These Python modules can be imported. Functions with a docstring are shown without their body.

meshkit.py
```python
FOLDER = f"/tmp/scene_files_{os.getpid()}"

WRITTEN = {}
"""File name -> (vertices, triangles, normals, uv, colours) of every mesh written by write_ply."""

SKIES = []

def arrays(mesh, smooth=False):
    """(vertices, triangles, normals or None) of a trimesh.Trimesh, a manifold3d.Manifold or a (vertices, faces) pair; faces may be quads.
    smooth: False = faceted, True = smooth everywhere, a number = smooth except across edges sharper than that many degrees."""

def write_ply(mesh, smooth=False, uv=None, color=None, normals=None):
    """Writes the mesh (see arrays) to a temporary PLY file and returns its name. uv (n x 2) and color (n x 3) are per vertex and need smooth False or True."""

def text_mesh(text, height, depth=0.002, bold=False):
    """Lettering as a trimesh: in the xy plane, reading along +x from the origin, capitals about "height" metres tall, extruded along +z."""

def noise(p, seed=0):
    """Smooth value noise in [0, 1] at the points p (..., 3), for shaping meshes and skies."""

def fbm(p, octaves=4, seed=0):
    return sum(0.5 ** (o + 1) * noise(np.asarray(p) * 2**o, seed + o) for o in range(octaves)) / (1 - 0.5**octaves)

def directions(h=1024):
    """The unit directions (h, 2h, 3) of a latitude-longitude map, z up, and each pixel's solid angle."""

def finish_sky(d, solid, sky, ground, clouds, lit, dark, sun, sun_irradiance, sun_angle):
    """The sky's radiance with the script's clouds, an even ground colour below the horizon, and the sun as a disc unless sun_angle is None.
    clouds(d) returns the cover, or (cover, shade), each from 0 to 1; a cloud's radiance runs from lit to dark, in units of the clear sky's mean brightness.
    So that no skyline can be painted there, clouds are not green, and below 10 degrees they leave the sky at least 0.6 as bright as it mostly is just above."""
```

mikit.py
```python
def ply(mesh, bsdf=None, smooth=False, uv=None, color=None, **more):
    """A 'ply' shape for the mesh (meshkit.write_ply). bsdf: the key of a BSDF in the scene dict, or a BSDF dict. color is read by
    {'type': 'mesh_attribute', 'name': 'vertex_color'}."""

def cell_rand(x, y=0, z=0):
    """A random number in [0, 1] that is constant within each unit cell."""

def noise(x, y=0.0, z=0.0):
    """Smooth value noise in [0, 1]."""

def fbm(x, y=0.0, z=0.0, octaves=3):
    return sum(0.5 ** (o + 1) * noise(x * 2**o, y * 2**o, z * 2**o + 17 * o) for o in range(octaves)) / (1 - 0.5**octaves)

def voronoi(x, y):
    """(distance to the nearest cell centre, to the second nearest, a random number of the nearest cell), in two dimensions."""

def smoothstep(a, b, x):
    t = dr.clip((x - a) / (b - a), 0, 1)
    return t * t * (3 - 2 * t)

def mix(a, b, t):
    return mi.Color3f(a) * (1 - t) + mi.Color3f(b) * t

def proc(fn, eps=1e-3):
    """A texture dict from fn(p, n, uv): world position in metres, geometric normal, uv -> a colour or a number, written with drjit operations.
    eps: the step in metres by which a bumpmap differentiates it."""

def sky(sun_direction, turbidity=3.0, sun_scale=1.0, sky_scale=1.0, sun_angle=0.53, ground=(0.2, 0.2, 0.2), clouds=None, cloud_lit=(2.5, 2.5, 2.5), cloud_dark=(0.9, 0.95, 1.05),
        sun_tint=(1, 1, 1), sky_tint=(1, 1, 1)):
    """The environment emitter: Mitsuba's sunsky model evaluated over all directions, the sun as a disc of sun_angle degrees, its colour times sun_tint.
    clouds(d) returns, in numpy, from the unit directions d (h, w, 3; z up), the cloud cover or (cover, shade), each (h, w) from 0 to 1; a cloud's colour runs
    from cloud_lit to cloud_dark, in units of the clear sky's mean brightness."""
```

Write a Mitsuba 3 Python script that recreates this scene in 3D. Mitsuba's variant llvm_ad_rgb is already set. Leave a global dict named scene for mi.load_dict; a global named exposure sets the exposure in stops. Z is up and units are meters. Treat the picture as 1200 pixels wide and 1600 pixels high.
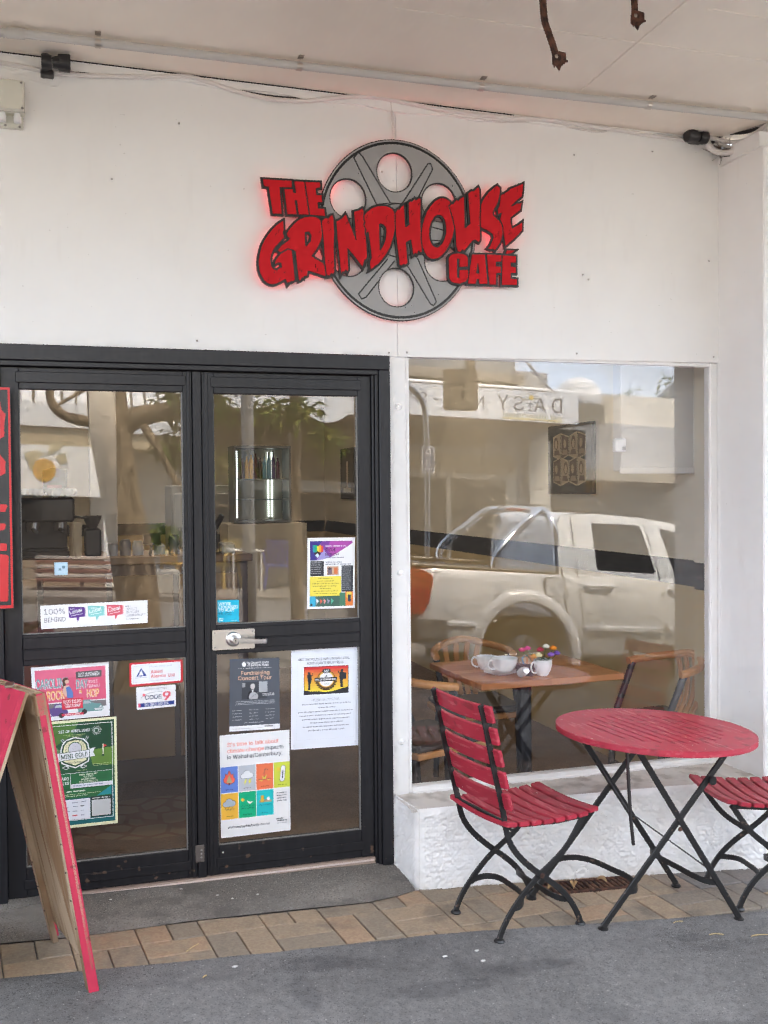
import math, random
import numpy as np
import trimesh
import drjit as dr
import mitsuba as mi
import mikit
import meshkit
from mikit import proc, noise, fbm, voronoi, cell_rand, smoothstep, mix
from shapely.geometry import Polygon, MultiPolygon, LineString, Point, box as sbox
from shapely.ops import unary_union
from shapely import affinity

T = mi.ScalarTransform4f
scene, labels = {}, {}
rng = np.random.default_rng(7)
random.seed(7)

# ------------------------------------------------------------------ camera
def camera_axes(yaw, pitch, roll):
    yaw, pitch, roll = map(math.radians, (yaw, pitch, roll))
    f = np.array([-math.sin(yaw) * math.cos(pitch), math.cos(yaw) * math.cos(pitch), math.sin(pitch)])
    r = np.array([math.cos(yaw), math.sin(yaw), 0.0])
    u = np.cross(r, f)
    return f, -math.sin(roll) * r + math.cos(roll) * u
_f, _u = camera_axes(-17.3952, -1.2945, -0.4950)
EYE = np.array([0.0, -4.15, 1.567])
scene['camera'] = {'type': 'perspective', 'fov_axis': 'x', 'fov': math.degrees(2 * math.atan(600 / 1600)),
                   'to_world': T().look_at(origin=EYE.tolist(), target=(EYE + _f).tolist(), up=_u.tolist()),
                   'near_clip': 0.05, 'far_clip': 2000.0}

# ------------------------------------------------------------------ sky: bright overcast, thin breaks
def clouds(d):
    p = d / np.maximum(d[..., 2:3], 0.12)
    n = meshkit.fbm(p * 1.3) if hasattr(meshkit, 'fbm') else meshkit.noise(p * 1.3)
    return np.clip(0.72 + 0.6 * (n - 0.45), 0, 1), np.clip(0.35 + 0.9 * (n - 0.5), 0, 1)
scene['sky'] = mikit.sky([0.30, 0.45, 0.84], turbidity=3, sun_scale=0.30, sun_angle=12, clouds=clouds, cloud_lit=(1.32, 1.37, 1.44), cloud_dark=(0.74, 0.77, 0.83), sun_tint=(0.97, 1.0, 1.02))
exposure = 5.33

# ------------------------------------------------------------------ materials
def rgb(c):
    return {'type': 'rgb', 'value': [float(x) for x in c]}
def pr(base, rough=0.6, spec=0.5, metal=0.0, **kw):
    d = {'type': 'principled', 'base_color': base if isinstance(base, dict) else rgb(base), 'roughness': rough, 'specular': spec}
    if metal:
        d['metallic'] = metal
    d.update(kw)
    return d
def two(b):
    return {'type': 'twosided', 'bsdf': b}
def bump(b, fn, scale, eps=1e-3):
    return {'type': 'bumpmap', 'arbitrary': proc(fn, eps), 'scale': scale, 'bsdf': b}
VC = {'type': 'mesh_attribute', 'name': 'vertex_color'}
M = {}
def mat(name, b, wrap=True):
    scene['m_' + name] = two(b) if wrap else b
    M[name] = 'm_' + name
mat('matte', pr(VC, 0.75, 0.3))
mat('satin', pr(VC, 0.38, 0.5))
mat('gloss', pr(VC, 0.12, 0.5))
mat('print', pr(VC, 0.45, 0.35))
mat('metal', pr(VC, 0.28, 0.5, 1.0))
mat('chrome', pr((0.82, 0.83, 0.85), 0.12, 0.5, 1.0))

def f_wall(p, n, uv):
    d = fbm(p.x * 2.1, p.y * 2, p.z * 1.3, 4)
    s = fbm(p.x * 26, p.y * 26, p.z * 4.0, 3)
    k = fbm(p.x * 60 + 9, p.y * 60, p.z * 60, 2)
    c = mix((0.76, 0.75, 0.73), (0.73, 0.715, 0.69), smoothstep(0.42, 0.8, d))
    c = mix(c, (0.60, 0.565, 0.53), 0.10 * smoothstep(0.62, 0.8, s))
    return mix(c, (0.42, 0.39, 0.36), 0.5 * smoothstep(0.86, 0.90, k))
def f_wall_b(p, n, uv):
    return 0.6 * fbm(p.x * 14, p.y * 14, p.z * 14, 3) + 0.4 * fbm(p.x * 90, p.y * 90, p.z * 90, 2)
mat('wall', bump(pr(proc(f_wall), 0.55, 0.4), f_wall_b, 0.004, 3e-3))
def f_stucco(p, n, uv):
    d = fbm(p.x * 9, p.y * 9, p.z * 9, 3)
    g = smoothstep(0.16, -0.08, p.z + 0.05 * p.x) * fbm(p.x * 16, p.y * 12, p.z * 12, 3)
    return mix(mix((0.80, 0.79, 0.77), (0.70, 0.685, 0.66), smoothstep(0.4, 0.8, d)), (0.42, 0.37, 0.31), 0.75 * g)
mat('stucco', pr(proc(f_stucco), 0.6, 0.35))
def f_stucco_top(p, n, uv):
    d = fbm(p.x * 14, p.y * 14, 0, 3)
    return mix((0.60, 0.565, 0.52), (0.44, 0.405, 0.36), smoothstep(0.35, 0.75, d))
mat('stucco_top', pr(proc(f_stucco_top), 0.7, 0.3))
def f_soffit(p, n, uv):
    d = fbm(p.x * 1.1, p.y * 1.1, 0, 4)
    s = fbm(p.x * 40, p.y * 9, 0, 3)
    return mix(mix((0.775, 0.705, 0.62), (0.70, 0.63, 0.55), smoothstep(0.35, 0.75, d)), (0.80, 0.74, 0.66), 0.12 * smoothstep(0.55, 0.75, s))
mat('soffit', bump(pr(proc(f_soffit), 0.6, 0.3), f_wall_b, 0.003, 3e-3))
def f_asphalt(p, n, uv):
    a, b, r = voronoi(p.x * 230, p.y * 230)
    big = fbm(p.x * 1.7, p.y * 1.7, 3, 4)
    st = fbm(p.x * 4.3 + 7, p.y * 6.1, 1, 4)
    c = mix((0.140, 0.134, 0.127), (0.190, 0.182, 0.173), smoothstep(0.3, 0.72, big))
    c = mix(c, (0.30, 0.29, 0.285), smoothstep(0.55, 1.0, r) * smoothstep(0.42, 0.12, a) * 0.6)
    c = mix(c, (0.045, 0.045, 0.048), smoothstep(0.30, 0.0, r) * 0.5)
    k = dr.maximum(dr.maximum(stain(p, 0.80, -0.80, 0.17, 0.075), stain(p, 0.72, -0.98, 0.06, 0.16)), dr.maximum(stain(p, 1.55, -0.97, 0.22, 0.05), dr.maximum(stain(p, 2.20, -0.90, 0.09, 0.04), stain(p, 1.15, -1.05, 0.25, 0.06))))
    c = mix(c, (0.075, 0.073, 0.074), 0.42 * k)
    c = c * (0.80 + 0.40 * fbm(p.x * 48, p.y * 48, 4, 3)) * (0.92 + 0.16 * fbm(p.x * 11, p.y * 11, 9, 3))
    q = voronoi(p.x * 42, p.y * 42)
    c = mix(c, (0.36, 0.345, 0.32), 0.8 * smoothstep(0.13, 0.07, q[0]) * smoothstep(0.86, 0.92, q[2]))
    return mix(c, (0.062, 0.060, 0.060), 0.35 * smoothstep(0.60, 0.76, st))
def stain(p, x, y, rx, ry):
    w = 0.5 * fbm(p.x * 9, p.y * 9, 8, 3) - 0.25
    d = dr.sqrt(dr.square((p.x - x) / rx) + dr.square((p.y - y) / ry)) + w
    return smoothstep(1.0, 0.55, d)
def b_asphalt(p, n, uv):
    a, b, r = voronoi(p.x * 230, p.y * 230)
    return (1 - dr.minimum(a, 1.0)) * (0.4 + 0.6 * r) + 0.8 * fbm(p.x * 30, p.y * 30, 0, 2)
mat('asphalt', bump(pr(proc(f_asphalt), 0.85, 0.25), b_asphalt, 0.0022, 8e-4))
def f_concrete(p, n, uv):
    a, b, r = voronoi(p.x * 170, p.y * 170)
    big = fbm(p.x * 3.1, p.y * 5, 3, 4)
    c = mix((0.165, 0.150, 0.132), (0.245, 0.226, 0.20), smoothstep(0.3, 0.75, big))
    c = mix(c, (0.46, 0.43, 0.39), smoothstep(0.66, 1.0, r) * smoothstep(0.42, 0.15, a) * 0.7)
    c = mix(c, (0.045, 0.042, 0.038), smoothstep(0.42, 0.0, r) * 0.8 * smoothstep(0.55, 0.2, a))
    return mix(c, (0.10, 0.092, 0.082), 0.5 * smoothstep(0.58, 0.75, fbm(p.x * 9, p.y * 12, 2, 3)))
mat('concrete', bump(pr(proc(f_concrete), 0.85, 0.25), b_asphalt, 0.0016, 8e-4))
def f_paver(p, n, uv):
    g = fbm(p.x * 16, p.y * 16, uv.x * 31, 4)
    s = fbm(p.x * 130, p.y * 130, 0, 2)
    t = uv.x
    c = mix((0.245, 0.198, 0.146), (0.315, 0.235, 0.158), smoothstep(0.25, 0.70, t + 0.8 * (g - 0.5)))
    c = mix(c, (0.345, 0.228, 0.145), 0.75 * smoothstep(0.72, 1.05, t + 0.9 * (g - 0.5)))
    c = mix(c, (0.150, 0.148, 0.150), uv.y)
    c = mix(c, (0.130, 0.110, 0.088), 0.5 * smoothstep(0.56, 0.78, fbm(p.x * 6, p.y * 8, 5, 4)))
    return c * (0.84 + 0.32 * s)
def b_paver(p, n, uv):
    return fbm(p.x * 160, p.y * 160, 0, 3)
mat('paver', bump(pr(proc(f_paver), 0.8, 0.3), b_paver, 0.0025, 1e-3))
def f_black(p, n, uv):
    s = fbm(p.x * 60, p.y * 60, p.z * 5, 3)
    k = fbm(p.x * 30, p.y * 30, p.z * 30, 3)
    c = mix((0.010, 0.0105, 0.013), (0.018, 0.018, 0.021), s)
    lo = smoothstep(0.22, -0.02, p.z)
    return mix(c, (0.20, 0.12, 0.075), smoothstep(0.78, 0.86, k + 0.10 * lo) * lo * 0.6)
mat('black_paint', pr(proc(f_black), 0.36, 0.4))
def f_iron(p, n, uv):
    k = fbm(p.x * 55, p.y * 55, p.z * 55, 3)
    return mix((0.014, 0.0135, 0.0135), (0.13, 0.085, 0.06), 0.8 * smoothstep(0.70, 0.82, k))
mat('iron', pr(proc(f_iron), 0.36, 0.5))
def f_red(p, n, uv):
    k = fbm(p.x * 9, p.y * 9, p.z * 9, 4)
    s = fbm(p.x * 70, p.y * 11, p.z * 70, 3)
    t = uv.x
    c = mix((0.40, 0.024, 0.046), (0.31, 0.021, 0.038), smoothstep(0.2, 0.8, 0.6 * k + 0.4 * t))
    c = mix(c, (0.60, 0.17, 0.18), 0.30 * smoothstep(0.58, 0.75, s))
    c = mix(c, (0.17, 0.025, 0.03), 0.5 * smoothstep(0.62, 0.8, fbm(p.x * 23, p.y * 23, p.z * 23, 3)))
    return mix(c, (0.62, 0.42, 0.36), 0.6 * smoothstep(0.80, 0.86, fbm(p.x * 60, p.y * 60, p.z * 60, 3)))
def b_red(p, n, uv):
    return fbm(p.x * 60, p.y * 14, p.z * 60, 3)
mat('red_slat', bump(pr(proc(f_red), 0.40, 0.45), b_red, 0.0012, 1e-3))
def f_ply(p, n, uv):
    g = fbm(p.x * 3 + 3, p.y * 26, p.z * 2.2, 4)
    w = fbm(p.x * 12, p.y * 95, p.z * 4, 3)
    c = mix((0.42, 0.315, 0.215), (0.245, 0.145, 0.078), smoothstep(0.42, 0.62, g))
    c = mix(c, (0.47, 0.37, 0.265), 0.35 * smoothstep(0.5, 0.8, w))
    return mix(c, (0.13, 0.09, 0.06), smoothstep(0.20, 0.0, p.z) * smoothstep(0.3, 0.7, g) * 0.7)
mat('plywood', pr(proc(f_ply), 0.7, 0.3))
def f_board(p, n, uv):
    k = fbm(p.x * 30, p.y * 30, p.z * 30, 4)
    return mix((0.46, 0.030, 0.066), (0.22, 0.035, 0.04), 0.8 * smoothstep(0.68, 0.76, k))
mat('pink_red', pr(proc(f_board), 0.45, 0.45))
def f_table(p, n, uv):
    st = dr.floor(p.y * 14.0)
    r = cell_rand(st, dr.floor(p.x * 2.3 + 3.7 * cell_rand(st, 5)), 1)
    g = fbm(p.x * 9, p.y * 140, 7 * r, 3)
    return mix((0.30, 0.115, 0.040), (0.46, 0.205, 0.085), 0.55 * r + 0.45 * g)
mat('table_wood', pr(proc(f_table), 0.25, 0.5))
def f_chair(p, n, uv):
    g = fbm(p.x * 30, p.y * 30, p.z * 12, 3)
    return mix((0.40, 0.17, 0.055), (0.56, 0.28, 0.11), g)
mat('chair_wood', pr(proc(f_chair), 0.28, 0.5))
def f_floor(p, n, uv):
    g = fbm(p.x * 5, p.y * 5, 0, 4)
    s = noise(p.x * 230, p.y * 230, 0)
    c = mix((0.095, 0.060, 0.044), (0.165, 0.108, 0.076), g) * (0.7 + 0.6 * s)
    q = (p.x - 0.42) * (p.x - 0.42) / 0.20 + (p.y - 1.02) * (p.y - 1.02) / 0.11
    d = voronoi(p.x * 7, p.y * 7)
    return mix(c, mix((0.15, 0.075, 0.05), (0.20, 0.15, 0.10), smoothstep(0.10, 0.22, d[1] - d[0])), smoothstep(1.02, 0.98, q) * 0.8)
mat('floor', pr(proc(f_floor), 0.55, 0.4))
def f_inside(p, n, uv):
    z = p.z
    c = mix((0.46, 0.35, 0.18), (0.64, 0.585, 0.475), smoothstep(1.118, 1.122, z))
    c = mix(c, (0.018, 0.018, 0.020), smoothstep(1.046, 1.05, z) * smoothstep(1.186, 1.182, z))
    return c * (0.93 + 0.14 * fbm(p.x * 2, p.y * 2, p.z * 2, 3))
mat('inside_wall', pr(proc(f_inside), 0.6, 0.3))
def f_bark(p, n, uv):
    g = fbm(p.x * 26 + 2 * fbm(p.x * 6, p.y * 6, p.z * 6, 2), p.y * 26, p.z * 5.5, 4)
    return mix((0.085, 0.064, 0.044), (0.29, 0.225, 0.155), smoothstep(0.28, 0.72, g))
def b_bark(p, n, uv):
    return fbm(p.x * 26 + 2 * fbm(p.x * 6, p.y * 6, p.z * 6, 2), p.y * 26, p.z * 5.5, 4)
mat('bark', bump(pr(proc(f_bark), 0.85, 0.2), b_bark, 0.03, 4e-3))
mat('leaf', {'type': 'principledthin', 'base_color': VC, 'roughness': 0.45, 'diff_trans': 0.6}, wrap=False)
mat('glass', {'type': 'thindielectric', 'int_ior': 1.68}, wrap=False)
mat('car_paint', pr((0.77, 0.80, 0.84), 0.3, 0.5, clearcoat=1.0, clearcoat_gloss=0.95))
def f_render(p, n, uv):
    d = fbm(p.x * 1.2, p.y * 1.2, p.z * 1.2, 4)
    a, b, r = voronoi(p.x * 22, p.z * 22)
    return mix((0.33, 0.32, 0.31), (0.47, 0.455, 0.44), 0.5 * d + 0.5 * r)
mat('pebble', pr(proc(f_render), 0.9, 0.2))
def f_rust(p, n, uv):
    k = fbm(p.x * 70, p.y * 70, p.z * 70, 4)
    return mix((0.028, 0.015, 0.012), (0.115, 0.048, 0.028), smoothstep(0.3, 0.75, k))
mat('rust', pr(proc(f_rust), 0.8, 0.3))

# ------------------------------------------------------------------ mesh helpers
def number(key):
    if key not in scene and key not in labels:
        return key
    i = 1
    while f'{key}_{i:03d}' in scene or f'{key}_{i:03d}' in labels:
        i += 1
    return f'{key}_{i:03d}'
def thing(key, label, cat, group=None):
    key = number(key)
    labels[key] = {'label': label, 'category': cat}
    if group:
        labels[key]['group'] = group
    return key
def join(ms):
    ms = [m for m in ms if m is not None]
    if len(ms) == 1:
        return ms[0]
    v, f, o = [], [], 0
    for m in ms:
        v.append(np.asarray(m.vertices)); f.append(np.asarray(m.faces) + o); o += len(v[-1])
    return trimesh.Trimesh(np.vstack(v), np.vstack(f), process=False)
def moved(m, A=None, t=(0, 0, 0)):
    v = np.asarray(m.vertices, float)
    if A is not None:
        v = v @ np.asarray(A, float).T
    f = np.asarray(m.faces)
    if A is not None and np.linalg.det(np.asarray(A, float)) < 0:
        f = f[:, ::-1]
    return trimesh.Trimesh(v + np.asarray(t, float), f, process=False)
def rotz(a):
    c, s = math.cos(a), math.sin(a)
    return np.array([[c, -s, 0], [s, c, 0], [0, 0, 1.0]])
def roty(a):
    c, s = math.cos(a), math.sin(a)
    return np.array([[c, 0, s], [0, 1, 0], [-s, 0, c]])
def rotx(a):
    c, s = math.cos(a), math.sin(a)
    return np.array([[1, 0, 0], [0, c, -s], [0, s, c]])
def put(key, mesh, material, col=None, smooth=False, uv=None, colors=None, label=None, kind=None, **more):
    """One entry of the scene."""
    key = number(key)
    if material == 'red_slat':
        uv = float(rng.uniform(0, 1))
    if smooth is not False and smooth is not True:
        mesh = trimesh.graph.smooth_shade(trimesh.Trimesh(mesh.vertices, mesh.faces, process=True), angle=math.radians(smooth), facet_minarea=None)
        smooth = True
    if isinstance(uv, float):
        uv = np.tile([uv, 0.5], (len(mesh.vertices), 1))
    c = colors if colors is not None else (np.tile(np.asarray(col, float), (len(mesh.vertices), 1)) if col is not None else None)
    scene[key] = mikit.ply(mesh, M[material], smooth=smooth, uv=uv, color=c, **more)
    if label or kind:
        labels[key] = {}
        if label:
            labels[key]['label'] = label
        if kind:
            labels[key]['kind'] = kind
    return key
def single(key, mesh, material, label, cat, group=None, kind=None, **kw):
    k = put(key, mesh, material, **kw)
    labels[k] = {'label': label}
    if cat:
        labels[k]['category'] = cat
    if group:
        labels[k]['group'] = group
    if kind:
        labels[k]['kind'] = kind
    return k
def bx(x0, x1, y0, y1, z0, z1, b=0.0):
    if b <= 0:
        m = trimesh.creation.box((x1 - x0, y1 - y0, z1 - z0))
        return moved(m, None, ((x0 + x1) / 2, (y0 + y1) / 2, (z0 + z1) / 2))
    P = []
    for x, sx in ((x0, 1), (x1, -1)):
        for y, sy in ((y0, 1), (y1, -1)):
            for z, sz in ((z0, 1), (z1, -1)):
                P += [(x + sx * b, y + sy * b, z), (x + sx * b, y, z + sz * b), (x, y + sy * b, z + sz * b)]
    return trimesh.convex.convex_hull(np.array(P))
def frames(pts, up=None):
    p = np.asarray(pts, float)
    t = np.gradient(p, axis=0)
    t /= np.linalg.norm(t, axis=1, keepdims=True) + 1e-12
    N, B = [], []
    n = np.asarray(up if up is not None else (0, 0, 1.0), float)
    if up is None and abs(t[0] @ n) > 0.9:
        n = np.array([1.0, 0, 0])
    for k in range(len(p)):
        ref = np.asarray(up, float) if up is not None else n
        n = ref - t[k] * (t[k] @ ref)
        n /= np.linalg.norm(n) + 1e-12
        N.append(n); B.append(np.cross(t[k], n))
    return p, t, np.array(N), np.array(B)
def sweep(pts, ring, up=None, scale=None):
    """Closed sweep of a 2D ring (n, b) along points, capped."""
    p, t, N, B = frames(pts, up)
    ring = np.asarray(ring, float)
    n = len(ring)
    s = np.ones(len(p)) if scale is None else np.asarray(scale, float)
    V = (p[:, None, :] + s[:, None, None] * (ring[None, :, :1] * N[:, None, :] + ring[None, :, 1:] * B[:, None, :])).reshape(-1, 3)
    F = []
    for k in range(len(p) - 1):
        for j in range(n):
            a, b = k * n + j, k * n + (j + 1) % n
            F += [(a, b, b + n), (a, b + n, a + n)]
    c0, c1 = len(V), len(V) + 1
    V = np.vstack([V, p[:1], p[-1:]])
    L = (len(p) - 1) * n
    for j in range(n):
        F += [(c0, (j + 1) % n, j), (c1, L + j, L + (j + 1) % n)]
    m = trimesh.Trimesh(V, np.array(F), process=False)
    if m.volume < 0:
        m = trimesh.Trimesh(V, np.array(F)[:, ::-1], process=False)
    return m
def tube(pts, r, n=8, up=None):
    a = np.arange(n) * 2 * np.pi / n
    r = np.asarray(r, float)
    if r.ndim:
        return sweep(pts, np.c_[np.cos(a), np.sin(a)], up, r)
    return sweep(pts, np.c_[np.cos(a), np.sin(a)] * r, up)
def flat(pts, wid, thk, up):
    """Flat bar: thickness along 'up', width across."""
    w, h, c = wid / 2, thk / 2, min(wid, thk) * 0.18
    return sweep(pts, [(h, w - c), (h - c, w), (-h + c, w), (-h, w - c), (-h, -w + c), (-h + c, -w), (h - c, -w), (h, -w + c)], up)
def spline(pts, n=40):
    p = np.asarray(pts, float)
    d = np.r_[0, np.cumsum(np.linalg.norm(np.diff(p, axis=0), axis=1))]
    from scipy.interpolate import PchipInterpolator, CubicSpline
    t = np.linspace(0, d[-1], n)
    return np.stack([PchipInterpolator(d, p[:, k])(t) for k in range(p.shape[1])], 1)
def csp(pts, n=40):
    p = np.asarray(pts, float)
    d = np.r_[0, np.cumsum(np.linalg.norm(np.diff(p, axis=0), axis=1))]
    from scipy.interpolate import CubicSpline
    return CubicSpline(d, p)(np.linspace(0, d[-1], n))
def lathe(prof, n=32, at=(0, 0, 0)):
    m = trimesh.creation.revolve(np.asarray(prof, float), sections=n)
    return moved(m, None, at)
def geoms(p):
    return [g for g in getattr(p, 'geoms', [p]) if not g.is_empty and g.geom_type == 'Polygon']
def ext(poly, depth, y=0.0):
    """A drawing in (x, z) as a plate whose back lies at y and whose front faces the street (-y)."""
    out = []
    for g in geoms(poly.buffer(0)):
        m = trimesh.creation.extrude_polygon(g, depth, engine='earcut')
        v = np.asarray(m.vertices)
        out.append(trimesh.Trimesh(np.c_[v[:, 0], y - v[:, 2], v[:, 1]], m.faces, process=False))
    return join(out)
def cross2(a, b):
    return a[:, 0] * b[:, 1] - a[:, 1] * b[:, 0]
def flatpoly(poly, y=0.0):
    out = []
    for g in geoms(poly.buffer(0)):
        v, f = trimesh.creation.triangulate_polygon(g, engine='earcut')
        a = cross2(v[f[:, 1]] - v[f[:, 0]], v[f[:, 2]] - v[f[:, 0]])
        f = np.where((a < 0)[:, None], f[:, ::-1], f)
        out.append(trimesh.Trimesh(np.c_[v[:, 0], np.full(len(v), y), v[:, 1]], f, process=False))
    return join(out) if out else None
def grid(nu, nv, fn):
    u, v = np.meshgrid(np.linspace(0, 1, nu), np.linspace(0, 1, nv), indexing='ij')
    P = fn(u, v).reshape(-1, 3)
    i = np.arange(nu * nv).reshape(nu, nv)
    a, b, c, d = i[:-1, :-1].ravel(), i[1:, :-1].ravel(), i[1:, 1:].ravel(), i[:-1, 1:].ravel()
    return trimesh.Trimesh(P, np.vstack([np.c_[a, b, c], np.c_[a, c, d]]), process=False)
def text2(s, h, bold=False, width=None):
    """Lettering as flat triangles in (x, z), from the origin to the right; (mesh, width)."""
    try:
        m = meshkit.text_mesh(s, h, 0.001, bold)
    except ValueError:                                # a letter that left an empty scrap behind
        m = meshkit.text_mesh(s, h, 0.001, not bold)
    m = trimesh.Trimesh(m.vertices, m.faces, process=False)
    keep = m.face_normals[:, 2] > 0.9
    v, f = np.asarray(m.vertices), np.asarray(m.faces)[keep]
    used = np.unique(f); re = np.zeros(len(v), int); re[used] = np.arange(len(used))
    v, f = v[used][:, :2].copy(), re[f]
    v[:, 0] -= v[:, 0].min()
    w = v[:, 0].max()
    if width:
        v[:, 0] *= width / w; w = width
    return v, f, w
def gz(x, y=-0.6):
    """The footpath falls gently to the right and towards the kerb."""
    return 0.007 - 0.045 * x + 0.02 * y

# ================================================================== THE SETTING
def ground_sheet(x0, x1, y0, y1, fn, nx, ny):
    m = grid(nx, ny, lambda u, v: np.stack([x0 + u * (x1 - x0), y0 + v * (y1 - y0), fn(x0 + u * (x1 - x0), y0 + v * (y1 - y0))], -1))
    return m
KERB = -4.32
def rz(x, y):
    return -0.19 - 0.045 * x
single('road', ground_sheet(-400, 400, -500, KERB - 0.12, lambda x, y: rz(np.clip(x, -60, 60), y) - 0.0 * y, 9, 9), 'asphalt', 'dark asphalt road beyond the footpath', None, kind='structure')
# footpath asphalt: its edge against the pavers wanders
ax = np.r_[np.linspace(-60, -1.2, 25), np.linspace(-1.0, 3.6, 240), np.linspace(4, 60, 25)]
edge = np.interp(ax, [-60, -0.2, 1.33, 2.1, 2.66, 60], [-0.655, -0.658, -0.655, -0.700, -0.736, -0.75])
edge = edge + np.where((ax > -1) & (ax < 3.7), 0.006 * (meshkit.noise(np.stack([ax * 9, ax * 0, ax * 0], -1)) - 0.5) + 0.010 * (meshkit.noise(np.stack([ax * 2.3, ax * 0 + 4, ax * 0], -1)) - 0.5), 0)
V, F = [], []
NY = 40
for i, x in enumerate(ax):
    for j in range(NY):
        y = edge[i] + (KERB - edge[i]) * (j / (NY - 1)) ** 1.4
        V.append((x, y, gz(np.clip(x, -40, 40), y) + 0.004 * (1 if j else 0) - 0.006 * (j == 0)))
V = np.array(V)
n2 = meshkit.noise(V * [1.1, 1.4, 0])
V[:, 2] += 0.006 * (n2 - 0.5) * np.clip((edge.repeat(NY) - V[:, 1]) * 4, 0, 1)
for i in range(len(ax) - 1):
    for j in range(NY - 1):
        a = i * NY + j
        F += [(a, a + 1, a + NY + 1), (a, a + NY + 1, a + NY)]
single('footpath', trimesh.Trimesh(V, np.array(F), process=False), 'asphalt', 'grey asphalt footpath in front of the cafe', None, kind='structure', smooth=True)
kb = []
for x in np.arange(-24, 24, 1.0):
    kb.append(moved(bx(0.004, 0.996, KERB - 0.14, KERB + 0.002, -0.4, 0.004, 0.012), None, (x, 0, gz(x + 0.5, KERB))))
single('kerb', join(kb), 'concrete', 'concrete kerb between the footpath and the road', None, kind='structure')
single('paving_bed', grid(30, 6, lambda u, v: np.stack([-2 + u * 8, -0.80 + v * 0.86, gz(-2 + u * 8, -0.80 + v * 0.86) - 0.012], -1)), 'concrete', 'sandy bed under the brick pavers', None, kind='structure')
# concrete apron in front of the doors, level at the threshold, meeting the pavers below
def apron(u, v):
    x = -2.0 + u * 3.335
    y0 = np.interp(x, [-2, 0.05, 0.43, 1.12, 1.24, 1.33], [-0.42, -0.414, -0.368, -0.342, -0.31, -0.27])
    y = 0.06 + v * (y0 - 0.06)
    t = np.clip((y - 0.02) / (y0 - 0.02), 0, 1) ** 0.8
    z = (1 - t) * (-0.006 - 0.012 * np.clip(x, 0, 2)) + t * (gz(x, y) + 0.003)
    return np.stack([x, y, z + 0.003 * (meshkit.noise(np.stack([x * 7, y * 7, 0 * x], -1)) - 0.5)], -1)
single('concrete_apron', grid(140, 16, apron), 'concrete', 'worn concrete strip below the black doors', None, kind='structure', smooth=True)

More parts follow.
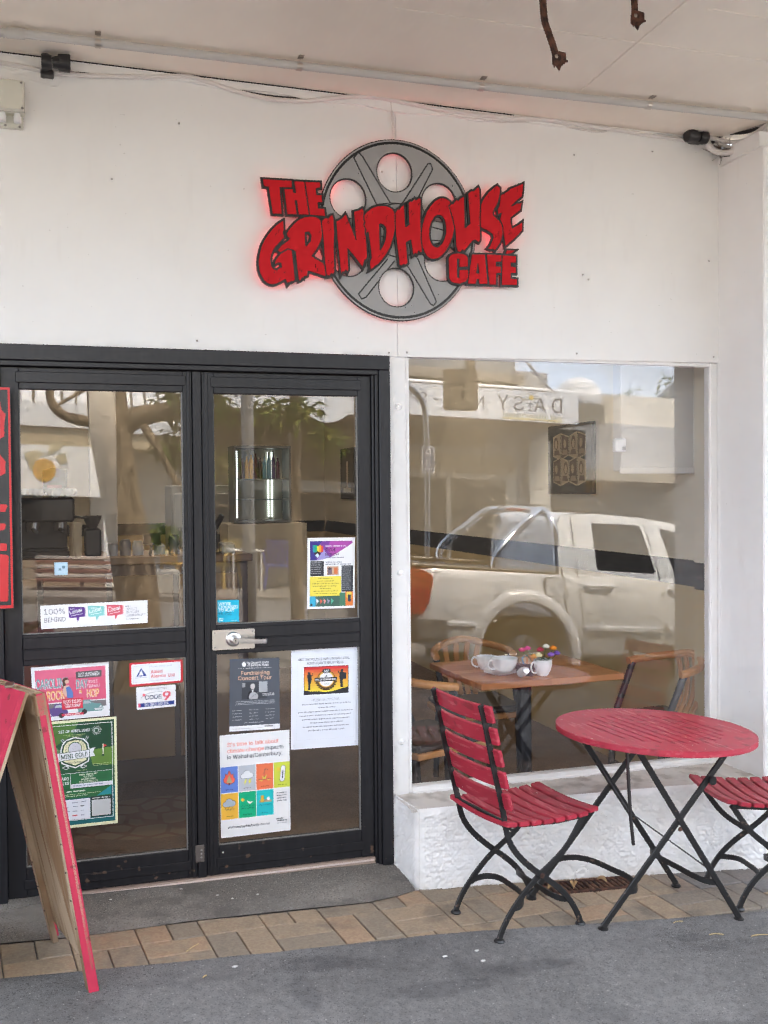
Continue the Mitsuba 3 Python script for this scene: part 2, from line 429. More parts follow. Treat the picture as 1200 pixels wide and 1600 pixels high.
pav = 'pavement'
labels[pav] = {'label': 'band of tan and grey brick pavers along the shopfront', 'kind': 'structure'}
apron_edge = [(-2.2, -0.424), (-1.0, -0.42), (0.05, -0.414), (0.43, -0.368), (1.12, -0.342), (1.24, -0.31), (1.33, -0.27)]
pav_zone = Polygon(apron_edge + [(1.345, -0.262), (1.36, -0.25), (1.98, -0.268), (2.95, -0.33), (3.9, -0.33), (3.9, -0.86), (2.66, -0.80), (2.1, -0.75), (1.33, -0.70), (-0.2, -0.70), (-2.2, -0.70)])
def paver(x0, x1, y0, y1, R, o):
    g = 0.0022
    q = affinity.translate(affinity.rotate(sbox(x0 + g, y0 + g, x1 - g, y1 - g), R, origin=(0, 0)), *o).intersection(pav_zone)
    if q.is_empty or q.area < 2e-4 or q.geom_type != 'Polygon':
        return
    q = q.simplify(0.002).convex_hull
    t = q.buffer(-0.0025)
    if t.is_empty:
        return
    P = [(x, y, -0.04) for x, y in q.exterior.coords[:-1]] + [(x, y, -0.003) for x, y in q.exterior.coords[:-1]] + [(x, y, 0.0) for x, y in t.exterior.coords[:-1]]
    m = trimesh.convex.convex_hull(np.array(P))
    v = np.asarray(m.vertices).copy()
    c = v.mean(0)
    v[:, 2] += gz(v[:, 0], v[:, 1]) + rng.uniform(-0.0014, 0.0014) + (v[:, 0] - c[0]) * rng.uniform(-0.006, 0.006) + (v[:, 1] - c[1]) * rng.uniform(-0.006, 0.006)
    dark = float(np.clip((c[0] - 2.36) * 6, 0, 1) * np.clip((c[1] + 0.62) * 12, 0, 1)) * 0.8
    put(pav + '__paver', trimesh.Trimesh(v, m.faces, process=False), 'paver', uv=np.tile([rng.uniform(0, 1), dark], (len(v), 1)))
B = 0.2275
for i in range(-9, 16):
    for j in range(-2, 2):
        u0, v0 = i * B, j * B
        for h in (0, 1):
            if (i + j) % 2:
                paver(u0, u0 + B, v0 + h * B / 2, v0 + (h + 1) * B / 2, 6.5, (0.236, -0.520))
            else:
                paver(u0 + h * B / 2, u0 + (h + 1) * B / 2, v0, v0 + B, 6.5, (0.236, -0.520))

# ================================================================== THE CAFE BUILDING
bld = thing('cafe_building', 'white painted cafe shopfront with black double doors and a large window', 'building')
FY = -0.012            # face of the fascia board
def fas(x0, x1, zb0, zb1):
    return Polygon([(x0, zb0), (x1, zb1), (x1, 3.30), (x0, 3.30)])
put(bld + '__fascia_board', ext(fas(-3.2, 1.3635, 2.131, 2.1275), 0.05, 0.04), 'wall')
put(bld + '__fascia_board', ext(fas(1.3650, 2.952, 2.1275, 2.147), 0.0505, 0.04), 'wall')
for x, z in ((1.325, 2.142), (1.405, 2.146), (2.21, 2.166), (2.925, 2.172), (2.24, 2.52), (2.27, 2.5), (2.9, 2.62), (0.52, 2.165), (1.30, 2.9), (2.2, 3.05), (2.6, 3.1), (0.46, 3.02), (0.2, 2.78)):
    put(bld + '__nail_head', moved(lathe([(0, 0.0025), (0.0035, 0.0018), (0.0042, 0)], 8), rotx(math.pi / 2), (x, FY, z)), 'matte', col=(0.30, 0.27, 0.25))
put(bld + '__wall_left', bx(-3.2, -0.297, -0.05, 0.06, -0.2, 2.125), 'black_paint')
# filler strip behind the cable run, with its ragged paint edge
rag = [(-3.2, 3.165)] + [(x, 3.168 + 0.012 * math.sin(3.1 * x) + 0.006 * math.sin(17 * x)) for x in np.linspace(-0.3, 2.9, 60)] + [(2.95, 3.17), (2.95, 3.26), (-3.2, 3.28)]
put(bld + '__cornice_strip', ext(Polygon(rag), 0.010, FY + 0.001), 'wall')

# white post between the doors and the window
put(bld + '__window_post', bx(1.322, 1.4005, -0.010, 0.10, 0.245, 2.1270, 0.004), 'wall')
for z in (1.915, 1.21, 0.485):
    put(bld + '__bolt_cap', moved(lathe([(0, 0.006), (0.008, 0.0052), (0.013, 0.0025), (0.0145, 0)], 16), rotx(math.pi / 2), (1.366, -0.010, z)), 'wall', smooth=40)
wf = bld + '__window_frame'
put(wf, join([bx(1.4005, 1.4165, -0.002, 0.05, 0.258, 2.126, 0.003), bx(1.4165, 2.911, -0.008, 0.05, 0.243, 0.283, 0.005), bx(1.4165, 2.95, -0.022, 0.02, 0.236, 0.262, 0.004)]), 'wall')
put(wf + '__side_bead', bx(2.911, 2.952, -0.004, 0.05, 0.25, 2.146, 0.006), 'wall')
put(wf + '__head', bx(1.4165, 2.911, 0.004, 0.05, 2.128, 2.20), 'wall')
put(wf + '__pane', flatpoly(sbox(1.41, 0.275, 2.916, 2.16), 0.014), 'glass')

# rendered plinth below the window
def plinth_y(x):
    return np.interp(x, [1.3, 1.36, 1.98, 2.954], [-0.255, -0.255, -0.275, -0.336])
def rough(P, amp=0.0095):
    n = meshkit.fbm(P * 62.0) if hasattr(meshkit, 'fbm') else meshkit.noise(P * 62.0)
    r = np.abs(meshkit.noise(P * [98, 98, 84]) - 0.5) * 2
    return amp * (0.7 * n + 0.6 * (1 - r) ** 2)
def pl_front(u, v):
    x = 1.352 + u * 1.60; z = -0.18 + v * 0.445
    P = np.stack([x, 0 * x, z], -1)
    e = np.minimum(np.minimum(u * 60, (1 - v) * 22), 1)
    y = plinth_y(x) - rough(P) * np.clip(e, 0.1, 1) + 0.008 * (1 - np.clip(e, 0, 1)) ** 2
    return np.stack([x, y, z], -1)
def pl_side(u, v):
    y = 0.02 + u * (plinth_y(1.352) - 0.02); z = -0.18 + v * 0.445
    x = 1.322 + 0.030 * u
    P = np.stack([x + 5, y, z], -1)
    e = np.minimum(np.minimum((1 - u) * 12, (1 - v) * 22), 1)
    return np.stack([x - rough(P) * np.clip(e, 0.1, 1) + 0.006 * (1 - np.clip(e, 0, 1)) ** 2, y, z], -1)
def pl_top(u, v):
    x = 1.322 + u * 1.632; y1 = plinth_y(x) + 0.004
    y = 0.05 + v * (y1 - 0.05)
    x = np.where(u == 0, 1.322 + 0.03 * v, x)
    P = np.stack([x, y + 9, 0 * x], -1)
    z = 0.252 + 0.013 * (1 - v) * 0 + rough(P, 0.008) * np.clip((1 - v) * 20, 0.2, 1) - 0.004 * (v > 0.995)
    return np.stack([x, y, z + 0.006 * v], -1)
pf = grid(420, 118, pl_front); ps = grid(60, 86, pl_side); pt = grid(280, 46, pl_top)
ps = trimesh.Trimesh(ps.vertices, ps.faces[:, ::-1], process=False)
put(bld + '__plinth', join([pf, ps]), 'stucco', smooth=True)
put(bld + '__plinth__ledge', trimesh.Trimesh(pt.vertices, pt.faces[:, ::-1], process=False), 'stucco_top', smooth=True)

# right pilaster and its capping
put(bld + '__pilaster', bx(2.954, 3.62, -0.336, 0.06, -0.35, 3.06, 0.006), 'wall')
put(bld + '__pilaster__cap', bx(2.956, 3.62, -0.30, 0.03, 3.062, 3.135, 0.004), 'wall')
put(bld + '__corner_bead', bx(2.9525, 2.972, -0.016, 0.02, 0.26, 3.2, 0.004), 'wall')
put(bld + '__side_wall', bx(3.62, 14.0, -0.25, 0.06, -1.0, 3.3), 'wall')
put(bld + '__upper_wall', bx(-12.0, 14.0, 0.0455, 0.30, 3.302, 6.5), 'wall')
put(bld + '__neighbour_wall', bx(-12.0, -3.2, -0.05, 0.06, -0.3, 3.3), 'wall')

# ------------------------------------------------------------------ black door frame and the two doors
fr = bld + '__door_frame'
put(fr, join([bx(-0.296, 1.3195, -0.040, 0.05, 2.066, 2.1265, 0.003), bx(1.2715, 1.3195, -0.040, 0.05, -0.06, 2.0655, 0.003), bx(-0.296, -0.2225, -0.040, 0.05, -0.03, 2.0655, 0.003)]), 'black_paint')
put(fr + '__stop', join([bx(-0.222, 1.271, -0.028, 0.05, 2.046, 2.0655, 0.002), bx(1.2565, 1.271, -0.028, 0.05, -0.045, 2.0455, 0.002), bx(1.2455, 1.2560, -0.016, 0.05, -0.04, 2.0455, 0.002)]), 'black_paint')
put(fr + '__threshold', bx(-0.222, 1.30, -0.010, 0.09, -0.06, -0.0005, 0.003), 'matte', col=(0.34, 0.255, 0.205))
put(fr + '__threshold_edge', bx(-0.02, 1.24, -0.0135, -0.0098, -0.0125, -0.0065), 'matte', col=(0.62, 0.52, 0.47))
def leaf(key, x0, x1, g0, g1, zs, mid_mullion):
    """one door leaf: x0..x1 overall, glass g0..g1, zs = (bottom, low glass bottom, low glass top, up glass bottom, up glass top, top)"""
    d = put(key, join([bx(x0, g0, 0.0, 0.045, zs[0], zs[5], 0.002), bx(g1, x1, 0.0, 0.045, zs[0], zs[5], 0.002)]), 'black_paint')
    for n, a, b in (('bottom_rail', zs[0], zs[1]), ('mid_rail', zs[2], zs[3]), ('top_rail', zs[4], zs[5])):
        parts = [bx(g0 + 0.0005, g1 - 0.0005, 0.002, 0.044, a, b, 0.002)]
        h = b - a
        if n == 'mid_rail':
            parts += [bx(g0 + 0.001, g1 - 0.001, -0.003, 0.003, a + 0.022, a + 0.060, 0.002), bx(g0 + 0.001, g1 - 0.001, -0.003, 0.003, a + 0.064, b - 0.012, 0.002)]
        elif n == 'top_rail':
            parts += [bx(g0 - 0.01, g1 + 0.01, -0.006, 0.003, a + 0.024, a + 0.066, 0.002)]
        else:
            parts += [bx(g0 - 0.01, g1 + 0.01, -0.004, 0.003, a + 0.030, a + 0.068, 0.003)]
        put(d + '__' + n, join(parts), 'black_paint')
    put(d + '__pane', flatpoly(sbox(g0 - 0.005, zs[1] - 0.005, g1 + 0.005, zs[2] + 0.005), 0.024), 'glass')
    put(d + '__pane', flatpoly(sbox(g0 - 0.005, zs[3] - 0.005, g1 + 0.005, zs[4] + 0.005), 0.024), 'glass')
    for za, zb in ((zs[1], zs[2]), (zs[3], zs[4])):
        put(d + '__glazing_bead', join([bx(g1 - 0.0065, g1 - 0.0005, 0.006, 0.022, za, zb, 0.001), bx(g0, g0 + 0.003, 0.012, 0.022, za, zb), bx(g0 + 0.003, g1 - 0.007, 0.012, 0.022, za, za + 0.003)]), 'satin', col=(0.16, 0.155, 0.145))
    return d
ZL = (0.004, 0.116, 0.898, 1.018, 1.961, 2.044)
door1 = leaf(bld + '__door', -0.2215, 0.497, -0.156, 0.4625, ZL, None)
ZR = (0.0035, 0.119, 0.901, 1.021, 1.958, 2.0435)
door2 = leaf(bld + '__door', 0.5365, 1.2445, 0.584, 1.1895, ZR, None)
put(fr + '__meeting_stile', join([bx(0.4985, 0.5350, -0.004, 0.045, 0.0, 2.0450, 0.003), bx(0.4765, 0.4900, -0.008, 0.0, 0.004, 2.044, 0.003), bx(0.545, 0.562, -0.006, 0.0, 0.004, 2.0435, 0.003)]), 'black_paint')
put(fr + '__bolt_plate', bx(0.488, 0.524, -0.0105, -0.003, 0.066, 0.135, 0.002), 'matte', col=(0.11, 0.095, 0.085))
for z in (0.085, 0.10, 0.115):
    put(fr + '__screw', moved(lathe([(0, 0.002), (0.004, 0.0)], 8), rotx(math.pi / 2), (0.512, -0.0105, z)), 'matte', col=(0.25, 0.24, 0.23))
put(door2 + '__keeper', moved(lathe([(0, 0.004), (0.004, 0.0)], 8), rotx(math.pi / 2), (0.600, 0.0, 0.092)), 'matte', col=(0.6, 0.6, 0.58))

# the lever lock on the right door
lk = thing('door_lock', 'brushed steel lever lock on a rectangular plate of the right door', 'door lock')
from shapely.geometry import box as _b
plate = affinity.rotate(sbox(0.566, 0.921, 0.739, 1.002).buffer(-0.006).buffer(0.006), 0.0)
put(lk + '__plate', ext(plate, 0.006, -0.0065), 'metal', col=(0.70, 0.685, 0.66))
for x, z in ((0.576, 0.99), (0.576, 0.932), (0.729, 0.99), (0.712, 0.968)):
    put(lk + '__plate__screw', moved(lathe([(0, 0.0018), (0.003, 0.0)], 8), rotx(math.pi / 2), (x, -0.0125, z)), 'metal', col=(0.35, 0.34, 0.33))
R90 = rotx(math.pi / 2)
put(lk + '__rose', moved(lathe([(0.0, 0.013), (0.018, 0.013), (0.026, 0.010), (0.0305, 0.004), (0.031, 0)], 40), R90, (0.651, -0.0125, 0.963)), 'metal', col=(0.74, 0.73, 0.72), smooth=30)
put(lk + '__spindle', moved(lathe([(0.0, 0.048), (0.0105, 0.048), (0.013, 0.045), (0.0145, 0.03), (0.0175, 0.012), (0.0178, 0)], 32), R90, (0.651, -0.0255, 0.963)), 'metal', col=(0.62, 0.61, 0.60), smooth=30)
put(lk + '__key_slot', bx(0.6485, 0.6535, -0.0752, -0.0735, 0.957, 0.969), 'satin', col=(0.03, 0.03, 0.03))
lev = sweep(spline([(0.655, -0.062, 0.963), (0.69, -0.066, 0.961), (0.74, -0.066, 0.957), (0.772, -0.062, 0.955), (0.779, -0.050, 0.955), (0.780, -0.036, 0.955)], 22), [(0.0095, 0.0035), (0.0078, 0.005), (-0.0078, 0.005), (-0.0095, 0.0035), (-0.0095, -0.0035), (-0.0078, -0.005), (0.0078, -0.005), (0.0095, -0.0035)], up=(0, 0, 1))
put(lk + '__lever', lev, 'metal', col=(0.66, 0.655, 0.64), smooth=40)

# ------------------------------------------------------------------ verandah over the footpath
ver = thing('verandah', 'beige lined verandah roof over the footpath', 'verandah')
def soff(x, y):
    return 3.219 - 0.012 * x
put(ver + '__soffit', grid(40, 20, lambda u, v: np.stack([-11 + u * 24, -0.016 + v * -2.55, soff(-11 + u * 24, 0)], -1)), 'soffit', smooth=True)
put(ver + '__roof', moved(bx(-11, 13, -2.58, -0.02, 3.45, 3.50), None), 'matte', col=(0.45, 0.45, 0.44))
put(ver + '__fascia', bx(-11, 13, -2.64, -2.581, 3.06, 3.55, 0.004), 'matte', col=(0.62, 0.58, 0.52))
put(ver + '__joint_line', join([moved(bx(-3, 1.9, -0.023, -0.0155, -0.004, 0.0), roty(math.atan(0.012)), (0, 0, 3.218))]), 'matte', col=(0.03, 0.027, 0.025))
for p in ([(1.10, -0.80), (3.6, -0.84)], [(2.12, -1.12), (3.9, -1.10)], [(2.0, -1.6), (2.06, -0.2)]):
    (xa, ya), (xb, yb) = p
    put(ver + '__soffit_strip', tube([(xa, ya, soff(xa, ya) - 0.0005), (xb, yb, soff(xb, yb) - 0.0005)], 0.0028, 6), 'soffit')
for x in (-4.6, 7.4):
    k = put(ver + '__post', tube([(x, -2.50, gz(x, -2.5) - 0.02), (x, -2.50, 3.2)], 0.048, 16), 'satin', col=(0.20, 0.205, 0.215), smooth=40)
    put(k + '__collar', tube([(x, -2.50, gz(x, -2.5)), (x, -2.50, gz(x, -2.5) + 0.09)], 0.075, 16), 'satin', col=(0.05, 0.055, 0.075), smooth=40)
lp = put(ver + '__ceiling_lamp', moved(lathe([(0, -0.05), (0.10, -0.045), (0.15, -0.025), (0.16, 0.0), (0.0, 0.0)], 32), None, (1.62, -1.45, 3.199)), 'satin', col=(0.55, 0.55, 0.54), smooth=40)

# ------------------------------------------------------------------ inside the cafe: shell
IF = -0.05
def wallq(key, pts, matn, label, **kw):
    v = np.array(pts, float)
    single(key, trimesh.Trimesh(v, [[0, 1, 2], [0, 2, 3]], process=False), matn, label, None, kind='structure', **kw)
X0, X1, Y1, ZC = -2.8, 3.10, 8.2, 3.0
wallq('cafe_floor', [(X0, 0.05, -0.05), (X1, 0.05, -0.05), (X1, Y1, -0.05), (X0, Y1, -0.05)], 'floor', 'dark brown cafe floor with a round inlay')
wallq('cafe_wall', [(X1, 0.06, -0.05), (X1, 0.06, ZC), (X1, Y1, ZC), (X1, Y1, -0.05)], 'inside_wall', 'cream and ochre right wall of the cafe with a black band')
wallq('cafe_back_wall', [(X0, Y1, -0.05), (X1, Y1, -0.05), (X1, Y1, ZC), (X0, Y1, ZC)], 'inside_wall', 'back wall of the cafe')
wallq('cafe_left_wall', [(X0, 0.06, -0.05), (X0, Y1, -0.05), (X0, Y1, ZC), (X0, 0.06, ZC)], 'inside_wall', 'left wall of the cafe')
wallq('cafe_ceiling', [(X0, 0.05, ZC), (X1, 0.05, ZC), (X1, Y1, ZC), (X0, Y1, ZC)], 'matte', 'pale cafe ceiling', col=(0.62, 0.60, 0.56))
put(bld + '__inner_lining', join([bx(-2.8, -0.30, 0.0615, 0.10, -0.05, 3.0), bx(-0.30, 1.42, 0.055, 0.10, 2.13, 3.0), bx(1.42, 3.1, 0.055, 0.10, 2.21, 3.0), bx(1.3225, 1.40, 0.101, 0.13, -0.05, 2.13), bx(1.40, 3.1, 0.055, 0.10, -0.05, 0.24)]), 'inside_wall')
put(bld + '__wall_nib', bx(3.03, 3.099, 0.056, 0.30, -0.05, 2.98), 'inside_wall')

# ================================================================== THE SHOP SIGN
# letter outlines in millimetres on the wall: [outline, holes...]
SIGN = {"T":[[[783,2817],[905,2820],[906,2790],[855,2787],[863,2680],[823,2679],[807,2785],[788,2786]]],"H":[[[871,2784],[909,2787],[911,2772],[919,2772],[912,2819],[956,2820],[975,2685],[929,2683],[923,2739],[917,2739],[925,2682],[882,2681]]],"E":[[[958,2820],[1023,2823],[1024,2800],[1005,2794],[1007,2771],[1029,2771],[1032,2740],[1012,2738],[1014,2716],[1039,2717],[1044,2684],[977,2685]]],"G":[[[868,2658],[852,2648],[840,2638],[824,2622],[811,2607],[798,2589],[787,2571],[777,2550],[771,2530],[766,2510],[763,2489],[763,2471],[765,2452],[770,2435],[778,2420],[786,2408],[797,2400],[809,2395],[821,2394],[835,2398],[847,2404],[873,2418],[877,2409],[881,2398],[886,2407],[889,2404],[897,2413],[901,2410],[914,2418],[909,2474],[902,2538],[885,2544],[856,2526],[831,2493],[828,2473],[843,2484],[855,2483],[858,2469],[836,2456],[826,2458],[818,2468],[813,2492],[816,2509],[822,2526],[831,2541],[842,2555],[856,2570],[872,2588],[866,2609],[870,2616]]],"R":[[[878,2603],[886,2617],[900,2635],[913,2649],[928,2663],[942,2671],[957,2677],[974,2680],[991,2681],[1004,2680],[1014,2676],[1023,2667],[1029,2655],[1032,2641],[1032,2627],[1030,2609],[1026,2591],[1020,2575],[1012,2559],[1000,2539],[985,2520],[997,2512],[1012,2505],[1040,2491],[1044,2439],[1027,2442],[1011,2447],[967,2458],[965,2438],[957,2434],[952,2436],[950,2427],[942,2429],[938,2418],[928,2414],[921,2475],[915,2534],[907,2538],[885,2544],[856,2526],[839,2532],[856,2555],[885,2577],[891,2586],[883,2591]],[[957,2613],[973,2616],[982,2603],[978,2579],[959,2559]]],"I":[[[1026,2665],[1039,2678],[1049,2680],[1053,2676],[1063,2690],[1073,2694],[1078,2680],[1081,2623],[1078,2556],[1080,2459],[1073,2448],[1066,2453],[1058,2441],[1051,2445],[1045,2440],[1037,2505],[1033,2582]]],"N":[[[1087,2669],[1100,2675],[1113,2684],[1128,2702],[1133,2693],[1145,2666],[1157,2638],[1171,2598],[1167,2658],[1163,2714],[1183,2720],[1201,2731],[1207,2718],[1211,2661],[1216,2613],[1221,2527],[1214,2516],[1209,2518],[1200,2485],[1184,2504],[1159,2534],[1136,2559],[1140,2473],[1134,2460],[1128,2471],[1120,2462],[1114,2463],[1106,2449],[1099,2523],[1092,2595]]],"D":[[[1208,2703],[1220,2717],[1234,2729],[1249,2738],[1265,2743],[1285,2747],[1303,2747],[1318,2743],[1331,2736],[1341,2724],[1346,2704],[1346,2680],[1342,2650],[1337,2625],[1330,2601],[1321,2577],[1309,2554],[1296,2535],[1283,2519],[1270,2504],[1257,2494],[1243,2483],[1229,2475],[1233,2487],[1229,2497],[1233,2517],[1238,2529],[1232,2585],[1225,2633],[1212,2622],[1215,2642],[1207,2660],[1213,2675],[1207,2682]],[[1274,2667],[1284,2670],[1294,2665],[1301,2656],[1303,2644],[1301,2623],[1298,2603],[1289,2582],[1276,2562],[1275,2616]]],"H_001":[[[1343,2720],[1348,2730],[1355,2738],[1362,2736],[1370,2750],[1384,2759],[1386,2713],[1389,2666],[1405,2678],[1402,2724],[1402,2769],[1411,2776],[1416,2773],[1430,2787],[1434,2780],[1452,2793],[1458,2786],[1456,2697],[1457,2635],[1462,2564],[1453,2561],[1447,2569],[1439,2553],[1432,2558],[1421,2548],[1416,2581],[1412,2612],[1391,2599],[1394,2560],[1398,2513],[1385,2505],[1379,2508],[1368,2500],[1360,2506],[1353,2567],[1345,2628]]],"O":[[[1607,2660],[1598,2629],[1585,2600],[1570,2575],[1552,2555],[1534,2542],[1515,2537],[1498,2539],[1483,2548],[1471,2565],[1463,2588],[1458,2615],[1459,2645],[1463,2677],[1472,2708],[1484,2737],[1500,2762],[1517,2781],[1535,2794],[1554,2800],[1571,2798],[1587,2789],[1599,2773],[1607,2750],[1612,2723],[1611,2692]],[[1569,2656],[1566,2640],[1561,2625],[1554,2612],[1546,2601],[1538,2594],[1529,2590],[1520,2591],[1512,2595],[1505,2603],[1500,2614],[1496,2627],[1495,2642],[1496,2659],[1499,2675],[1504,2690],[1511,2703],[1518,2713],[1527,2721],[1536,2724],[1545,2724],[1553,2720],[1560,2712],[1565,2701],[1568,2688],[1570,2672]]],"U":[[[1584,2766],[1597,2779],[1601,2777],[1618,2797],[1626,2793],[1638,2806],[1655,2815],[1657,2680],[1680,2700],[1675,2764],[1672,2829],[1689,2841],[1697,2839],[1720,2860],[1726,2848],[1728,2774],[1728,2632],[1720,2621],[1710,2627],[1703,2631],[1693,2627],[1672,2602],[1653,2579],[1645,2585],[1634,2573],[1622,2576],[1615,2599],[1612,2666],[1601,2718]]],"S":[[[1731,2783],[1741,2806],[1754,2824],[1768,2841],[1783,2855],[1795,2865],[1809,2874],[1813,2868],[1821,2864],[1822,2846],[1817,2817],[1811,2798],[1794,2768],[1787,2754],[1788,2745],[1802,2732],[1817,2721],[1829,2705],[1833,2686],[1833,2665],[1828,2644],[1820,2623],[1807,2605],[1794,2589],[1786,2598],[1776,2593],[1761,2599],[1771,2609],[1781,2630],[1788,2647],[1783,2661],[1770,2669],[1753,2677],[1736,2682],[1728,2689],[1728,2737]]],"E_001":[[[1823,2832],[1843,2843],[1863,2856],[1866,2862],[1898,2876],[1932,2891],[1930,2863],[1926,2833],[1901,2813],[1875,2789],[1904,2805],[1910,2802],[1924,2809],[1918,2773],[1893,2754],[1871,2737],[1872,2715],[1877,2694],[1906,2710],[1927,2726],[1925,2685],[1903,2662],[1882,2642],[1844,2611],[1840,2639],[1835,2660],[1833,2702],[1819,2727],[1827,2755],[1811,2745],[1808,2769],[1816,2783],[1820,2807]]],"C":[[[1580,2546],[1587,2559],[1598,2566],[1622,2571],[1650,2569],[1664,2563],[1671,2551],[1671,2514],[1628,2510],[1629,2544],[1621,2544],[1621,2467],[1628,2467],[1628,2500],[1671,2504],[1672,2472],[1667,2459],[1658,2449],[1632,2439],[1604,2441],[1589,2449],[1581,2464]]],"A":[[[1687,2570],[1749,2573],[1761,2444],[1720,2442],[1717,2463],[1710,2462],[1706,2441],[1667,2441]],[[1715,2531],[1720,2490],[1709,2490]]],"F":[[[1755,2574],[1826,2576],[1827,2544],[1801,2542],[1801,2525],[1824,2526],[1823,2495],[1802,2493],[1801,2443],[1767,2443]]],"E_002":[[[1830,2575],[1896,2575],[1896,2543],[1870,2542],[1872,2528],[1895,2527],[1896,2498],[1870,2497],[1870,2476],[1900,2476],[1900,2446],[1825,2444]]],"acc":[[[1850,2598],[1895,2599],[1873,2582],[1842,2579]]]}
sg = thing('shop_sign', 'film reel shop sign with red THE GRINDHOUSE CAFÉ lettering on the white fascia', 'sign')
RC, RX, RZ = (1.361, 2.652), 0.350, 0.379
def ellipse(s, c=RC, rx=RX, rz=RZ):
    return affinity.translate(affinity.scale(Point(0, 0).buffer(1, 48), rx * s, rz * s), *c)
def zs(X, Y):
    return RC[0] + (X - 625) * 0.001222, RC[1] - (Y - 413) * 0.001155
holes = [(1.347, 2.893), (1.351, 2.413), (1.144, 2.769), (1.544, 2.782), (1.144, 2.530), (1.555, 2.531)]
HO = [affinity.translate(affinity.scale(Point(0, 0).buffer(1, 32), 0.0755, 0.079), *h) for h in holes]
disc = ellipse(1.0)
for h in HO:
    disc = disc.difference(h)
put(sg + '__reel_back', ext(disc, 0.008, -0.030), 'satin', col=(0.012, 0.012, 0.012))
gray = ellipse(0.990).difference(ellipse(0.974)).union(ellipse(0.945))
for h in HO:
    gray = gray.difference(h.buffer(0.0048))
def spoke(a, b, tip, c, d):
    return LineString([zs(*a), zs(*b)]), tip, LineString([zs(*c), zs(*d)])
lines = []
for a, b, t, c, e in (((548, 325), (469, 165), (485, 142), (500, 158), (597, 315)), ((640, 315), (735, 163), (745, 160), (753, 180), (693, 300)),
                      ((585, 520), (481, 650), (492, 668), (508, 660), (610, 525)), ((655, 535), (740, 672), (752, 680), (763, 664), (695, 510)),
                      ((420, 372), (520, 385), (523, 385), (520, 385), (520, 385)), ((740, 390), (800, 402), (802, 402), (800, 402), (800, 402)),
                      ((505, 430), (570, 440), (572, 440), (570, 440), (570, 440)), ((740, 440), (870, 440), (872, 440), (870, 440), (870, 440))):
    P = [zs(*a), zs(*b), zs(*t), zs(*c), zs(*e)]
    lines.append(LineString(np.array(P)).buffer(0.0030))
lines.append(LineString([zs(548, 325), zs(600, 315), zs(640, 315), zs(693, 300)]).buffer(0.0022))
hub = affinity.translate(affinity.scale(Point(0, 0).buffer(1, 40), 0.108, 0.112), *zs(625, 413))
lines.append(hub.exterior.buffer(0.003))
spool = affinity.translate(affinity.scale(Point(0, 0).buffer(1, 32), 0.060, 0.068), *zs(618, 395))
lines.append(spool)
gray = gray.difference(unary_union(lines).intersection(ellipse(0.95)))
put(sg + '__reel', ext(gray, 0.002, -0.0381), 'satin', col=(0.285, 0.28, 0.275))
polys = {}
for k, (o, *hs) in SIGN.items():
    polys[k] = Polygon(np.array(o) / 1000.0, [np.array(h) / 1000.0 for h in hs]).buffer(0)
back = unary_union([p.buffer(0.0068, join_style=2, mitre_limit=2.5) for p in polys.values()])
put(sg + '__letter_backing', ext(back, 0.012, -0.0405), 'satin', col=(0.012, 0.010, 0.010))
def gouges(p, n):
    out, (x0, z0, x1, z1) = [], p.bounds
    tries = 0
    while len(out) < n and tries < 200:
        tries += 1
        x, z = rng.uniform(x0, x1), rng.uniform(z0, z1)
        low = (z - z0) / (z1 - z0)
        if not p.buffer(-0.006).contains(Point(x, z)) or 0.28 < low < 0.72:
            continue
        l, a = rng.uniform(0.006, 0.016), rng.uniform(0.9, 1.5)
        out.append(LineString([(x, z), (x + l * math.cos(a), z + l * math.sin(a))]).buffer(0.0011, cap_style=3))
    return unary_union(out) if out else Polygon()
ORDER = ['T', 'H', 'E', 'G', 'R', 'I', 'N', 'D', 'H_001', 'O', 'U', 'S', 'E_001', 'C', 'A', 'F', 'E_002', 'acc']
seen = Polygon()
for i, k in enumerate(ORDER):
    face = polys[k].buffer(-0.0022)
    if i >= 3:
        face = face.difference(gouges(polys[k], 7 if i < 13 else 0))
        nxt = [polys[q] for q in ORDER[i + 1:] if q in ('R', 'I', 'N', 'D', 'H_001', 'O', 'U', 'S', 'E_001') and i < 12]
        if nxt:
            face = face.difference(unary_union(nxt).buffer(0.0040))
    if face.is_empty:
        continue
    put(sg + '__letter', ext(face, 0.003, -0.0527), 'matte', col=(0.50, 0.006, 0.012), label='red accent over the E' if k == 'acc' else None)
# red light strip hidden behind the sign, washing the wall
ring = []
for a in np.linspace(0, 2 * np.pi, 73):
    ring.append((RC[0] + (RX - 0.030) * math.cos(a), -0.0205, RC[1] + (RZ - 0.030) * math.sin(a)))
led = [tube(ring, 0.0035, 6, up=(0, 1, 0))]
for k in ('T', 'G', 'S', 'E_001', 'F', 'R'):
    q = polys[k].buffer(-0.012)
    for g in geoms(q):
        c = np.array(g.exterior.coords)
        if len(c) > 8:
            led.append(tube(np.c_[c[:, 0], np.full(len(c), -0.0215), c[:, 1]], 0.003, 5, up=(0, 1, 0)))
put(sg + '__light_strip', join(led), 'matte', col=(0.4, 0.02, 0.02), emitter={'type': 'area', 'radiance': rgb((0.20, 0.007, 0.011))})
for x, z in ((1.12, 2.90), (1.6, 2.42), (0.86, 2.78), (1.86, 2.84), (1.88, 2.47), (0.82, 2.44)):
    put(sg + '__stand_off', tube([(x, FY, z), (x, -0.031, z)], 0.006, 8), 'metal', col=(0.5, 0.5, 0.5))

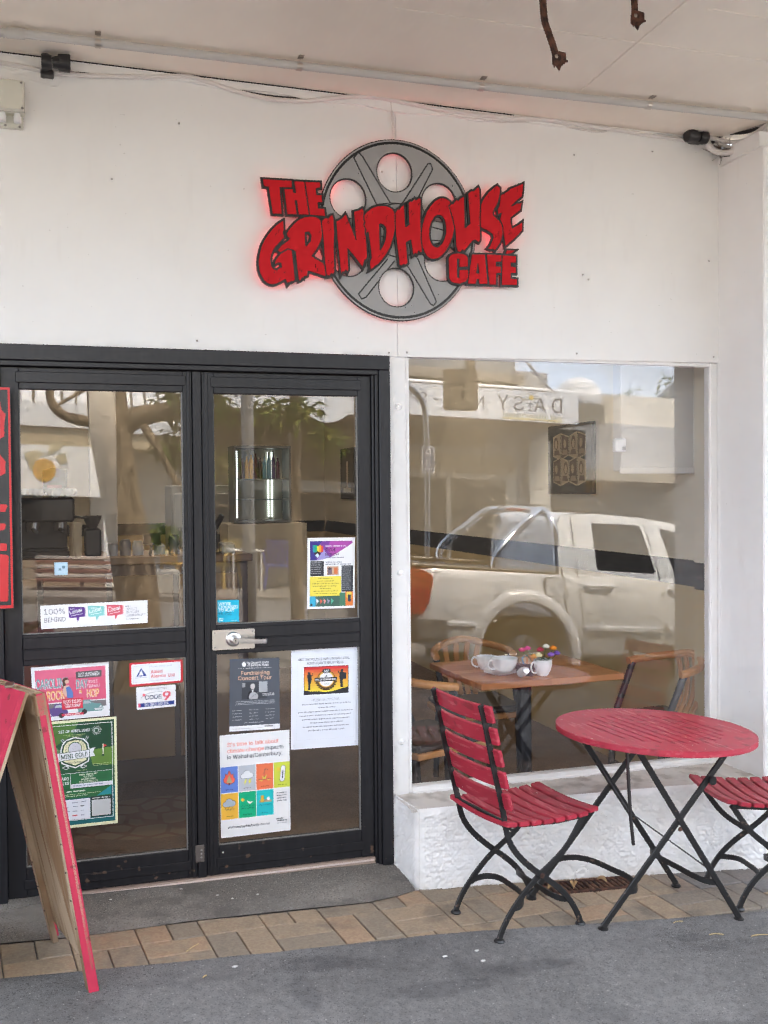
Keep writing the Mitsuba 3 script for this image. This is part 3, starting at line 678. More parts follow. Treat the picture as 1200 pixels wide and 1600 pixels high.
# ================================================================== PRINTED SHEETS ON THE DOOR GLASS
INK = (0.03, 0.03, 0.035)
class Sheet:
    def __init__(self, key, label, cat, P, Y=0.0215, white=(0.80, 0.80, 0.80), thick=0.0006, radius=0.0, tape=True):
        self.key = thing(key, label, cat)
        self.P = np.array(P, float)                       # corners: top left, top right, bottom right, bottom left (x, z)
        self.W = np.linalg.norm(self.P[1] - self.P[0]); self.H = np.linalg.norm(self.P[3] - self.P[0])
        self.Y, self.n, self.parts = Y, 0, {}
        base = sbox(0, 0, self.W, self.H)
        if radius:
            base = base.buffer(-radius).buffer(radius)
        self.base = base
        m = ext(base, thick, 0.0)
        v = np.asarray(m.vertices)
        q = self.to(v[:, 0], v[:, 2])
        f = m.faces[:, ::-1]
        put(self.key + '__paper', trimesh.Trimesh(np.c_[q[:, 0], Y + v[:, 1] + thick, q[:, 1]], f, process=False), 'print', col=white)
    def to(self, u, d):
        s, t = np.asarray(u) / self.W, np.asarray(d) / self.H
        s, t = s[:, None], t[:, None]
        return (1 - t) * ((1 - s) * self.P[0] + s * self.P[1]) + t * ((1 - s) * self.P[3] + s * self.P[2])
    def tri(self, v, f, col, part='picture'):
        self.n += 1
        q = self.to(v[:, 0], v[:, 1])
        w = np.c_[q[:, 0], np.full(len(q), self.Y - 0.00003 * self.n - 0.00005), q[:, 1]]
        a = cross2(q[f[:, 1]] - q[f[:, 0]], q[f[:, 2]] - q[f[:, 0]])
        f = np.where((a < 0)[:, None], f[:, ::-1], f)
        vs, fs, cs = self.parts.setdefault(part, ([], [], []))
        fs.append(f + sum(len(x) for x in vs)); vs.append(w); cs.append(np.tile(col, (len(w), 1)))
    def poly(self, p, col, part='picture'):
        p = p if hasattr(p, 'buffer') else Polygon(p)
        for g in geoms(p.buffer(0).intersection(self.base)):
            v, f = trimesh.creation.triangulate_polygon(g, engine='earcut')
            self.tri(v, f, col, part)
    def rect(self, u0, d0, u1, d1, col, r=0.0, part='picture'):
        p = sbox(u0, d0, u1, d1)
        self.poly(p.buffer(-r).buffer(r) if r else p, col, part)
    def line(self, pts, w, col, part='picture'):
        self.poly(LineString(pts).buffer(w / 2, cap_style=2), col, part)
    def circ(self, u, d, r, col, n=12, sy=1.0):
        self.poly(affinity.scale(Point(u, d).buffer(r, n), 1, sy), col)
    def text(self, s, u, d, h, col, width=None, bold=False, align='l', rot=0.0):
        v, f, w = text2(s, h, bold, width)
        off = {'l': 0, 'c': -w / 2, 'r': -w}[align]
        x, z = v[:, 0] + off, v[:, 1]
        c, s_ = math.cos(rot), math.sin(rot)
        self.tri(np.c_[u + c * x + s_ * z, d - (-s_ * x + c * z)], f, col, 'lettering')
    def greek(self, u0, u1, d, h, col, fill=0.8, align='c'):
        """a line of print too small to read: word-sized dashes"""
        r = np.random.default_rng(int(abs(d * 1e5)) + int(u0 * 1e4))
        w = (u1 - u0) * fill
        x = {'c': (u0 + u1) / 2 - w / 2, 'l': u0, 'r': u1 - w}[align]
        end = x + w
        ps = []
        while x < end:
            l = min(r.uniform(1.2, 5.5) * h, end - x)
            k = x
            while k < x + l - 0.3 * h:
                q = r.uniform(0.35, 0.6) * h
                ps.append(sbox(k, d - h * r.uniform(0.7, 1.0), k + q, d)); k += q + 0.16 * h
            x += l + 0.55 * h
        if ps:
            v = np.vstack([np.array(p.exterior.coords)[:4] for p in ps])
            f = np.vstack([np.array([[0, 1, 2], [0, 2, 3]]) + 4 * i for i in range(len(ps))])
            self.tri(v, f, col, 'lettering')
    def done(self):
        for part, (vs, fs, cs) in self.parts.items():
            v, f, c = np.vstack(vs), np.vstack(fs), np.vstack(cs)
            put(self.key + '__' + part, trimesh.Trimesh(v, f, process=False), 'print', colors=c, kind='stuff')
        return self.key

# --- long white "100% behind local" sticker
s = Sheet('window_sticker', 'long white sticker reading 100% BEHIND with three speech bubbles on the left door', 'sticker', [(-0.091, 1.126), (0.315, 1.132), (0.315, 1.041), (-0.088, 1.035)])
s.text('100%', 0.013, 0.036, 0.021, (0.16, 0.15, 0.19), width=0.078); s.text('BEHIND', 0.013, 0.066, 0.0175, (0.16, 0.15, 0.19), width=0.079)
for u, c, c2, w1 in ((0.104, (0.10, 0.035, 0.24), (0.22, 0.13, 0.36), 'BUY'), (0.177, (0.24, 0.58, 0.56), (0.40, 0.68, 0.66), 'THINK'), (0.249, (0.66, 0.11, 0.15), (0.75, 0.30, 0.33), 'GO')):
    s.poly([(u + 0.004, 0.013), (u + 0.064, 0.017), (u + 0.063, 0.051), (u + 0.041, 0.053), (u + 0.036, 0.068), (u + 0.030, 0.054), (u + 0.005, 0.055)], c2)
    s.poly([(u, 0.010), (u + 0.060, 0.014), (u + 0.059, 0.049), (u + 0.041, 0.051), (u + 0.036, 0.060), (u + 0.030, 0.070), (u + 0.030, 0.052), (u + 0.001, 0.052)], c)
    s.text(w1, u + 0.006, 0.023, 0.007, (0.8, 0.8, 0.82)); s.text('Local', u + 0.006, 0.040, 0.014, (0.85, 0.85, 0.85), bold=True, width=0.048, rot=-0.22)
    s.line([(u + 0.01, 0.047), (u + 0.03, 0.042), (u + 0.052, 0.040)], 0.0018, (0.85, 0.85, 0.85))
for k, c in enumerate(((0.1, 0.05, 0.24), (0.15, 0.15, 0.2), (0.5, 0.5, 0.55))):
    s.circ(0.3225 + 0.008 * k, 0.020, 0.0024, c, 6)
for k, t in enumerate(('INVEST', 'IN YOUR', 'COMMUNITY')):
    s.text(t, 0.321, 0.036 + 0.0125 * k, 0.0085, (0.25, 0.24, 0.30), width=(0.044, 0.052, 0.078)[k])
s.line([(0.322 + 0.004 * k, 0.0715 + 0.0015 * (-1) ** k) for k in range(14)], 0.0014, (0.12, 0.11, 0.15)); s.done()

# --- pink rock and hop poster
s = Sheet('event_poster', 'pink landscape poster for a rock and hop day with two cars', 'poster', [(-0.129, 0.888), (0.162, 0.894), (0.164, 0.680), (-0.120, 0.675)], Y=0.0222)
W, H = s.W, s.H
s.rect(0.013, 0.014, W - 0.013, 0.150, (0.66, 0.115, 0.20)); s.rect(0.013, 0.015, W - 0.013, 0.050, (0.70, 0.15, 0.24))
s.rect(0.013, 0.144, W - 0.013, 0.148, (0.8, 0.78, 0.78)); s.rect(0.013, 0.148, W - 0.013, 0.172, (0.20, 0.18, 0.185)); s.rect(0.013, 0.172, W - 0.013, 0.176, (0.8, 0.78, 0.78))
for t, u, d, h, w, c in (('CAROLINE', 0.016, 0.086, 0.036, 0.118, (0.19, 0.36, 0.36)), ('DAY', 0.166, 0.095, 0.034, 0.044, (0.19, 0.36, 0.36)), ('ROCK', 0.054, 0.132, 0.034, 0.068, (0.80, 0.42, 0.14)), ('&', 0.176, 0.114, 0.013, None, (0.80, 0.42, 0.14)), ('HOP', 0.206, 0.132, 0.030, 0.046, (0.80, 0.42, 0.14))):
    s.text(t, u - 0.0015, d + 0.0015, h, (0.80, 0.76, 0.76), width=w, bold=True); s.text(t, u, d, h, c, width=w, bold=True)
s.rect(0.166, 0.030, W - 0.028, 0.056, (0.10, 0.085, 0.09)); s.text('16.17.18.19 MARCH', 0.174, 0.050, 0.015, (0.85, 0.83, 0.83), width=0.080, bold=True)
s.text('2023', 0.212, 0.078, 0.011, (0.86, 0.80, 0.82), width=0.034); s.text('TIMARU', 0.206, 0.095, 0.011, (0.86, 0.80, 0.82), width=0.048)
s.circ(0.126, 0.062, 0.012, (0.10, 0.055, 0.04)); s.poly([(0.117, 0.060), (0.113, 0.09), (0.122, 0.094), (0.128, 0.07)], (0.10, 0.055, 0.04)); s.circ(0.131, 0.066, 0.008, (0.66, 0.42, 0.33))
s.poly([(0.118, 0.082), (0.137, 0.080), (0.148, 0.098), (0.150, 0.122), (0.124, 0.124), (0.112, 0.106)], (0.66, 0.42, 0.33)); s.poly([(0.126, 0.088), (0.140, 0.084), (0.152, 0.108), (0.152, 0.130), (0.130, 0.130), (0.128, 0.106)], (0.12, 0.20, 0.46))
def toycar(u, d, k, body, side):
    s.poly([(u, d), (u + 0.010 * k, d - 0.020), (u + 0.045 * k, d - 0.026), (u + 0.052 * k, d - 0.040), (u + 0.078 * k, d - 0.040), (u + 0.086 * k, d - 0.024), (u + 0.100 * k, d - 0.010), (u + 0.098 * k, d + 0.006), (u + 0.01 * k, d + 0.008)], body)
    s.poly([(u + 0.056 * k, d - 0.036), (u + 0.075 * k, d - 0.036), (u + 0.080 * k, d - 0.025), (u + 0.049 * k, d - 0.025)], (0.42, 0.45, 0.48))
    s.rect(*sorted((u + 0.004 * k, u + 0.036 * k))[:1], d - 0.004, sorted((u + 0.004 * k, u + 0.036 * k))[1], d + 0.004, side); s.circ(u + 0.075 * k, d + 0.006, 0.010, (0.05, 0.05, 0.05)); s.circ(u + 0.012 * k, d - 0.010, 0.004, (0.75, 0.75, 0.75))
toycar(0.030, 0.190, 1.0, (0.14, 0.09, 0.26), (0.55, 0.55, 0.58)); toycar(0.268, 0.182, -1.0, (0.16, 0.32, 0.31), (0.6, 0.62, 0.62))
s.rect(0.108, 0.132, 0.188, 0.174, (0.62, 0.05, 0.08)); s.text('LUCKY $10,000', 0.148, 0.150, 0.0125, (0.85, 0.82, 0.82), width=0.068, bold=True, align='c'); s.text('TICKET DRAW', 0.148, 0.167, 0.0125, (0.85, 0.82, 0.82), width=0.060, bold=True, align='c')
s.rect(0.106, 0.190, 0.190, 0.199, (0.62, 0.05, 0.08)); s.greek(0.110, 0.186, 0.197, 0.005, (0.8, 0.7, 0.7))
for k in range(3):
    s.poly([(0.014 + 0.004 * k, 0.192), (0.020 + 0.006 * k, 0.178 + 0.003 * k), (0.022 + 0.006 * k, 0.186 + 0.003 * k)], (0.6, 0.05, 0.1))
s.done()

# --- green mini golf poster
s = Sheet('golf_poster', 'green mini golf poster with a cream border on the left door', 'poster', [(-0.106, 0.672), (0.189, 0.675), (0.189, 0.250), (-0.106, 0.247)], Y=0.0215, white=(0.76, 0.77, 0.50))
W, H = s.W, s.H
G0, G1, G2, G3 = (0.030, 0.105, 0.048), (0.018, 0.070, 0.035), (0.085, 0.19, 0.045), (0.045, 0.17, 0.06)
s.rect(0.010, 0.010, W - 0.010, H - 0.012, G0)
s.poly([(0.010, 0.010), (0.150, 0.010), (0.125, 0.060), (0.06, 0.10), (0.010, 0.13)], G2); s.poly([(0.150, 0.010), (W - 0.01, 0.010), (W - 0.01, 0.115), (0.20, 0.125), (0.13, 0.09)], G1)
s.poly([(0.010, 0.115), (0.06, 0.098), (0.085, 0.120), (0.05, 0.150), (0.010, 0.16)], (0.12, 0.22, 0.10)); s.poly([(W - 0.01, 0.115), (0.19, 0.125), (0.20, 0.18), (W - 0.01, 0.19)], (0.13, 0.25, 0.05)); s.poly([(0.01, 0.30), (W - 0.01, 0.27), (W - 0.01, H - 0.012), (0.01, H - 0.012)], (0.016, 0.13, 0.14))
for a in ([(0.018, 0.020), (W - 0.018, 0.020), (W - 0.018, H - 0.030), (0.018, H - 0.030), (0.018, 0.020)],):
    s.line(a, 0.0022, (0.8, 0.82, 0.8))
s.text('1ST OF APRIL 2023', 0.075, 0.049, 0.0105, (0.85, 0.87, 0.85), width=0.118, bold=True); s.greek(0.085, 0.185, 0.060, 0.003, (0.5, 0.6, 0.25)); s.greek(0.10, 0.17, 0.066, 0.003, (0.5, 0.6, 0.25))
for k in range(16):
    a = k * math.pi / 8; s.line([(0.218 + 0.011 * math.cos(a), 0.048 + 0.011 * math.sin(a)), (0.218 + 0.019 * math.cos(a), 0.048 + 0.019 * math.sin(a))], 0.0013, (0.8, 0.85, 0.82))
s.circ(0.218, 0.048, 0.0095, (0.8, 0.85, 0.82)); s.circ(0.218, 0.048, 0.0075, G1)
for u, d in ((0.048, 0.060), (0.2675, 0.213)):
    s.circ(u, d, 0.0048, (0.80, 0.72, 0.10), 8) if u < 0.1 else s.circ(0.238, 0.216, 0.0045, (0.80, 0.72, 0.10), 8)
for u, d, q in ((0.038, 0.073, 1), (0.240, 0.104, 1)):
    s.rect(u, d, u + 0.004, d + 0.044, (0.80, 0.80, 0.62)); s.poly([(u + 0.004, d), (u + 0.018, d + 0.006), (u + 0.004, d + 0.013)], (0.68, 0.06, 0.06)); s.circ(u + 0.002, d + 0.044, 0.006, (0.02, 0.06, 0.04), 8, 0.6)
for pa in ([(0.086, 0.072), (0.165, 0.182)], [(0.186, 0.068), (0.098, 0.182)]):
    s.line(pa, 0.0085, (0.8, 0.82, 0.8)); s.line(pa, 0.0045, G1)
for u, d, sg_ in ((0.086, 0.184, 1), (0.182, 0.184, -1)):
    s.poly([(u, d), (u + 0.016 * sg_, d + 0.010), (u + 0.028 * sg_, d + 0.004), (u + 0.020 * sg_, d - 0.006)], (0.8, 0.82, 0.8)); s.poly([(u + 0.004 * sg_, d + 0.001), (u + 0.016 * sg_, d + 0.007), (u + 0.024 * sg_, d + 0.003), (u + 0.018 * sg_, d - 0.003)], G1)
shield = [(0.086, 0.120), (0.090, 0.098), (0.105, 0.080), (0.136, 0.072), (0.167, 0.080), (0.182, 0.098), (0.186, 0.120), (0.184, 0.165), (0.136, 0.186), (0.088, 0.165)]
for b_, c in ((0.0045, (0.85, 0.86, 0.84)), (0.0, G1), (-0.006, (0.78, 0.76, 0.50))):
    s.poly(Polygon(shield).buffer(b_), c)
s.circ(0.136, 0.112, 0.026, G0); s.circ(0.136, 0.113, 0.0235, (0.62, 0.63, 0.66))
for k in range(14):
    a = k * 2.4; r = 0.0055 * math.sqrt(k); s.circ(0.136 + r * math.cos(a), 0.112 + r * math.sin(a), 0.0014, (0.50, 0.51, 0.55), 4)
for k, ch in enumerate('SOUTH CANTERBURY'):
    if ch == ' ':
        continue
    a = math.pi * (1.08 - 1.16 * k / 15); s.text(ch, 0.136 + 0.031 * math.cos(math.pi - a) * -1, 0.113 - 0.031 * math.sin(a), 0.006, G1, align='c', rot=math.pi / 2 - a)
s.poly([(0.058, 0.128), (0.082, 0.126), (0.082, 0.160), (0.058, 0.160), (0.066, 0.144)], (0.80, 0.82, 0.82)); s.poly([(0.212, 0.114), (0.190, 0.118), (0.190, 0.150), (0.212, 0.148), (0.204, 0.132)], (0.80, 0.82, 0.82))
s.poly([(0.078, 0.126), (0.192, 0.120), (0.192, 0.152), (0.078, 0.158)], G1); s.poly([(0.080, 0.128), (0.190, 0.122), (0.190, 0.150), (0.080, 0.156)], (0.80, 0.82, 0.83)); s.text('MINI GOLF', 0.084, 0.151, 0.017, G1, width=0.100, rot=-0.05, bold=True)
s.text('2023 CHAMPS', 0.136, 0.170, 0.0065, G1, align='c', width=0.054)
for d, a, b_ in ((0.108, 0.012, 0.06), (0.113, 0.02, 0.075), (0.180, 0.20, 0.27), (0.186, 0.205, 0.26), (0.200, 0.14, 0.18)):
    s.line([(a, d), (b_, d)], 0.0014, (0.55, 0.66, 0.30))
s.line([(0.052, 0.168), (0.042, 0.202)], 0.003, (0.7, 0.75, 0.7)); s.line([(0.036, 0.204), (0.055, 0.202)], 0.004, (0.7, 0.75, 0.7))
s.rect(0.018, 0.208, W - 0.018, 0.2095, (0.8, 0.82, 0.8)); s.rect(0.018, 0.2095, 0.116, 0.268, (0.03, 0.155, 0.06)); s.rect(0.1185, 0.2095, W - 0.019, 0.252, (0.03, 0.155, 0.06)); s.rect(0.1185, 0.252, W - 0.019, 0.268, (0.72, 0.75, 0.78)); s.rect(0.1165, 0.2095, 0.1185, 0.268, (0.8, 0.82, 0.8))
s.text('BEST CARD', 0.112, 0.234, 0.0115, (0.85, 0.87, 0.85), width=0.080, bold=True, align='r'); s.text('36 HOLES', 0.112, 0.252, 0.0115, (0.85, 0.87, 0.85), width=0.066, bold=True, align='r')
for d, h, a, b_ in ((0.220, 0.006, 0.15, 0.218), (0.226, 0.003, 0.165, 0.205), (0.230, 0.003, 0.168, 0.20), (0.239, 0.006, 0.158, 0.212), (0.245, 0.003, 0.15, 0.22), (0.2495, 0.003, 0.15, 0.22)):
    s.greek(a, b_, d, h, (0.7, 0.75, 0.6), 1.0)
s.greek(0.128, 0.24, 0.262, 0.005, (0.25, 0.3, 0.4), 1.0)
s.rect(0.018, 0.270, W - 0.024, 0.308, (0.03, 0.15, 0.055)); s.poly([(W - 0.024, 0.270), (W - 0.024, 0.304), (0.215, 0.306)], (0.03, 0.28, 0.30)); s.greek(0.10, 0.175, 0.283, 0.006, (0.75, 0.8, 0.7), 1.0); s.greek(0.04, 0.23, 0.293, 0.003, (0.6, 0.68, 0.4), 1.0); s.greek(0.09, 0.18, 0.300, 0.003, (0.7, 0.75, 0.6), 1.0)
s.rect(0.020, 0.312, 0.190, H - 0.033, (0.76, 0.79, 0.83)); s.rect(0.192, 0.308, W - 0.022, H - 0.036, (0.025, 0.05, 0.045)); s.greek(0.198, 0.266, 0.317, 0.005, (0.7, 0.72, 0.7), 1.0); s.rect(0.196, 0.322, W - 0.027, H - 0.040, (0.55, 0.57, 0.56))
for k in range(22):
    u, d = 0.028 + 0.031 * (k % 5) + rng.uniform(0, 0.006), 0.322 + 0.017 * (k // 5)
    s.rect(u, d, u + rng.uniform(0.010, 0.022), d + rng.uniform(0.002, 0.006), [(0.35, 0.38, 0.44), (0.5, 0.52, 0.58), (0.6, 0.1, 0.1), (0.05, 0.06, 0.07)][(k * 7) % 4 if k % 3 == 0 else k % 2])
s.done()

# --- alarm company signs
s = Sheet('alarm_sign', 'white alarm company sticker with a red border on the left door', 'sticker', [(0.2405, 0.884), (0.4505, 0.886), (0.4505, 0.794), (0.2405, 0.789)], white=(0.62, 0.045, 0.055), radius=0.006)
s.rect(0.008, 0.007, s.W - 0.008, s.H - 0.008, (0.80, 0.81, 0.84), 0.006); s.line([(0.015, 0.015), (0.078, 0.013), (0.078, 0.080), (0.015, 0.081), (0.015, 0.015)], 0.0007, (0.5, 0.52, 0.58))
tri = Polygon([(0.027, 0.057), (0.046, 0.024), (0.049, 0.024), (0.0675, 0.056)]).difference(Polygon([(0.0345, 0.0535), (0.047, 0.031), (0.056, 0.0525)]))
s.poly(tri, (0.020, 0.05, 0.26)); s.line([(0.048, 0.024), (0.060, 0.046)], 0.0014, (0.8, 0.81, 0.84)); s.greek(0.024, 0.068, 0.063, 0.003, (0.35, 0.38, 0.5), 1.0)
s.text('Security Protection By', 0.083, 0.0235, 0.0065, (0.35, 0.40, 0.52), width=0.084); s.text('Allied', 0.083, 0.048, 0.0125, (0.60, 0.06, 0.06), width=0.046, bold=True); s.text('Alarms Ltd', 0.083, 0.066, 0.0125, (0.60, 0.06, 0.06), width=0.094, bold=True); s.text('www.alliedalarms.co.nz', 0.083, 0.080, 0.0055, (0.35, 0.40, 0.52), width=0.090); s.done()
s = Sheet('monitoring_sign', 'small white sticker reading MONITORED BY CODE 9 under the alarm sticker', 'sticker', [(0.266, 0.785), (0.4215, 0.787), (0.4215, 0.699), (0.268, 0.695)], radius=0.004)
s.text('MONITORED BY', s.W / 2, 0.0155, 0.0075, (0.10, 0.11, 0.13), width=0.088, align='c'); s.line([(0.016, 0.052), (0.020, 0.042), (0.032, 0.033), (0.052, 0.026), (0.08, 0.0235), (0.104, 0.026)], 0.0011, (0.05, 0.1, 0.12)); s.circ(0.030, 0.033, 0.0055, (0.70, 0.11, 0.15))
s.text('CODE', 0.033, 0.052, 0.0165, (0.018, 0.03, 0.10), width=0.066, bold=True); s.text('9', 0.103, 0.060, 0.034, (0.70, 0.10, 0.14), width=0.033, bold=True)
s.rect(0.006, 0.0655, s.W - 0.006, 0.081, (0.02, 0.045, 0.22)); s.poly([(0.006, 0.0655), (0.013, 0.0655), (0.017, 0.073), (0.013, 0.081), (0.006, 0.081)], (0.65, 0.1, 0.18)); s.text('PH. 0800 263 394', 0.032, 0.0785, 0.0115, (0.85, 0.85, 0.88), width=0.094, bold=True); s.done()

# --- concert poster
s = Sheet('concert_poster', 'dark grey fundraising concert tour poster on the right door', 'poster', [(0.641, 0.876), (0.847, 0.871), (0.845, 0.574), (0.635, 0.577)], Y=0.0222, white=(0.085, 0.095, 0.115))
W = s.W
s.text('The Beautiful World', 0.068, 0.021, 0.0075, (0.8, 0.8, 0.8), width=0.092, bold=True); s.text('of Baroque Music', 0.073, 0.0315, 0.0085, (0.8, 0.8, 0.8), width=0.090, bold=True); s.circ(0.058, 0.024, 0.009, (0.8, 0.8, 0.8), 8); s.rect(0.056, 0.010, 0.060, 0.034, (0.8, 0.8, 0.8)); s.greek(0.035, 0.175, 0.041, 0.003, (0.6, 0.6, 0.6), 1.0)
s.text('Fundraising', W / 2 + 0.002, 0.067, 0.0155, (0.66, 0.42, 0.30), width=0.118, align='c', bold=True); s.text('Concert Tour', W / 2 + 0.001, 0.088, 0.0155, (0.66, 0.42, 0.30), width=0.140, align='c', bold=True)
s.rect(0.050, 0.097, 0.154, 0.168, (0.05, 0.055, 0.065)); s.rect(0.120, 0.097, 0.155, 0.141, (0.40, 0.42, 0.44)); s.rect(0.052, 0.100, 0.064, 0.118, (0.30, 0.31, 0.33))
s.circ(0.0945, 0.116, 0.0095, (0.55, 0.53, 0.52), 10, 1.3); s.poly([(0.072, 0.168), (0.078, 0.138), (0.094, 0.130), (0.112, 0.138), (0.122, 0.168)], (0.018, 0.018, 0.022)); s.poly([(0.090, 0.130), (0.0985, 0.130), (0.0945, 0.146)], (0.7, 0.7, 0.7)); s.circ(0.098, 0.158, 0.019, (0.42, 0.42, 0.43)); s.rect(0.060, 0.1685, 0.17, 0.19, (0.085, 0.095, 0.115)); s.line([(0.082, 0.166), (0.118, 0.140)], 0.002, (0.2, 0.2, 0.2))
s.greek(0.135, 0.185, 0.149, 0.004, (0.6, 0.6, 0.62), 1.0); s.greek(0.135, 0.185, 0.156, 0.004, (0.6, 0.6, 0.62), 1.0)
for d in (0.178, 0.184, 0.190):
    s.greek(0.02, 0.19, d, 0.0032, (0.45, 0.46, 0.48), 0.95)
for u in (0.012, 0.080, 0.148):
    for k in range(4):
        s.greek(u, u + 0.042, 0.214 + 0.013 * k, 0.0032, (0.42, 0.43, 0.45), 0.9, 'l')
s.greek(0.06, 0.14, 0.266, 0.0035, (0.55, 0.56, 0.58), 1.0); s.rect(0.0, 0.2765, W, 0.2975, (0.78, 0.79, 0.81)); s.greek(0.01, 0.09, 0.290, 0.004, (0.45, 0.46, 0.5), 0.9); s.rect(0.142, 0.281, 0.178, 0.2855, (0.12, 0.12, 0.13)); s.greek(0.112, 0.135, 0.290, 0.004, (0.5, 0.5, 0.5), 0.9); s.done()

# --- climate poster
s = Sheet('climate_poster', 'white climate change poster with seven coloured picture squares', 'poster', [(0.595, 0.566), (0.885, 0.567), (0.886, 0.146), (0.596, 0.143)], Y=0.0215)
W = s.W
RED, DK = (0.78, 0.24, 0.19), (0.06, 0.065, 0.08)
s.text("It's time to talk about", 0.030, 0.049, 0.0155, RED, width=0.214, bold=True); s.text('climate change', 0.030, 0.075, 0.0155, RED, width=0.152, bold=True); s.text('impacts', 0.188, 0.075, 0.0155, DK, width=0.077, bold=True); s.text('in Waitaha/Canterbury.', 0.030, 0.101, 0.0155, DK, width=0.231, bold=True)
cells = [(0.002, 0.132, (0.13, 0.23, 0.62)), (0.0755, 0.132, (0.50, 0.53, 0.58)), (0.149, 0.132, (0.80, 0.19, 0.085)), (0.2225, 0.132, (0.60, 0.66, 0.075)), (0.002, 0.242, (0.80, 0.46, 0.055)), (0.0755, 0.242, (0.008, 0.42, 0.20)), (0.149, 0.242, (0.02, 0.52, 0.54))]
for i, (u, d, c) in enumerate(cells):
    s.rect(u, d, min(u + 0.0705, W), d + 0.1065, c)
    s.greek(u + 0.01, u + 0.06, d + 0.096, 0.004, tuple(0.35 * x for x in c), 0.6 if i not in (5, 3) else 0.8)
def cloud(u, d, c):
    q = unary_union([Point(u - 0.015, d).buffer(0.010), Point(u, d - 0.008).buffer(0.014), Point(u + 0.015, d - 0.002).buffer(0.011), sbox(u - 0.018, d, u + 0.018, d + 0.010)]); s.poly(q.buffer(0.0012), DK); s.poly(q, c)
fl = Polygon([(0.016, 0.196), (0.013, 0.182), (0.020, 0.174), (0.022, 0.160), (0.030, 0.166), (0.037, 0.148), (0.046, 0.166), (0.053, 0.162), (0.054, 0.176), (0.061, 0.184), (0.056, 0.198), (0.037, 0.206)])
s.poly(fl.buffer(0.001), DK); s.poly(fl, (0.78, 0.13, 0.09)); s.poly([(0.024, 0.198), (0.037, 0.164), (0.050, 0.198)], (0.42, 0.36, 0.20)); s.rect(0.034, 0.198, 0.040, 0.208, DK)
cloud(0.110, 0.176, (0.78, 0.80, 0.82))
for u in (0.100, 0.118):
    s.poly([(u + 0.004, 0.190), (u - 0.004, 0.203), (u + 0.001, 0.203), (u - 0.004, 0.215), (u + 0.010, 0.199), (u + 0.004, 0.199), (u + 0.012, 0.190)], (0.75, 0.72, 0.12))
s.line([(0.183, 0.198), (0.181, 0.172), (0.185, 0.156), (0.193, 0.154), (0.198, 0.162)], 0.0016, DK); s.line([(0.155, 0.198), (0.213, 0.196)], 0.0014, DK); s.poly([(0.176, 0.196), (0.172, 0.180), (0.181, 0.190), (0.192, 0.178), (0.188, 0.196)], (0.75, 0.6, 0.1)); s.poly([(0.160, 0.199), (0.178, 0.199), (0.170, 0.206)], (0.8, 0.5, 0.1)); s.poly([(0.192, 0.199), (0.21, 0.198), (0.2, 0.204)], (0.8, 0.5, 0.1))
s.circ(0.242, 0.160, 0.0075, (0.75, 0.55, 0.05)); q = LineString([(0.262, 0.156), (0.257, 0.204)]).buffer(0.009); s.poly(q.buffer(0.0012), DK); s.poly(q, (0.82, 0.82, 0.82)); s.line([(0.261, 0.168), (0.258, 0.200)], 0.004, DK)
cloud(0.035, 0.286, (0.42, 0.48, 0.53))
for k in range(6):
    s.line([(0.020 + 0.007 * k, 0.300 + 0.004 * (k % 2)), (0.017 + 0.007 * k, 0.308 + 0.006 * (k % 2))], 0.002, DK)
s.circ(0.091, 0.274, 0.007, (0.80, 0.55, 0.06)); s.poly([(0.108, 0.278), (0.120, 0.285), (0.136, 0.284), (0.128, 0.289), (0.122, 0.293), (0.114, 0.289)], (0.85, 0.86, 0.85))
for d in (0.300, 0.310):
    s.line([(0.082 + 0.008 * k, d + 0.002 * (-1) ** k) for k in range(8)], 0.0013, (0.005, 0.12, 0.07))
s.poly([(0.156, 0.292), (0.166, 0.278), (0.196, 0.284), (0.212, 0.286), (0.212, 0.293)], (0.38, 0.34, 0.20)); s.rect(0.166, 0.264, 0.179, 0.293, (0.62, 0.42, 0.06)); s.circ(0.198, 0.279, 0.007, (0.8, 0.84, 0.84))
s.line([(0.156 + 0.007 * k, 0.303 + 0.002 * (-1) ** k) for k in range(9)], 0.0013, (0.01, 0.12, 0.25))
for k in range(4):
    s.greek(0.226, 0.282, 0.262 + 0.011 * k, 0.005, (0.14, 0.15, 0.18), 0.75)
s.text('itstimecanterbury.co.nz', 0.030, 0.387, 0.0095, DK, width=0.172, bold=True); s.greek(0.226, 0.262, 0.370, 0.005, DK, 0.8); s.greek(0.232, 0.282, 0.379, 0.006, DK, 0.9); s.greek(0.232, 0.278, 0.388, 0.003, (0.4, 0.4, 0.42), 0.9); s.done()

# --- motorcyclists notice
s = Sheet('ride_notice', 'white notice about motorcyclists with a red and yellow sunset picture', 'poster', [(0.897, 0.904), (1.1845, 0.900), (1.1825, 0.478), (0.891, 0.482)], Y=0.0215, white=(0.72, 0.745, 0.80))
W = s.W
s.text('MOTORCYCLISTS SUPPORTING LOCAL', W / 2 - 0.001, 0.052, 0.0095, (0.07, 0.07, 0.09), width=0.222, align='c', bold=True); s.text('SOUTH CANTERBURY RSAs', W / 2 + 0.002, 0.069, 0.0105, (0.07, 0.07, 0.09), width=0.158, align='c', bold=True)
s.line([(0.025, 0.035), (W - 0.02, 0.035), (W - 0.018, 0.385), (0.025, 0.385), (0.025, 0.035)], 0.0006, (0.62, 0.64, 0.70))
u0, d0, u1, d1 = 0.054, 0.078, 0.247, 0.196
s.rect(u0, d0, u1, d1, (0.03, 0.03, 0.03))
nb = 10
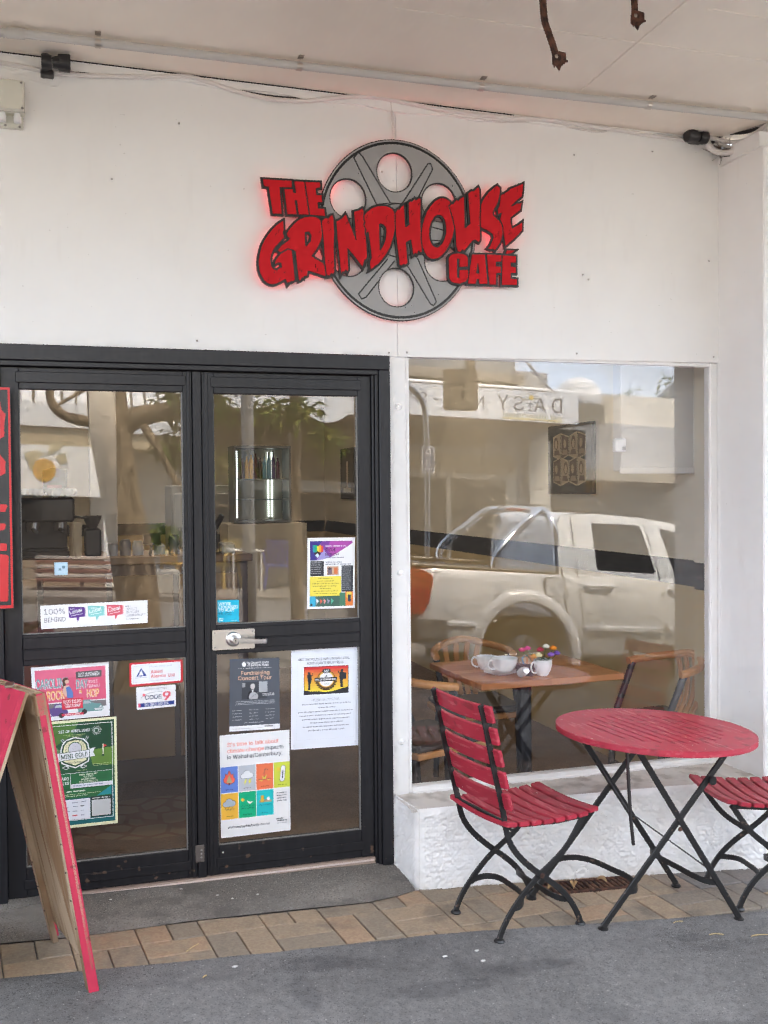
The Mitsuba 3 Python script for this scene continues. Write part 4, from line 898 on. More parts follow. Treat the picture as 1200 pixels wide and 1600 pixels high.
for k in range(nb):
    t = k / (nb - 1); s.rect(u0 + 0.002, d0 + 0.002 + (d1 - d0 - 0.004) * k / nb, u1 - 0.002, d0 + 0.0024 + (d1 - d0 - 0.004) * (k + 1) / nb, tuple(np.array((0.62, 0.045, 0.045)) * (1 - t) + np.array((0.82, 0.66, 0.06)) * t))
s.poly([(u0 + 0.001, d1 - 0.020), (u0 + 0.03, d1 - 0.014), (u0 + 0.06, d1 - 0.013), (u0 + 0.09, d1 - 0.008), (u0 + 0.13, d1 - 0.012), (u0 + 0.16, d1 - 0.020), (u1 - 0.001, d1 - 0.026), (u1 - 0.001, d1 - 0.001), (u0 + 0.001, d1 - 0.001)], (0.03, 0.03, 0.032))
def soldier(u, d, k):
    s.circ(u, d, 0.0055, INK, 8); s.poly([(u - 0.008 * k, d + 0.006), (u + 0.009 * k, d + 0.005), (u + 0.012 * k, d + 0.026), (u + 0.006 * k, d + 0.046), (u + 0.005 * k, d + 0.070), (u - 0.004 * k, d + 0.070), (u - 0.003 * k, d + 0.044), (u - 0.006 * k, d + 0.026)], INK); s.line([(u + 0.006 * k, d + 0.012), (u + 0.016 * k, d + 0.008), (u + 0.016 * k, d)], 0.003, INK)
soldier(0.076, 0.106, 1); soldier(0.218, 0.100, -1); s.line([(0.210, 0.118), (0.212, 0.172)], 0.0016, INK); s.rect(0.220, 0.108, 0.236, 0.136, INK, 0.004)
s.circ(0.150, 0.135, 0.039, (0.10, 0.05, 0.02)); s.circ(0.150, 0.133, 0.035, (0.72, 0.40, 0.06)); s.circ(0.150, 0.134, 0.030, (0.80, 0.80, 0.80)); s.rect(0.134, 0.090, 0.168, 0.108, INK, 0.008); s.text('NZ', 0.151, 0.105, 0.011, (0.85, 0.85, 0.85), bold=True, align='c')
for sg_ in (1, -1):
    for k in range(7):
        a = 0.3 + 0.25 * k; s.circ(0.150 + sg_ * 0.042 * math.cos(a), 0.135 + 0.042 * math.sin(a), 0.0055, (0.06, 0.035, 0.02), 6, 0.7)
s.rect(0.100, 0.126, 0.196, 0.142, INK); s.text('RIDE OF REMEMBRANCE', 0.148, 0.1375, 0.007, (0.85, 0.85, 0.85), width=0.088, bold=True, align='c'); s.text('2023', 0.150, 0.156, 0.006, (0.3, 0.3, 0.3), align='c', width=0.020); s.poly([(0.143, 0.122), (0.150, 0.116), (0.157, 0.122)], INK)
s.text('SATURDAY 22nd APRIL 2023', W / 2 + 0.002, 0.221, 0.007, (0.24, 0.25, 0.29), width=0.118, align='c'); s.line([(0.092, 0.2235), (0.208, 0.2235)], 0.0006, (0.3, 0.31, 0.35))
for d, a, b_ in ((0.238, 0.046, 0.252), (0.254, 0.115, 0.19), (0.270, 0.028, 0.265), (0.286, 0.036, 0.258), (0.302, 0.046, 0.252), (0.317, 0.08, 0.222), (0.333, 0.05, 0.248), (0.349, 0.072, 0.232)):
    s.greek(a, b_, d, 0.0052, (0.30, 0.31, 0.36), 1.0)
for u, d in ((0.012, 0.012), (W - 0.012, 0.012), (W - 0.012, s.H - 0.016), (0.012, s.H - 0.016)):
    s.circ(u, d, 0.0045, (0.60, 0.63, 0.69), 8)
s.done()

# --- pride month poster
s = Sheet('pride_poster', 'small colourful Pride Month poster in the upper right door pane', 'poster', [(0.971, 1.365), (1.1775, 1.363), (1.173, 1.064), (0.9665, 1.067)], Y=0.0218)
s.poly([(0.011, 0.014), (0.195, 0.014), (0.195, 0.022), (0.098, 0.084), (0.05, 0.092), (0.012, 0.095)], (0.20, 0.055, 0.32)); s.poly([(0.098, 0.014), (0.195, 0.014), (0.195, 0.024), (0.108, 0.078), (0.085, 0.05)], (0.40, 0.075, 0.36)); s.poly([(0.011, 0.014), (0.062, 0.014), (0.040, 0.050), (0.040, 0.095), (0.012, 0.095)], (0.045, 0.035, 0.22)); s.poly([(0.040, 0.095), (0.07, 0.05), (0.098, 0.084), (0.05, 0.094)], (0.34, 0.30, 0.60))
for k, c in enumerate([(0.02, 0.25, 0.35), (0.02, 0.35, 0.15), (0.75, 0.62, 0.05), (0.80, 0.35, 0.04), (0.70, 0.06, 0.06)]):
    s.rect(0.023 + 0.009 * k, 0.036 - (0.006 if k in (0, 1, 3) else 0.002), 0.032 + 0.009 * k, 0.062 - abs(k - 2) * 0.001 + (0.006 if k == 2 else 0), c)
s.poly([(0.028, 0.066), (0.045, 0.056), (0.058, 0.068), (0.046, 0.080)], (0.03, 0.02, 0.02)); s.poly([(0.033, 0.074), (0.044, 0.064), (0.052, 0.074), (0.043, 0.085)], (0.62, 0.70, 0.78))
s.greek(0.077, 0.165, 0.038, 0.006, (0.70, 0.62, 0.74), 1.0, 'l'); s.text('PRIDE', 0.078, 0.057, 0.012, (0.10, 0.015, 0.11), width=0.044, bold=True); s.text('MONTH', 0.078, 0.076, 0.011, (0.10, 0.015, 0.11), width=0.056, bold=True); s.greek(0.077, 0.16, 0.086, 0.005, (0.25, 0.22, 0.34), 1.0, 'l'); s.greek(0.077, 0.15, 0.105, 0.005, (0.2, 0.2, 0.26), 1.0, 'l'); s.greek(0.077, 0.19, 0.114, 0.005, (0.2, 0.2, 0.26), 1.0, 'l')
s.rect(0.013, 0.098, 0.071, 0.160, (0.03, 0.032, 0.038)); s.rect(0.148, 0.118, 0.198, 0.228, (0.03, 0.035, 0.042)); s.rect(0.085, 0.121, 0.135, 0.157, (0.55, 0.36, 0.24)); s.rect(0.088, 0.126, 0.106, 0.155, (0.18, 0.13, 0.16)); s.rect(0.115, 0.126, 0.131, 0.153, (0.62, 0.18, 0.07)); s.circ(0.096, 0.130, 0.006, (0.06, 0.05, 0.05), 8)
for k in range(6):
    s.greek(0.016, 0.068, 0.106 + 0.009 * k, 0.003, (0.5, 0.5, 0.52), 0.85, 'l')
for k in range(12):
    s.greek(0.151, 0.195, 0.126 + 0.0085 * k, 0.003, (0.42, 0.43, 0.45), 0.85, 'l')
s.rect(0.011, 0.162, 0.146, 0.245, (0.78, 0.66, 0.09), 0.006)
for k in range(7):
    s.greek(0.018, 0.140, 0.173 + 0.0105 * k, 0.0034, (0.25, 0.2, 0.05), (0.5, 0.6, 0.95, 0.9, 0.4, 0.85, 0.8)[k])
s.rect(0.011, 0.245, 0.036, 0.288, (0.05, 0.40, 0.58)); s.rect(0.036, 0.245, 0.198, 0.288, (0.06, 0.13, 0.10)); s.rect(0.140, 0.232, 0.165, 0.288, (0.07, 0.20, 0.12)); s.rect(0.165, 0.228, 0.198, 0.288, (0.70, 0.20, 0.05)); s.rect(0.170, 0.230, 0.192, 0.256, (0.75, 0.55, 0.08)); s.rect(0.176, 0.242, 0.189, 0.270, (0.05, 0.05, 0.07)); s.circ(0.018, 0.281, 0.005, INK, 8)
for k, c in enumerate([(0.75, 0.76, 0.80), (0.65, 0.12, 0.08), (0.72, 0.30, 0.30), (0.30, 0.28, 0.40), (0.10, 0.45, 0.30)]):
    s.poly([(0.038 + 0.016 * k, 0.255), (0.050 + 0.016 * k, 0.265), (0.040 + 0.016 * k, 0.280)], c)
s.done()
s = Sheet('music_sticker', 'blue square sticker reading WE\'RE LICENSED TO PLAY MUSIC', 'sticker', [(0.593, 1.120), (0.681, 1.118), (0.681, 1.028), (0.593, 1.029)], white=(0.012, 0.42, 0.60))
for t, d, w, c in (("WE'RE", 0.021, 0.050, (0.75, 0.88, 0.90)), ('LICENSED', 0.035, 0.079, (0.75, 0.88, 0.90)), ('TO PLAY', 0.048, 0.064, (0.75, 0.88, 0.90)), ('MUSIC', 0.062, 0.052, (0.02, 0.08, 0.13))):
    s.text(t, 0.005, d, 0.0115, c, width=w, bold=(t != 'MUSIC'))
s.greek(0.006, 0.03, 0.079, 0.006, (0.7, 0.85, 0.9), 0.9, 'l'); s.greek(0.006, 0.028, 0.086, 0.005, (0.75, 0.85, 0.9), 0.9, 'l'); s.greek(0.055, 0.084, 0.086, 0.003, (0.6, 0.8, 0.85), 0.9, 'l'); s.done()
s = Sheet('small_sticker', 'tiny pale blue square sticker on the upper left door pane', 'sticker', [(-0.036, 1.293), (0.014, 1.2925), (0.0135, 1.242), (-0.036, 1.243)], white=(0.38, 0.55, 0.66))
s.rect(0.005, 0.005, 0.045, 0.045, (0.46, 0.62, 0.72)); s.rect(0.016, 0.024, 0.026, 0.032, (0.15, 0.25, 0.33)); s.circ(0.034, 0.019, 0.006, (0.15, 0.25, 0.33), 8); s.done()

# ================================================================== FITTINGS ON THE WALL AND SOFFIT
def at_soffit(x, dz=0.0):
    return 3.219 - 0.012 * x - dz
cd = thing('electrical_conduit', 'grey conduit pipe clipped along the soffit above the fascia', 'conduit')
cy = lambda x: -0.262 - 0.030 * max(x, -0.2) - 0.004 * x * x
pts = [(x, cy(x), at_soffit(x, 0.024)) for x in np.linspace(-0.12, 3.6, 30)]
put(cd + '__pipe', tube(pts, 0.0155, 12), 'matte', col=(0.50, 0.48, 0.455), smooth=50)
put(cd + '__coupler', tube([(-0.165, cy(-0.165), at_soffit(-0.1, 0.0255)), (-0.105, cy(-0.105), at_soffit(-0.1, 0.0245))], 0.0195, 12), 'matte', col=(0.48, 0.46, 0.43), smooth=50)
bend = csp([(-0.165, cy(-0.165), at_soffit(0, 0.0255)), (-0.20, cy(-0.2) + 0.004, at_soffit(0, 0.028)), (-0.245, cy(-0.2) + 0.035, at_soffit(0, 0.034)), (-0.285, cy(-0.2) + 0.085, at_soffit(0, 0.05)), (-0.33, cy(-0.2) + 0.14, at_soffit(0, 0.09))], 60)
put(cd + '__flexible_bend', tube(bend, 0.0165 + 0.0025 * np.cos(np.arange(60) * 2.1), 12), 'matte', col=(0.48, 0.46, 0.43), smooth=50)
for x in (0.145, 0.885, 1.620, 2.365):
    a = np.linspace(-0.25, math.pi + 0.25, 14)
    ring = [(x, cy(x) + 0.018 * math.cos(t), at_soffit(x, 0.024) - 0.018 * math.sin(t)) for t in a]
    k = put(cd + '__clip', flat(ring, 0.020, 0.0022, (1, 0, 0)) if False else sweep(ring, [(0.010, 0.0012), (-0.010, 0.0012), (-0.010, -0.0012), (0.010, -0.0012)], up=(1, 0, 0)), 'metal', col=(0.52, 0.47, 0.42))
    put(k + '__clip_foot', bx(x - 0.010, x + 0.010, cy(x) - 0.046, cy(x) - 0.017, at_soffit(x, 0.006), at_soffit(x, 0.002)), 'metal', col=(0.42, 0.37, 0.33))

cab = [(-3.0, 3.20), (-0.6, 3.188), (-0.201, 3.181), (-0.110, 3.175), (-0.042, 3.168), (0.063, 3.166), (0.265, 3.181), (0.399, 3.196), (0.486, 3.207), (0.562, 3.198), (0.688, 3.170), (0.844, 3.154), (0.977, 3.162), (1.113, 3.190), (1.195, 3.2035), (1.335, 3.2035), (1.477, 3.192), (1.71, 3.182), (1.89, 3.183), (2.044, 3.192), (2.201, 3.188), (2.393, 3.182), (2.557, 3.173), (2.691, 3.168), (2.81, 3.170), (2.94, 3.178)]
single('wall_cable', tube(csp([(x, -0.0235, z - 0.004) for x, z in cab], 240), 0.0095, 8), 'matte', 'white cable sagging along the top of the fascia from end to end', 'cable', col=(0.66, 0.63, 0.60), smooth=60)
cab2 = [(1.335, 3.2045), (1.50, 3.178), (1.74, 3.160), (1.92, 3.169), (2.06, 3.180), (2.22, 3.166), (2.36, 3.168)]
single('thin_cable', tube(csp([(x, -0.0168, z) for x, z in cab2], 90), 0.005, 6), 'matte', 'thin white cable looping below the main cable right of the sign', 'cable', col=(0.62, 0.59, 0.56), smooth=60)
single('dropper_cable', tube(csp([(1.337, -0.0185, 3.20), (1.345, -0.0185, 3.14), (1.352, -0.0185, 3.06), (1.357, -0.0185, 3.0)], 30), 0.0042, 6), 'matte', 'painted-over cable running down the fascia into the top of the sign', 'cable', col=(0.66, 0.63, 0.60), smooth=60)
single('cable_shade_line', tube(csp([(x, -0.0175, z + 0.006 + 0.006 * math.sin(9 * x)) for x, z in cab], 200), 0.0032, 6), 'matte', 'thin dark strand standing in for the shade line along the white cable', 'cable', col=(0.05, 0.047, 0.045), smooth=60)  # dark strand added to draw the shade line along the white cable
pal, drk = (0.66, 0.63, 0.60), (0.025, 0.023, 0.022)
wires = [([(2.845, 3.165, -0.07), (2.875, 3.118, -0.07), (2.93, 3.100, -0.09), (3.00, 3.115, -0.16), (3.03, 3.165, -0.27), (3.06, 3.21, -0.34)], 0.010, pal, 'thick pale cable looping under the right spotlight'),
         ([(2.865, 3.176, -0.06), (2.93, 3.166, -0.06), (2.985, 3.145, -0.12), (3.02, 3.165, -0.22), (3.05, 3.215, -0.34)], 0.008, pal, 'pale cable running level from the right spotlight into the corner'),
         ([(2.93, 3.158, -0.05), (2.965, 3.125, -0.10), (3.0, 3.14, -0.20), (3.04, 3.20, -0.30)], 0.0075, (0.60, 0.57, 0.53), 'greyish cable tucked above the thick one in the corner'),
         ([(2.90, 3.16, -0.04), (2.935, 3.19, -0.06), (2.985, 3.176, -0.16), (3.02, 3.205, -0.25)], 0.006, drk, 'black cable curling in the upper right corner'),
         ([(2.86, 3.19, -0.05), (2.93, 3.205, -0.08), (2.99, 3.19, -0.18), (3.04, 3.215, -0.32)], 0.007, (0.34, 0.32, 0.30), 'grey cable highest in the upper right corner'),
         ([(2.90, 3.13, -0.04), (2.95, 3.095, -0.08), (3.01, 3.125, -0.20), (3.05, 3.19, -0.30)], 0.006, drk, 'black cable drooping lowest in the upper right corner')]
for p, r, c, lab in wires:
    single('corner_cable', tube(csp([(x, y, z) for x, z, y in p], 40), r * 1.35, 8), 'matte', lab, 'cable', col=c, smooth=60)
nest = []
r2 = np.random.default_rng(3)
for k in range(60):
    c = np.array((2.945, -0.055, 3.128)) + r2.normal(0, (0.022, 0.014, 0.014))
    d = r2.normal(0, 0.022, 3)
    nest.append(tube([c - d, c + d * 0.2 + r2.normal(0, 0.005, 3), c + d], 0.0011, 4))
single('bird_nest', join(nest), 'matte', 'scrap of dry nest tucked among the corner cables', 'nest', col=(0.11, 0.075, 0.05))
def spotlight(x, z, s, lab):
    t = thing('spotlight', lab, 'spotlight', 'small black spotlights under the soffit')
    y = -0.075
    c1 = spline([(x - 0.048 * s, y, z), (x - 0.012 * s, y, z), (x + 0.004 * s, y, z + 0.002), (x + 0.055 * s, y, z + 0.004)], 12)
    put(t + '__body', tube(c1[:5], [0.028, 0.031, 0.031, 0.029, 0.024], 14), 'satin', col=(0.016, 0.015, 0.016), smooth=40)
    put(t + '__head', tube([(x - 0.008 * s, y, z + 0.001), (x + 0.012 * s, y, z + 0.002), (x + 0.014 * s, y, z + 0.003), (x + 0.052 * s, y, z + 0.004), (x + 0.056 * s, y, z + 0.004)], [0.020, 0.024, 0.031, 0.0325, 0.029], 16), 'satin', col=(0.018, 0.017, 0.018), smooth=40)
    put(t + '__base', join([bx(x - 0.052, x - 0.004, -0.060, -0.014, z - 0.040, z - 0.020, 0.004) if s > 0 else bx(x - 0.01, x + 0.05, -0.060, -0.014, z - 0.015, z + 0.022, 0.004)]), 'satin', col=(0.022, 0.020, 0.020))
spotlight(-0.005, 3.178, 1, 'black spotlight at the left end of the fascia by the junction box')
spotlight(2.795, 3.165, -1, 'black spotlight at the right end of the fascia beside the tangle of cables')
jb = thing('junction_box', 'cream electrical junction box on the fascia at the left edge', 'junction box')
put(jb + '__box', bx(-0.36, -0.115, -0.085, -0.014, 2.985, 3.098, 0.005), 'satin', col=(0.60, 0.585, 0.50))
put(jb + '__lid_line', bx(-0.361, -0.114, -0.0655, -0.064, 2.984, 3.099), 'matte', col=(0.35, 0.34, 0.29))
put(jb + '__back_plate', bx(-0.34, -0.122, -0.030, -0.013, 2.935, 2.984, 0.003), 'satin', col=(0.55, 0.54, 0.47))
for x in (-0.142, -0.195):
    put(jb + '__gland', tube([(x, -0.045, 2.986), (x, -0.045, 2.975), (x, -0.045, 2.974), (x, -0.045, 2.952)], [0.011, 0.011, 0.014, 0.013], 10), 'satin', col=(0.72, 0.71, 0.70), smooth=40)
for x, z in ((-0.125, 3.088), (-0.123, 2.995), (-0.185, 2.945), (-0.135, 2.943)):
    put(jb + '__screw', moved(lathe([(0, 0.002), (0.0045, 0.001), (0.005, 0)], 8), R90, (x, -0.0845 if z > 2.98 else -0.0295, z)), 'matte', col=(0.16, 0.15, 0.14))
single('bracket_plate', ext(Polygon([(-0.17, 3.150), (-0.10, 3.135), (-0.10, 3.14), (-0.155, 3.155), (-0.05, 3.172), (0.02, 3.142), (0.005, 3.112), (-0.07, 3.122)]), 0.004, -0.014), 'wall', 'white painted metal bracket plate under the left spotlight', 'bracket')

# rusty sign hangers under the soffit
def hanger(path, lab, s):
    t = thing('sign_hanger', lab, 'bracket', 'rusty iron hangers under the soffit')
    p = spline(path, 24)
    put(t + '__strap', flat(p, 0.025, 0.007, (0.25, -1, 0)), 'rust')
    x, y, z = path[-1]
    put(t + '__clamp', join([bx(x - 0.006, x + 0.028, y - 0.010, y + 0.022, z - 0.006, z + 0.026, 0.003), bx(x - 0.022, x + 0.008, y - 0.016, y - 0.010, z - 0.016, z + 0.024, 0.002) if s > 0 else bx(x - 0.022, x + 0.012, y - 0.016, y - 0.010, z - 0.008, z + 0.024, 0.002)]), 'rust')
    put(t + '__jaw', join([ext(Polygon([(x - 0.019, z + 0.010), (x + 0.002, z + 0.004), (x - 0.016, z - 0.028), (x - 0.021, z - 0.006)]), 0.006, y - 0.012), ext(Polygon([(x + 0.000, z + 0.004), (x + 0.022, z + 0.003), (x + 0.010, z - 0.028), (x - 0.004, z - 0.008)]), 0.006, y + 0.006)]), 'rust')
    put(t + '__bolt', tube([(x + 0.026, y + 0.006, z + 0.006), (x + 0.040, y + 0.006, z + 0.006)], 0.0035, 8), 'rust')
    put(t + '__rivet', moved(lathe([(0, 0.004), (0.006, 0.002), (0.0065, 0)], 10), R90, (x - 0.010, y - 0.0165, z + 0.006)), 'metal', col=(0.33, 0.27, 0.23))
hanger([(1.412, -1.3, 3.204), (1.411, -1.3, 3.12), (1.412, -1.3, 3.046), (1.417, -1.3, 2.989), (1.436, -1.3, 2.937), (1.452, -1.3, 2.893), (1.458, -1.3, 2.868)], 'longer rusty curved hanger under the soffit, left of the pair', 1)
hanger([(1.725, -1.3, 3.20), (1.726, -1.3, 3.13), (1.728, -1.3, 3.07), (1.731, -1.3, 3.025)], 'shorter rusty hanger under the soffit, right of the pair', -1)

# open sign hanging on the left side of the door frame
op = thing('open_sign', 'tall narrow black sign with a red border and red letters spelling OPEN', 'sign')
put(op + '__panel', bx(-0.405, -0.182, -0.066, -0.060, 1.128, 1.962, 0.001), 'satin', col=(0.020, 0.020, 0.022))
brd = sbox(-0.402, 1.131, -0.184, 1.959).difference(sbox(-0.392, 1.143, -0.192, 1.949))
put(op + '__border', flatpoly(affinity.skew(brd, 0, 0), -0.0664), 'satin', col=(0.52, 0.018, 0.024))
for i, (ch, zb, h) in enumerate((('O', 1.735, 0.185), ('P', 1.555, 0.165), ('E', 1.355, 0.165), ('N', 1.165, 0.165))):
    v, f, w = text2(ch, h, True, 0.150)
    v = v + 0.004 * np.sin(v[:, ::-1] * 160)
    put(op + '__letter', trimesh.Trimesh(np.c_[v[:, 0] - 0.352, np.full(len(v), -0.0664), v[:, 1] + zb], f, process=False), 'satin', col=(0.55, 0.022, 0.028))

# ================================================================== SANDWICH BOARD AT THE LEFT EDGE
ab = thing('sandwich_board', 'wooden sandwich board with pink-red painted edges standing by the doors', 'sandwich board')
N0, F0 = np.array((0.082, -0.830, -0.008)), np.array((-0.041, -0.400, 0.008))     # foot of the right leaf, near and far
N1, F1 = np.array((-0.062, -0.850, 0.951)), np.array((-0.235, -0.420, 0.935))
def slab(p00, p10, p01, p11, t):
    """A board between four corners (bottom near, bottom far, top near, top far), t thick."""
    n = np.cross(p10 - p00, p01 - p00); n = n / np.linalg.norm(n) * t
    P = [p00, p10, p01, p11]
    return trimesh.convex.convex_hull(np.array(P + [p + n for p in P])), n
ed = (F0 - N0) / np.linalg.norm(F0 - N0)
upv = N1 - N0
nrm = np.cross(ed, upv); nrm /= np.linalg.norm(nrm)
if nrm[0] < 0:
    nrm = -nrm
N0, F0, N1, F1 = (q - nrm * 0.027 for q in (N0, F0, N1, F1))
a0, a1 = N0 + upv * 0.045 + ed * 0.012, F0 + (F1 - F0) * 0.045 - ed * 0.012
m, _ = slab(N0 + upv * 0.075, F0 + (F1 - F0) * 0.075, N1, F1, 0.001)
def plank(p00, p10, p01, p11, t0, t1):
    P = [p + nrm * s for p in (p00, p10, p01, p11) for s in (t0, t1)]
    return trimesh.convex.convex_hull(np.array(P))
L = lambda a, b, t: a + (b - a) * t
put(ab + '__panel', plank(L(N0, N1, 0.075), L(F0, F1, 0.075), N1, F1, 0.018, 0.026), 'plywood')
put(ab + '__panel_face', plank(L(N0, N1, 0.075), L(F0, F1, 0.075), N1, F1, 0.0262, 0.030), 'pink_red')
# painted stiles at the two edges, bare inside faces
nearU, farU = (N1 - N0), (F1 - F0)

put(ab + '__stile', plank(N0, N0 + ed * 0.004, N1, N1 + ed * 0.004, 0.0, 0.031), 'pink_red', label='pink-red painted near edge of the board')
put(ab + '__stile_inside', plank(N0 + ed * 0.0042, N0 + ed * 0.040, N1 + ed * 0.0042, N1 + ed * 0.040, 0.0, 0.0178), 'plywood')
put(ab + '__stile', plank(F0 - ed * 0.002, F0, F1 - ed * 0.002, F1, 0.0, 0.031), 'pink_red')
put(ab + '__stile_inside', plank(F0 - ed * 0.045, F0 - ed * 0.0022, F1 - ed * 0.045, F1 - ed * 0.0022, 0.0, 0.0178), 'plywood')
put(ab + '__top_rail', plank(L(N0, N1, 0.93), L(F0, F1, 0.93), L(N0, N1, 0.995), L(F0, F1, 0.995), -0.004, 0.0176), 'plywood')
for k in range(9):
    for q in (N0 + nearU * (0.12 + 0.095 * k) + ed * 0.022, F0 + farU * (0.12 + 0.095 * k) - ed * 0.026):
        put(ab + '__nail', moved(trimesh.creation.icosphere(1, 0.0032), None, q - nrm * 0.0003), 'matte', col=(0.035, 0.03, 0.028))
# the other leaf leans to the left, mostly outside the picture
ML = np.array([[-1, 0, 0], [0, 1, 0], [0, 0, 1.0]])
apex = (N1 + F1) / 2
ed2 = np.array((-0.26, 0.966, 0.0)); ed2 /= np.linalg.norm(ed2)
T1 = N1 + np.array((-0.012, -0.004, 0.006)); T2 = F1 + np.array((-0.012, -0.004, 0.006))
B1 = T1 + np.array((-0.30, -0.05, -0.93)); B2 = T2 + np.array((-0.30, -0.05, -0.93))
nb_ = np.cross(B2 - B1, T1 - B1); nb_ /= np.linalg.norm(nb_)
if nb_[0] > 0:
    nb_ = -nb_
def plank2(p00, p10, p01, p11, t0, t1):
    return trimesh.convex.convex_hull(np.array([p + nb_ * s for p in (p00, p10, p01, p11) for s in (t0, t1)]))
put(ab + '__panel', plank2(B1, B2, T1, T2, 0.010, 0.020), 'plywood')
put(ab + '__panel_face', plank2(B1, B2, T1, T2, 0.0202, 0.034), 'pink_red')
put(ab + '__hinge', bx(apex[0] - 0.006, apex[0] + 0.02, -0.80, -0.74, 0.962, 0.972, 0.002), 'metal', col=(0.35, 0.30, 0.26))

# ================================================================== BISTRO TABLE AND CHAIRS
TX, TY, TZ, TR, SL = 2.208, -0.640, 0.617, 0.384, 0.045
tb = thing('bistro_table', 'round red slatted folding bistro table with black iron legs', 'table')
def tilt(m):
    v = np.asarray(m.vertices).copy(); v[:, 2] -= SL * (v[:, 0] - TX)
    return trimesh.Trimesh(v, m.faces, process=False)
# top: round board with narrow slots routed through it
top = Point(0, 0).buffer(TR, 64)
sa = math.radians(-85)
for k in range(-5, 6):
    q = 0.046 * k
    half = math.sqrt(max(0.262 ** 2 - q * q, 0.0))
    if half > 0.05:
        s_ = sbox(-half, q - 0.0032, half, q + 0.0032)
        top = top.difference(affinity.rotate(s_, math.degrees(sa), origin=(0, 0)))
tm = trimesh.creation.extrude_polygon(top, 0.022, engine='earcut')
put(tb + '__top', tilt(moved(tm, None, (TX, TY, TZ - 0.022))), 'red_slat')
rim = lathe([(TR - 0.030, -0.023), (TR - 0.004, -0.023), (TR, -0.019), (TR + 0.0005, -0.010), (TR - 0.0015, -0.003), (TR - 0.006, 0.0004), (TR - 0.010, 0.0006), (TR - 0.030, 0.0004)], 96)
put(tb + '__rim', tilt(moved(rim, None, (TX, TY, TZ))), 'red_slat', smooth=35)
# legs: two crossing frames; near side and far side
yn, yf = -0.775, -0.448
def LP(*p):
    return [np.array(q, float) for q in p]
fn1, fn2 = (1.908, -0.762, gz(1.908, -0.762)), (2.482, -0.795, gz(2.482, -0.795))
ff1, ff2 = (1.768, -0.438, gz(1.768, -0.438)), (2.430, -0.447, gz(2.430, -0.447))
zt = lambda x: TZ - SL * (x - TX) - 0.028
tn1, tn2 = (2.470, -0.775, zt(2.47) - 0.012), (2.045, -0.760, zt(2.045) - 0.002)
tf1, tf2 = (2.330, -0.440, zt(2.33) - 0.004), (1.960, -0.452, zt(1.96) - 0.002)
def iron(a, b, w=0.023, t=0.010, mid=None):
    p = [np.array(a)] + ([np.array(mid)] if mid is not None else []) + [np.array(b)]
    return flat(spline(p, 12) if len(p) > 2 else np.array([p[0] * (1 - s) + p[1] * s for s in np.linspace(0, 1, 6)]), w, t, (0.08, 1, 0.02))
for a, b in ((tn1, fn1), (tn2, fn2), (tf1, ff1), (tf2, ff2)):
    lg = put(tb + '__leg', iron(a, np.array(b) + (0, 0, 0.012)), 'iron')
    put(lg + '__foot', moved(lathe([(0, 0.0), (0.019, 0.0), (0.020, 0.006), (0.014, 0.012), (0.0, 0.014)], 16), None, b), 'iron', smooth=40)
HOOP = [(0.0105, 0.003), (0.0105, -0.003), (-0.0105, -0.003), (-0.0105, 0.003)]
def hoop(a, b, out, rise, n=34):
    """a flat bar on edge, bowed out between two legs"""
    a, b, o = np.array(a, float), np.array(b, float), np.array(out, float)
    z = np.array((0, 0, 1.0))
    p = [a, a + (b - a) * 0.05 + o * 0.55 + z * rise * 0.7, a + (b - a) * 0.22 + o * 0.95 + z * rise, a + (b - a) * 0.5 + o + z * rise * 0.9, a + (b - a) * 0.78 + o * 0.95 + z * rise * 0.6, a + (b - a) * 0.95 + o * 0.55 + z * rise * 0.1, b]
    return sweep(csp(p, n), HOOP, up=(0, 0, 1))
def arch(a, b, h, out, w=0.020):
    a, b = np.array(a, float), np.array(b, float)
    o = np.array(out, float)
    p = [a, a * 0.90 + b * 0.10 + o * 0.75 + (0, 0, h * 0.8), a * 0.74 + b * 0.26 + o + (0, 0, h), a * 0.42 + b * 0.58 + o * 0.9 + (0, 0, h * 0.65), a * 0.16 + b * 0.84 + o * 0.45 + (0, 0, h * 0.15), b]
    return flat(csp(p, 30), w, 0.006, (1, 0.0, 0.15))
f_ = lambda a, b, s: np.array(a) * (1 - s) + np.array(b) * s
put(tb + '__stretcher', hoop(f_(ff1, tf1, 0.22), f_(fn1, tn1, 0.20), (0.085, 0, 0), 0.012), 'iron')
put(tb + '__stretcher', hoop(f_(ff2, tf2, 0.23), f_(fn2, tn2, 0.22), (-0.05, 0, 0), 0.012), 'iron')
put(tb + '__stretcher', flat([f_(tf2, ff2, 0.18), (2.12, -0.6, 0.28), f_(tn2, fn2, 0.70)], 0.014, 0.004, (0.5, 0.2, 1)), 'iron')
put(tb + '__latch_bar', join([tube([(2.105, -0.60, zt(2.1)), (2.108, -0.61, 0.42), (2.112, -0.62, 0.26), (2.118, -0.63, 0.16)], 0.007, 8)]), 'metal', col=(0.10, 0.10, 0.105))
put(tb + '__rail', join([bx(2.035, 2.06, -0.80, -0.42, zt(2.05) - 0.012, zt(2.05) + 0.012), bx(2.455, 2.480, -0.80, -0.48, zt(2.47) - 0.012, zt(2.47) + 0.010), bx(1.95, 1.97, -0.74, -0.44, zt(1.96) - 0.012, zt(1.96) + 0.012)]), 'iron')
for x, z in ((2.046, zt(2.046) - 0.012), (2.474, zt(2.474) - 0.014)):
    put(tb + '__hinge', bx(x - 0.016, x + 0.016, -0.797, -0.784, z - 0.016, z + 0.024, 0.004), 'rust')
cr = f_(fn1, tn1, 0.56)
put(tb + '__rivet', moved(lathe([(0, 0.006), (0.007, 0.004), (0.009, 0)], 12), R90, (2.222, -0.792, 0.262)), 'rust', smooth=40)
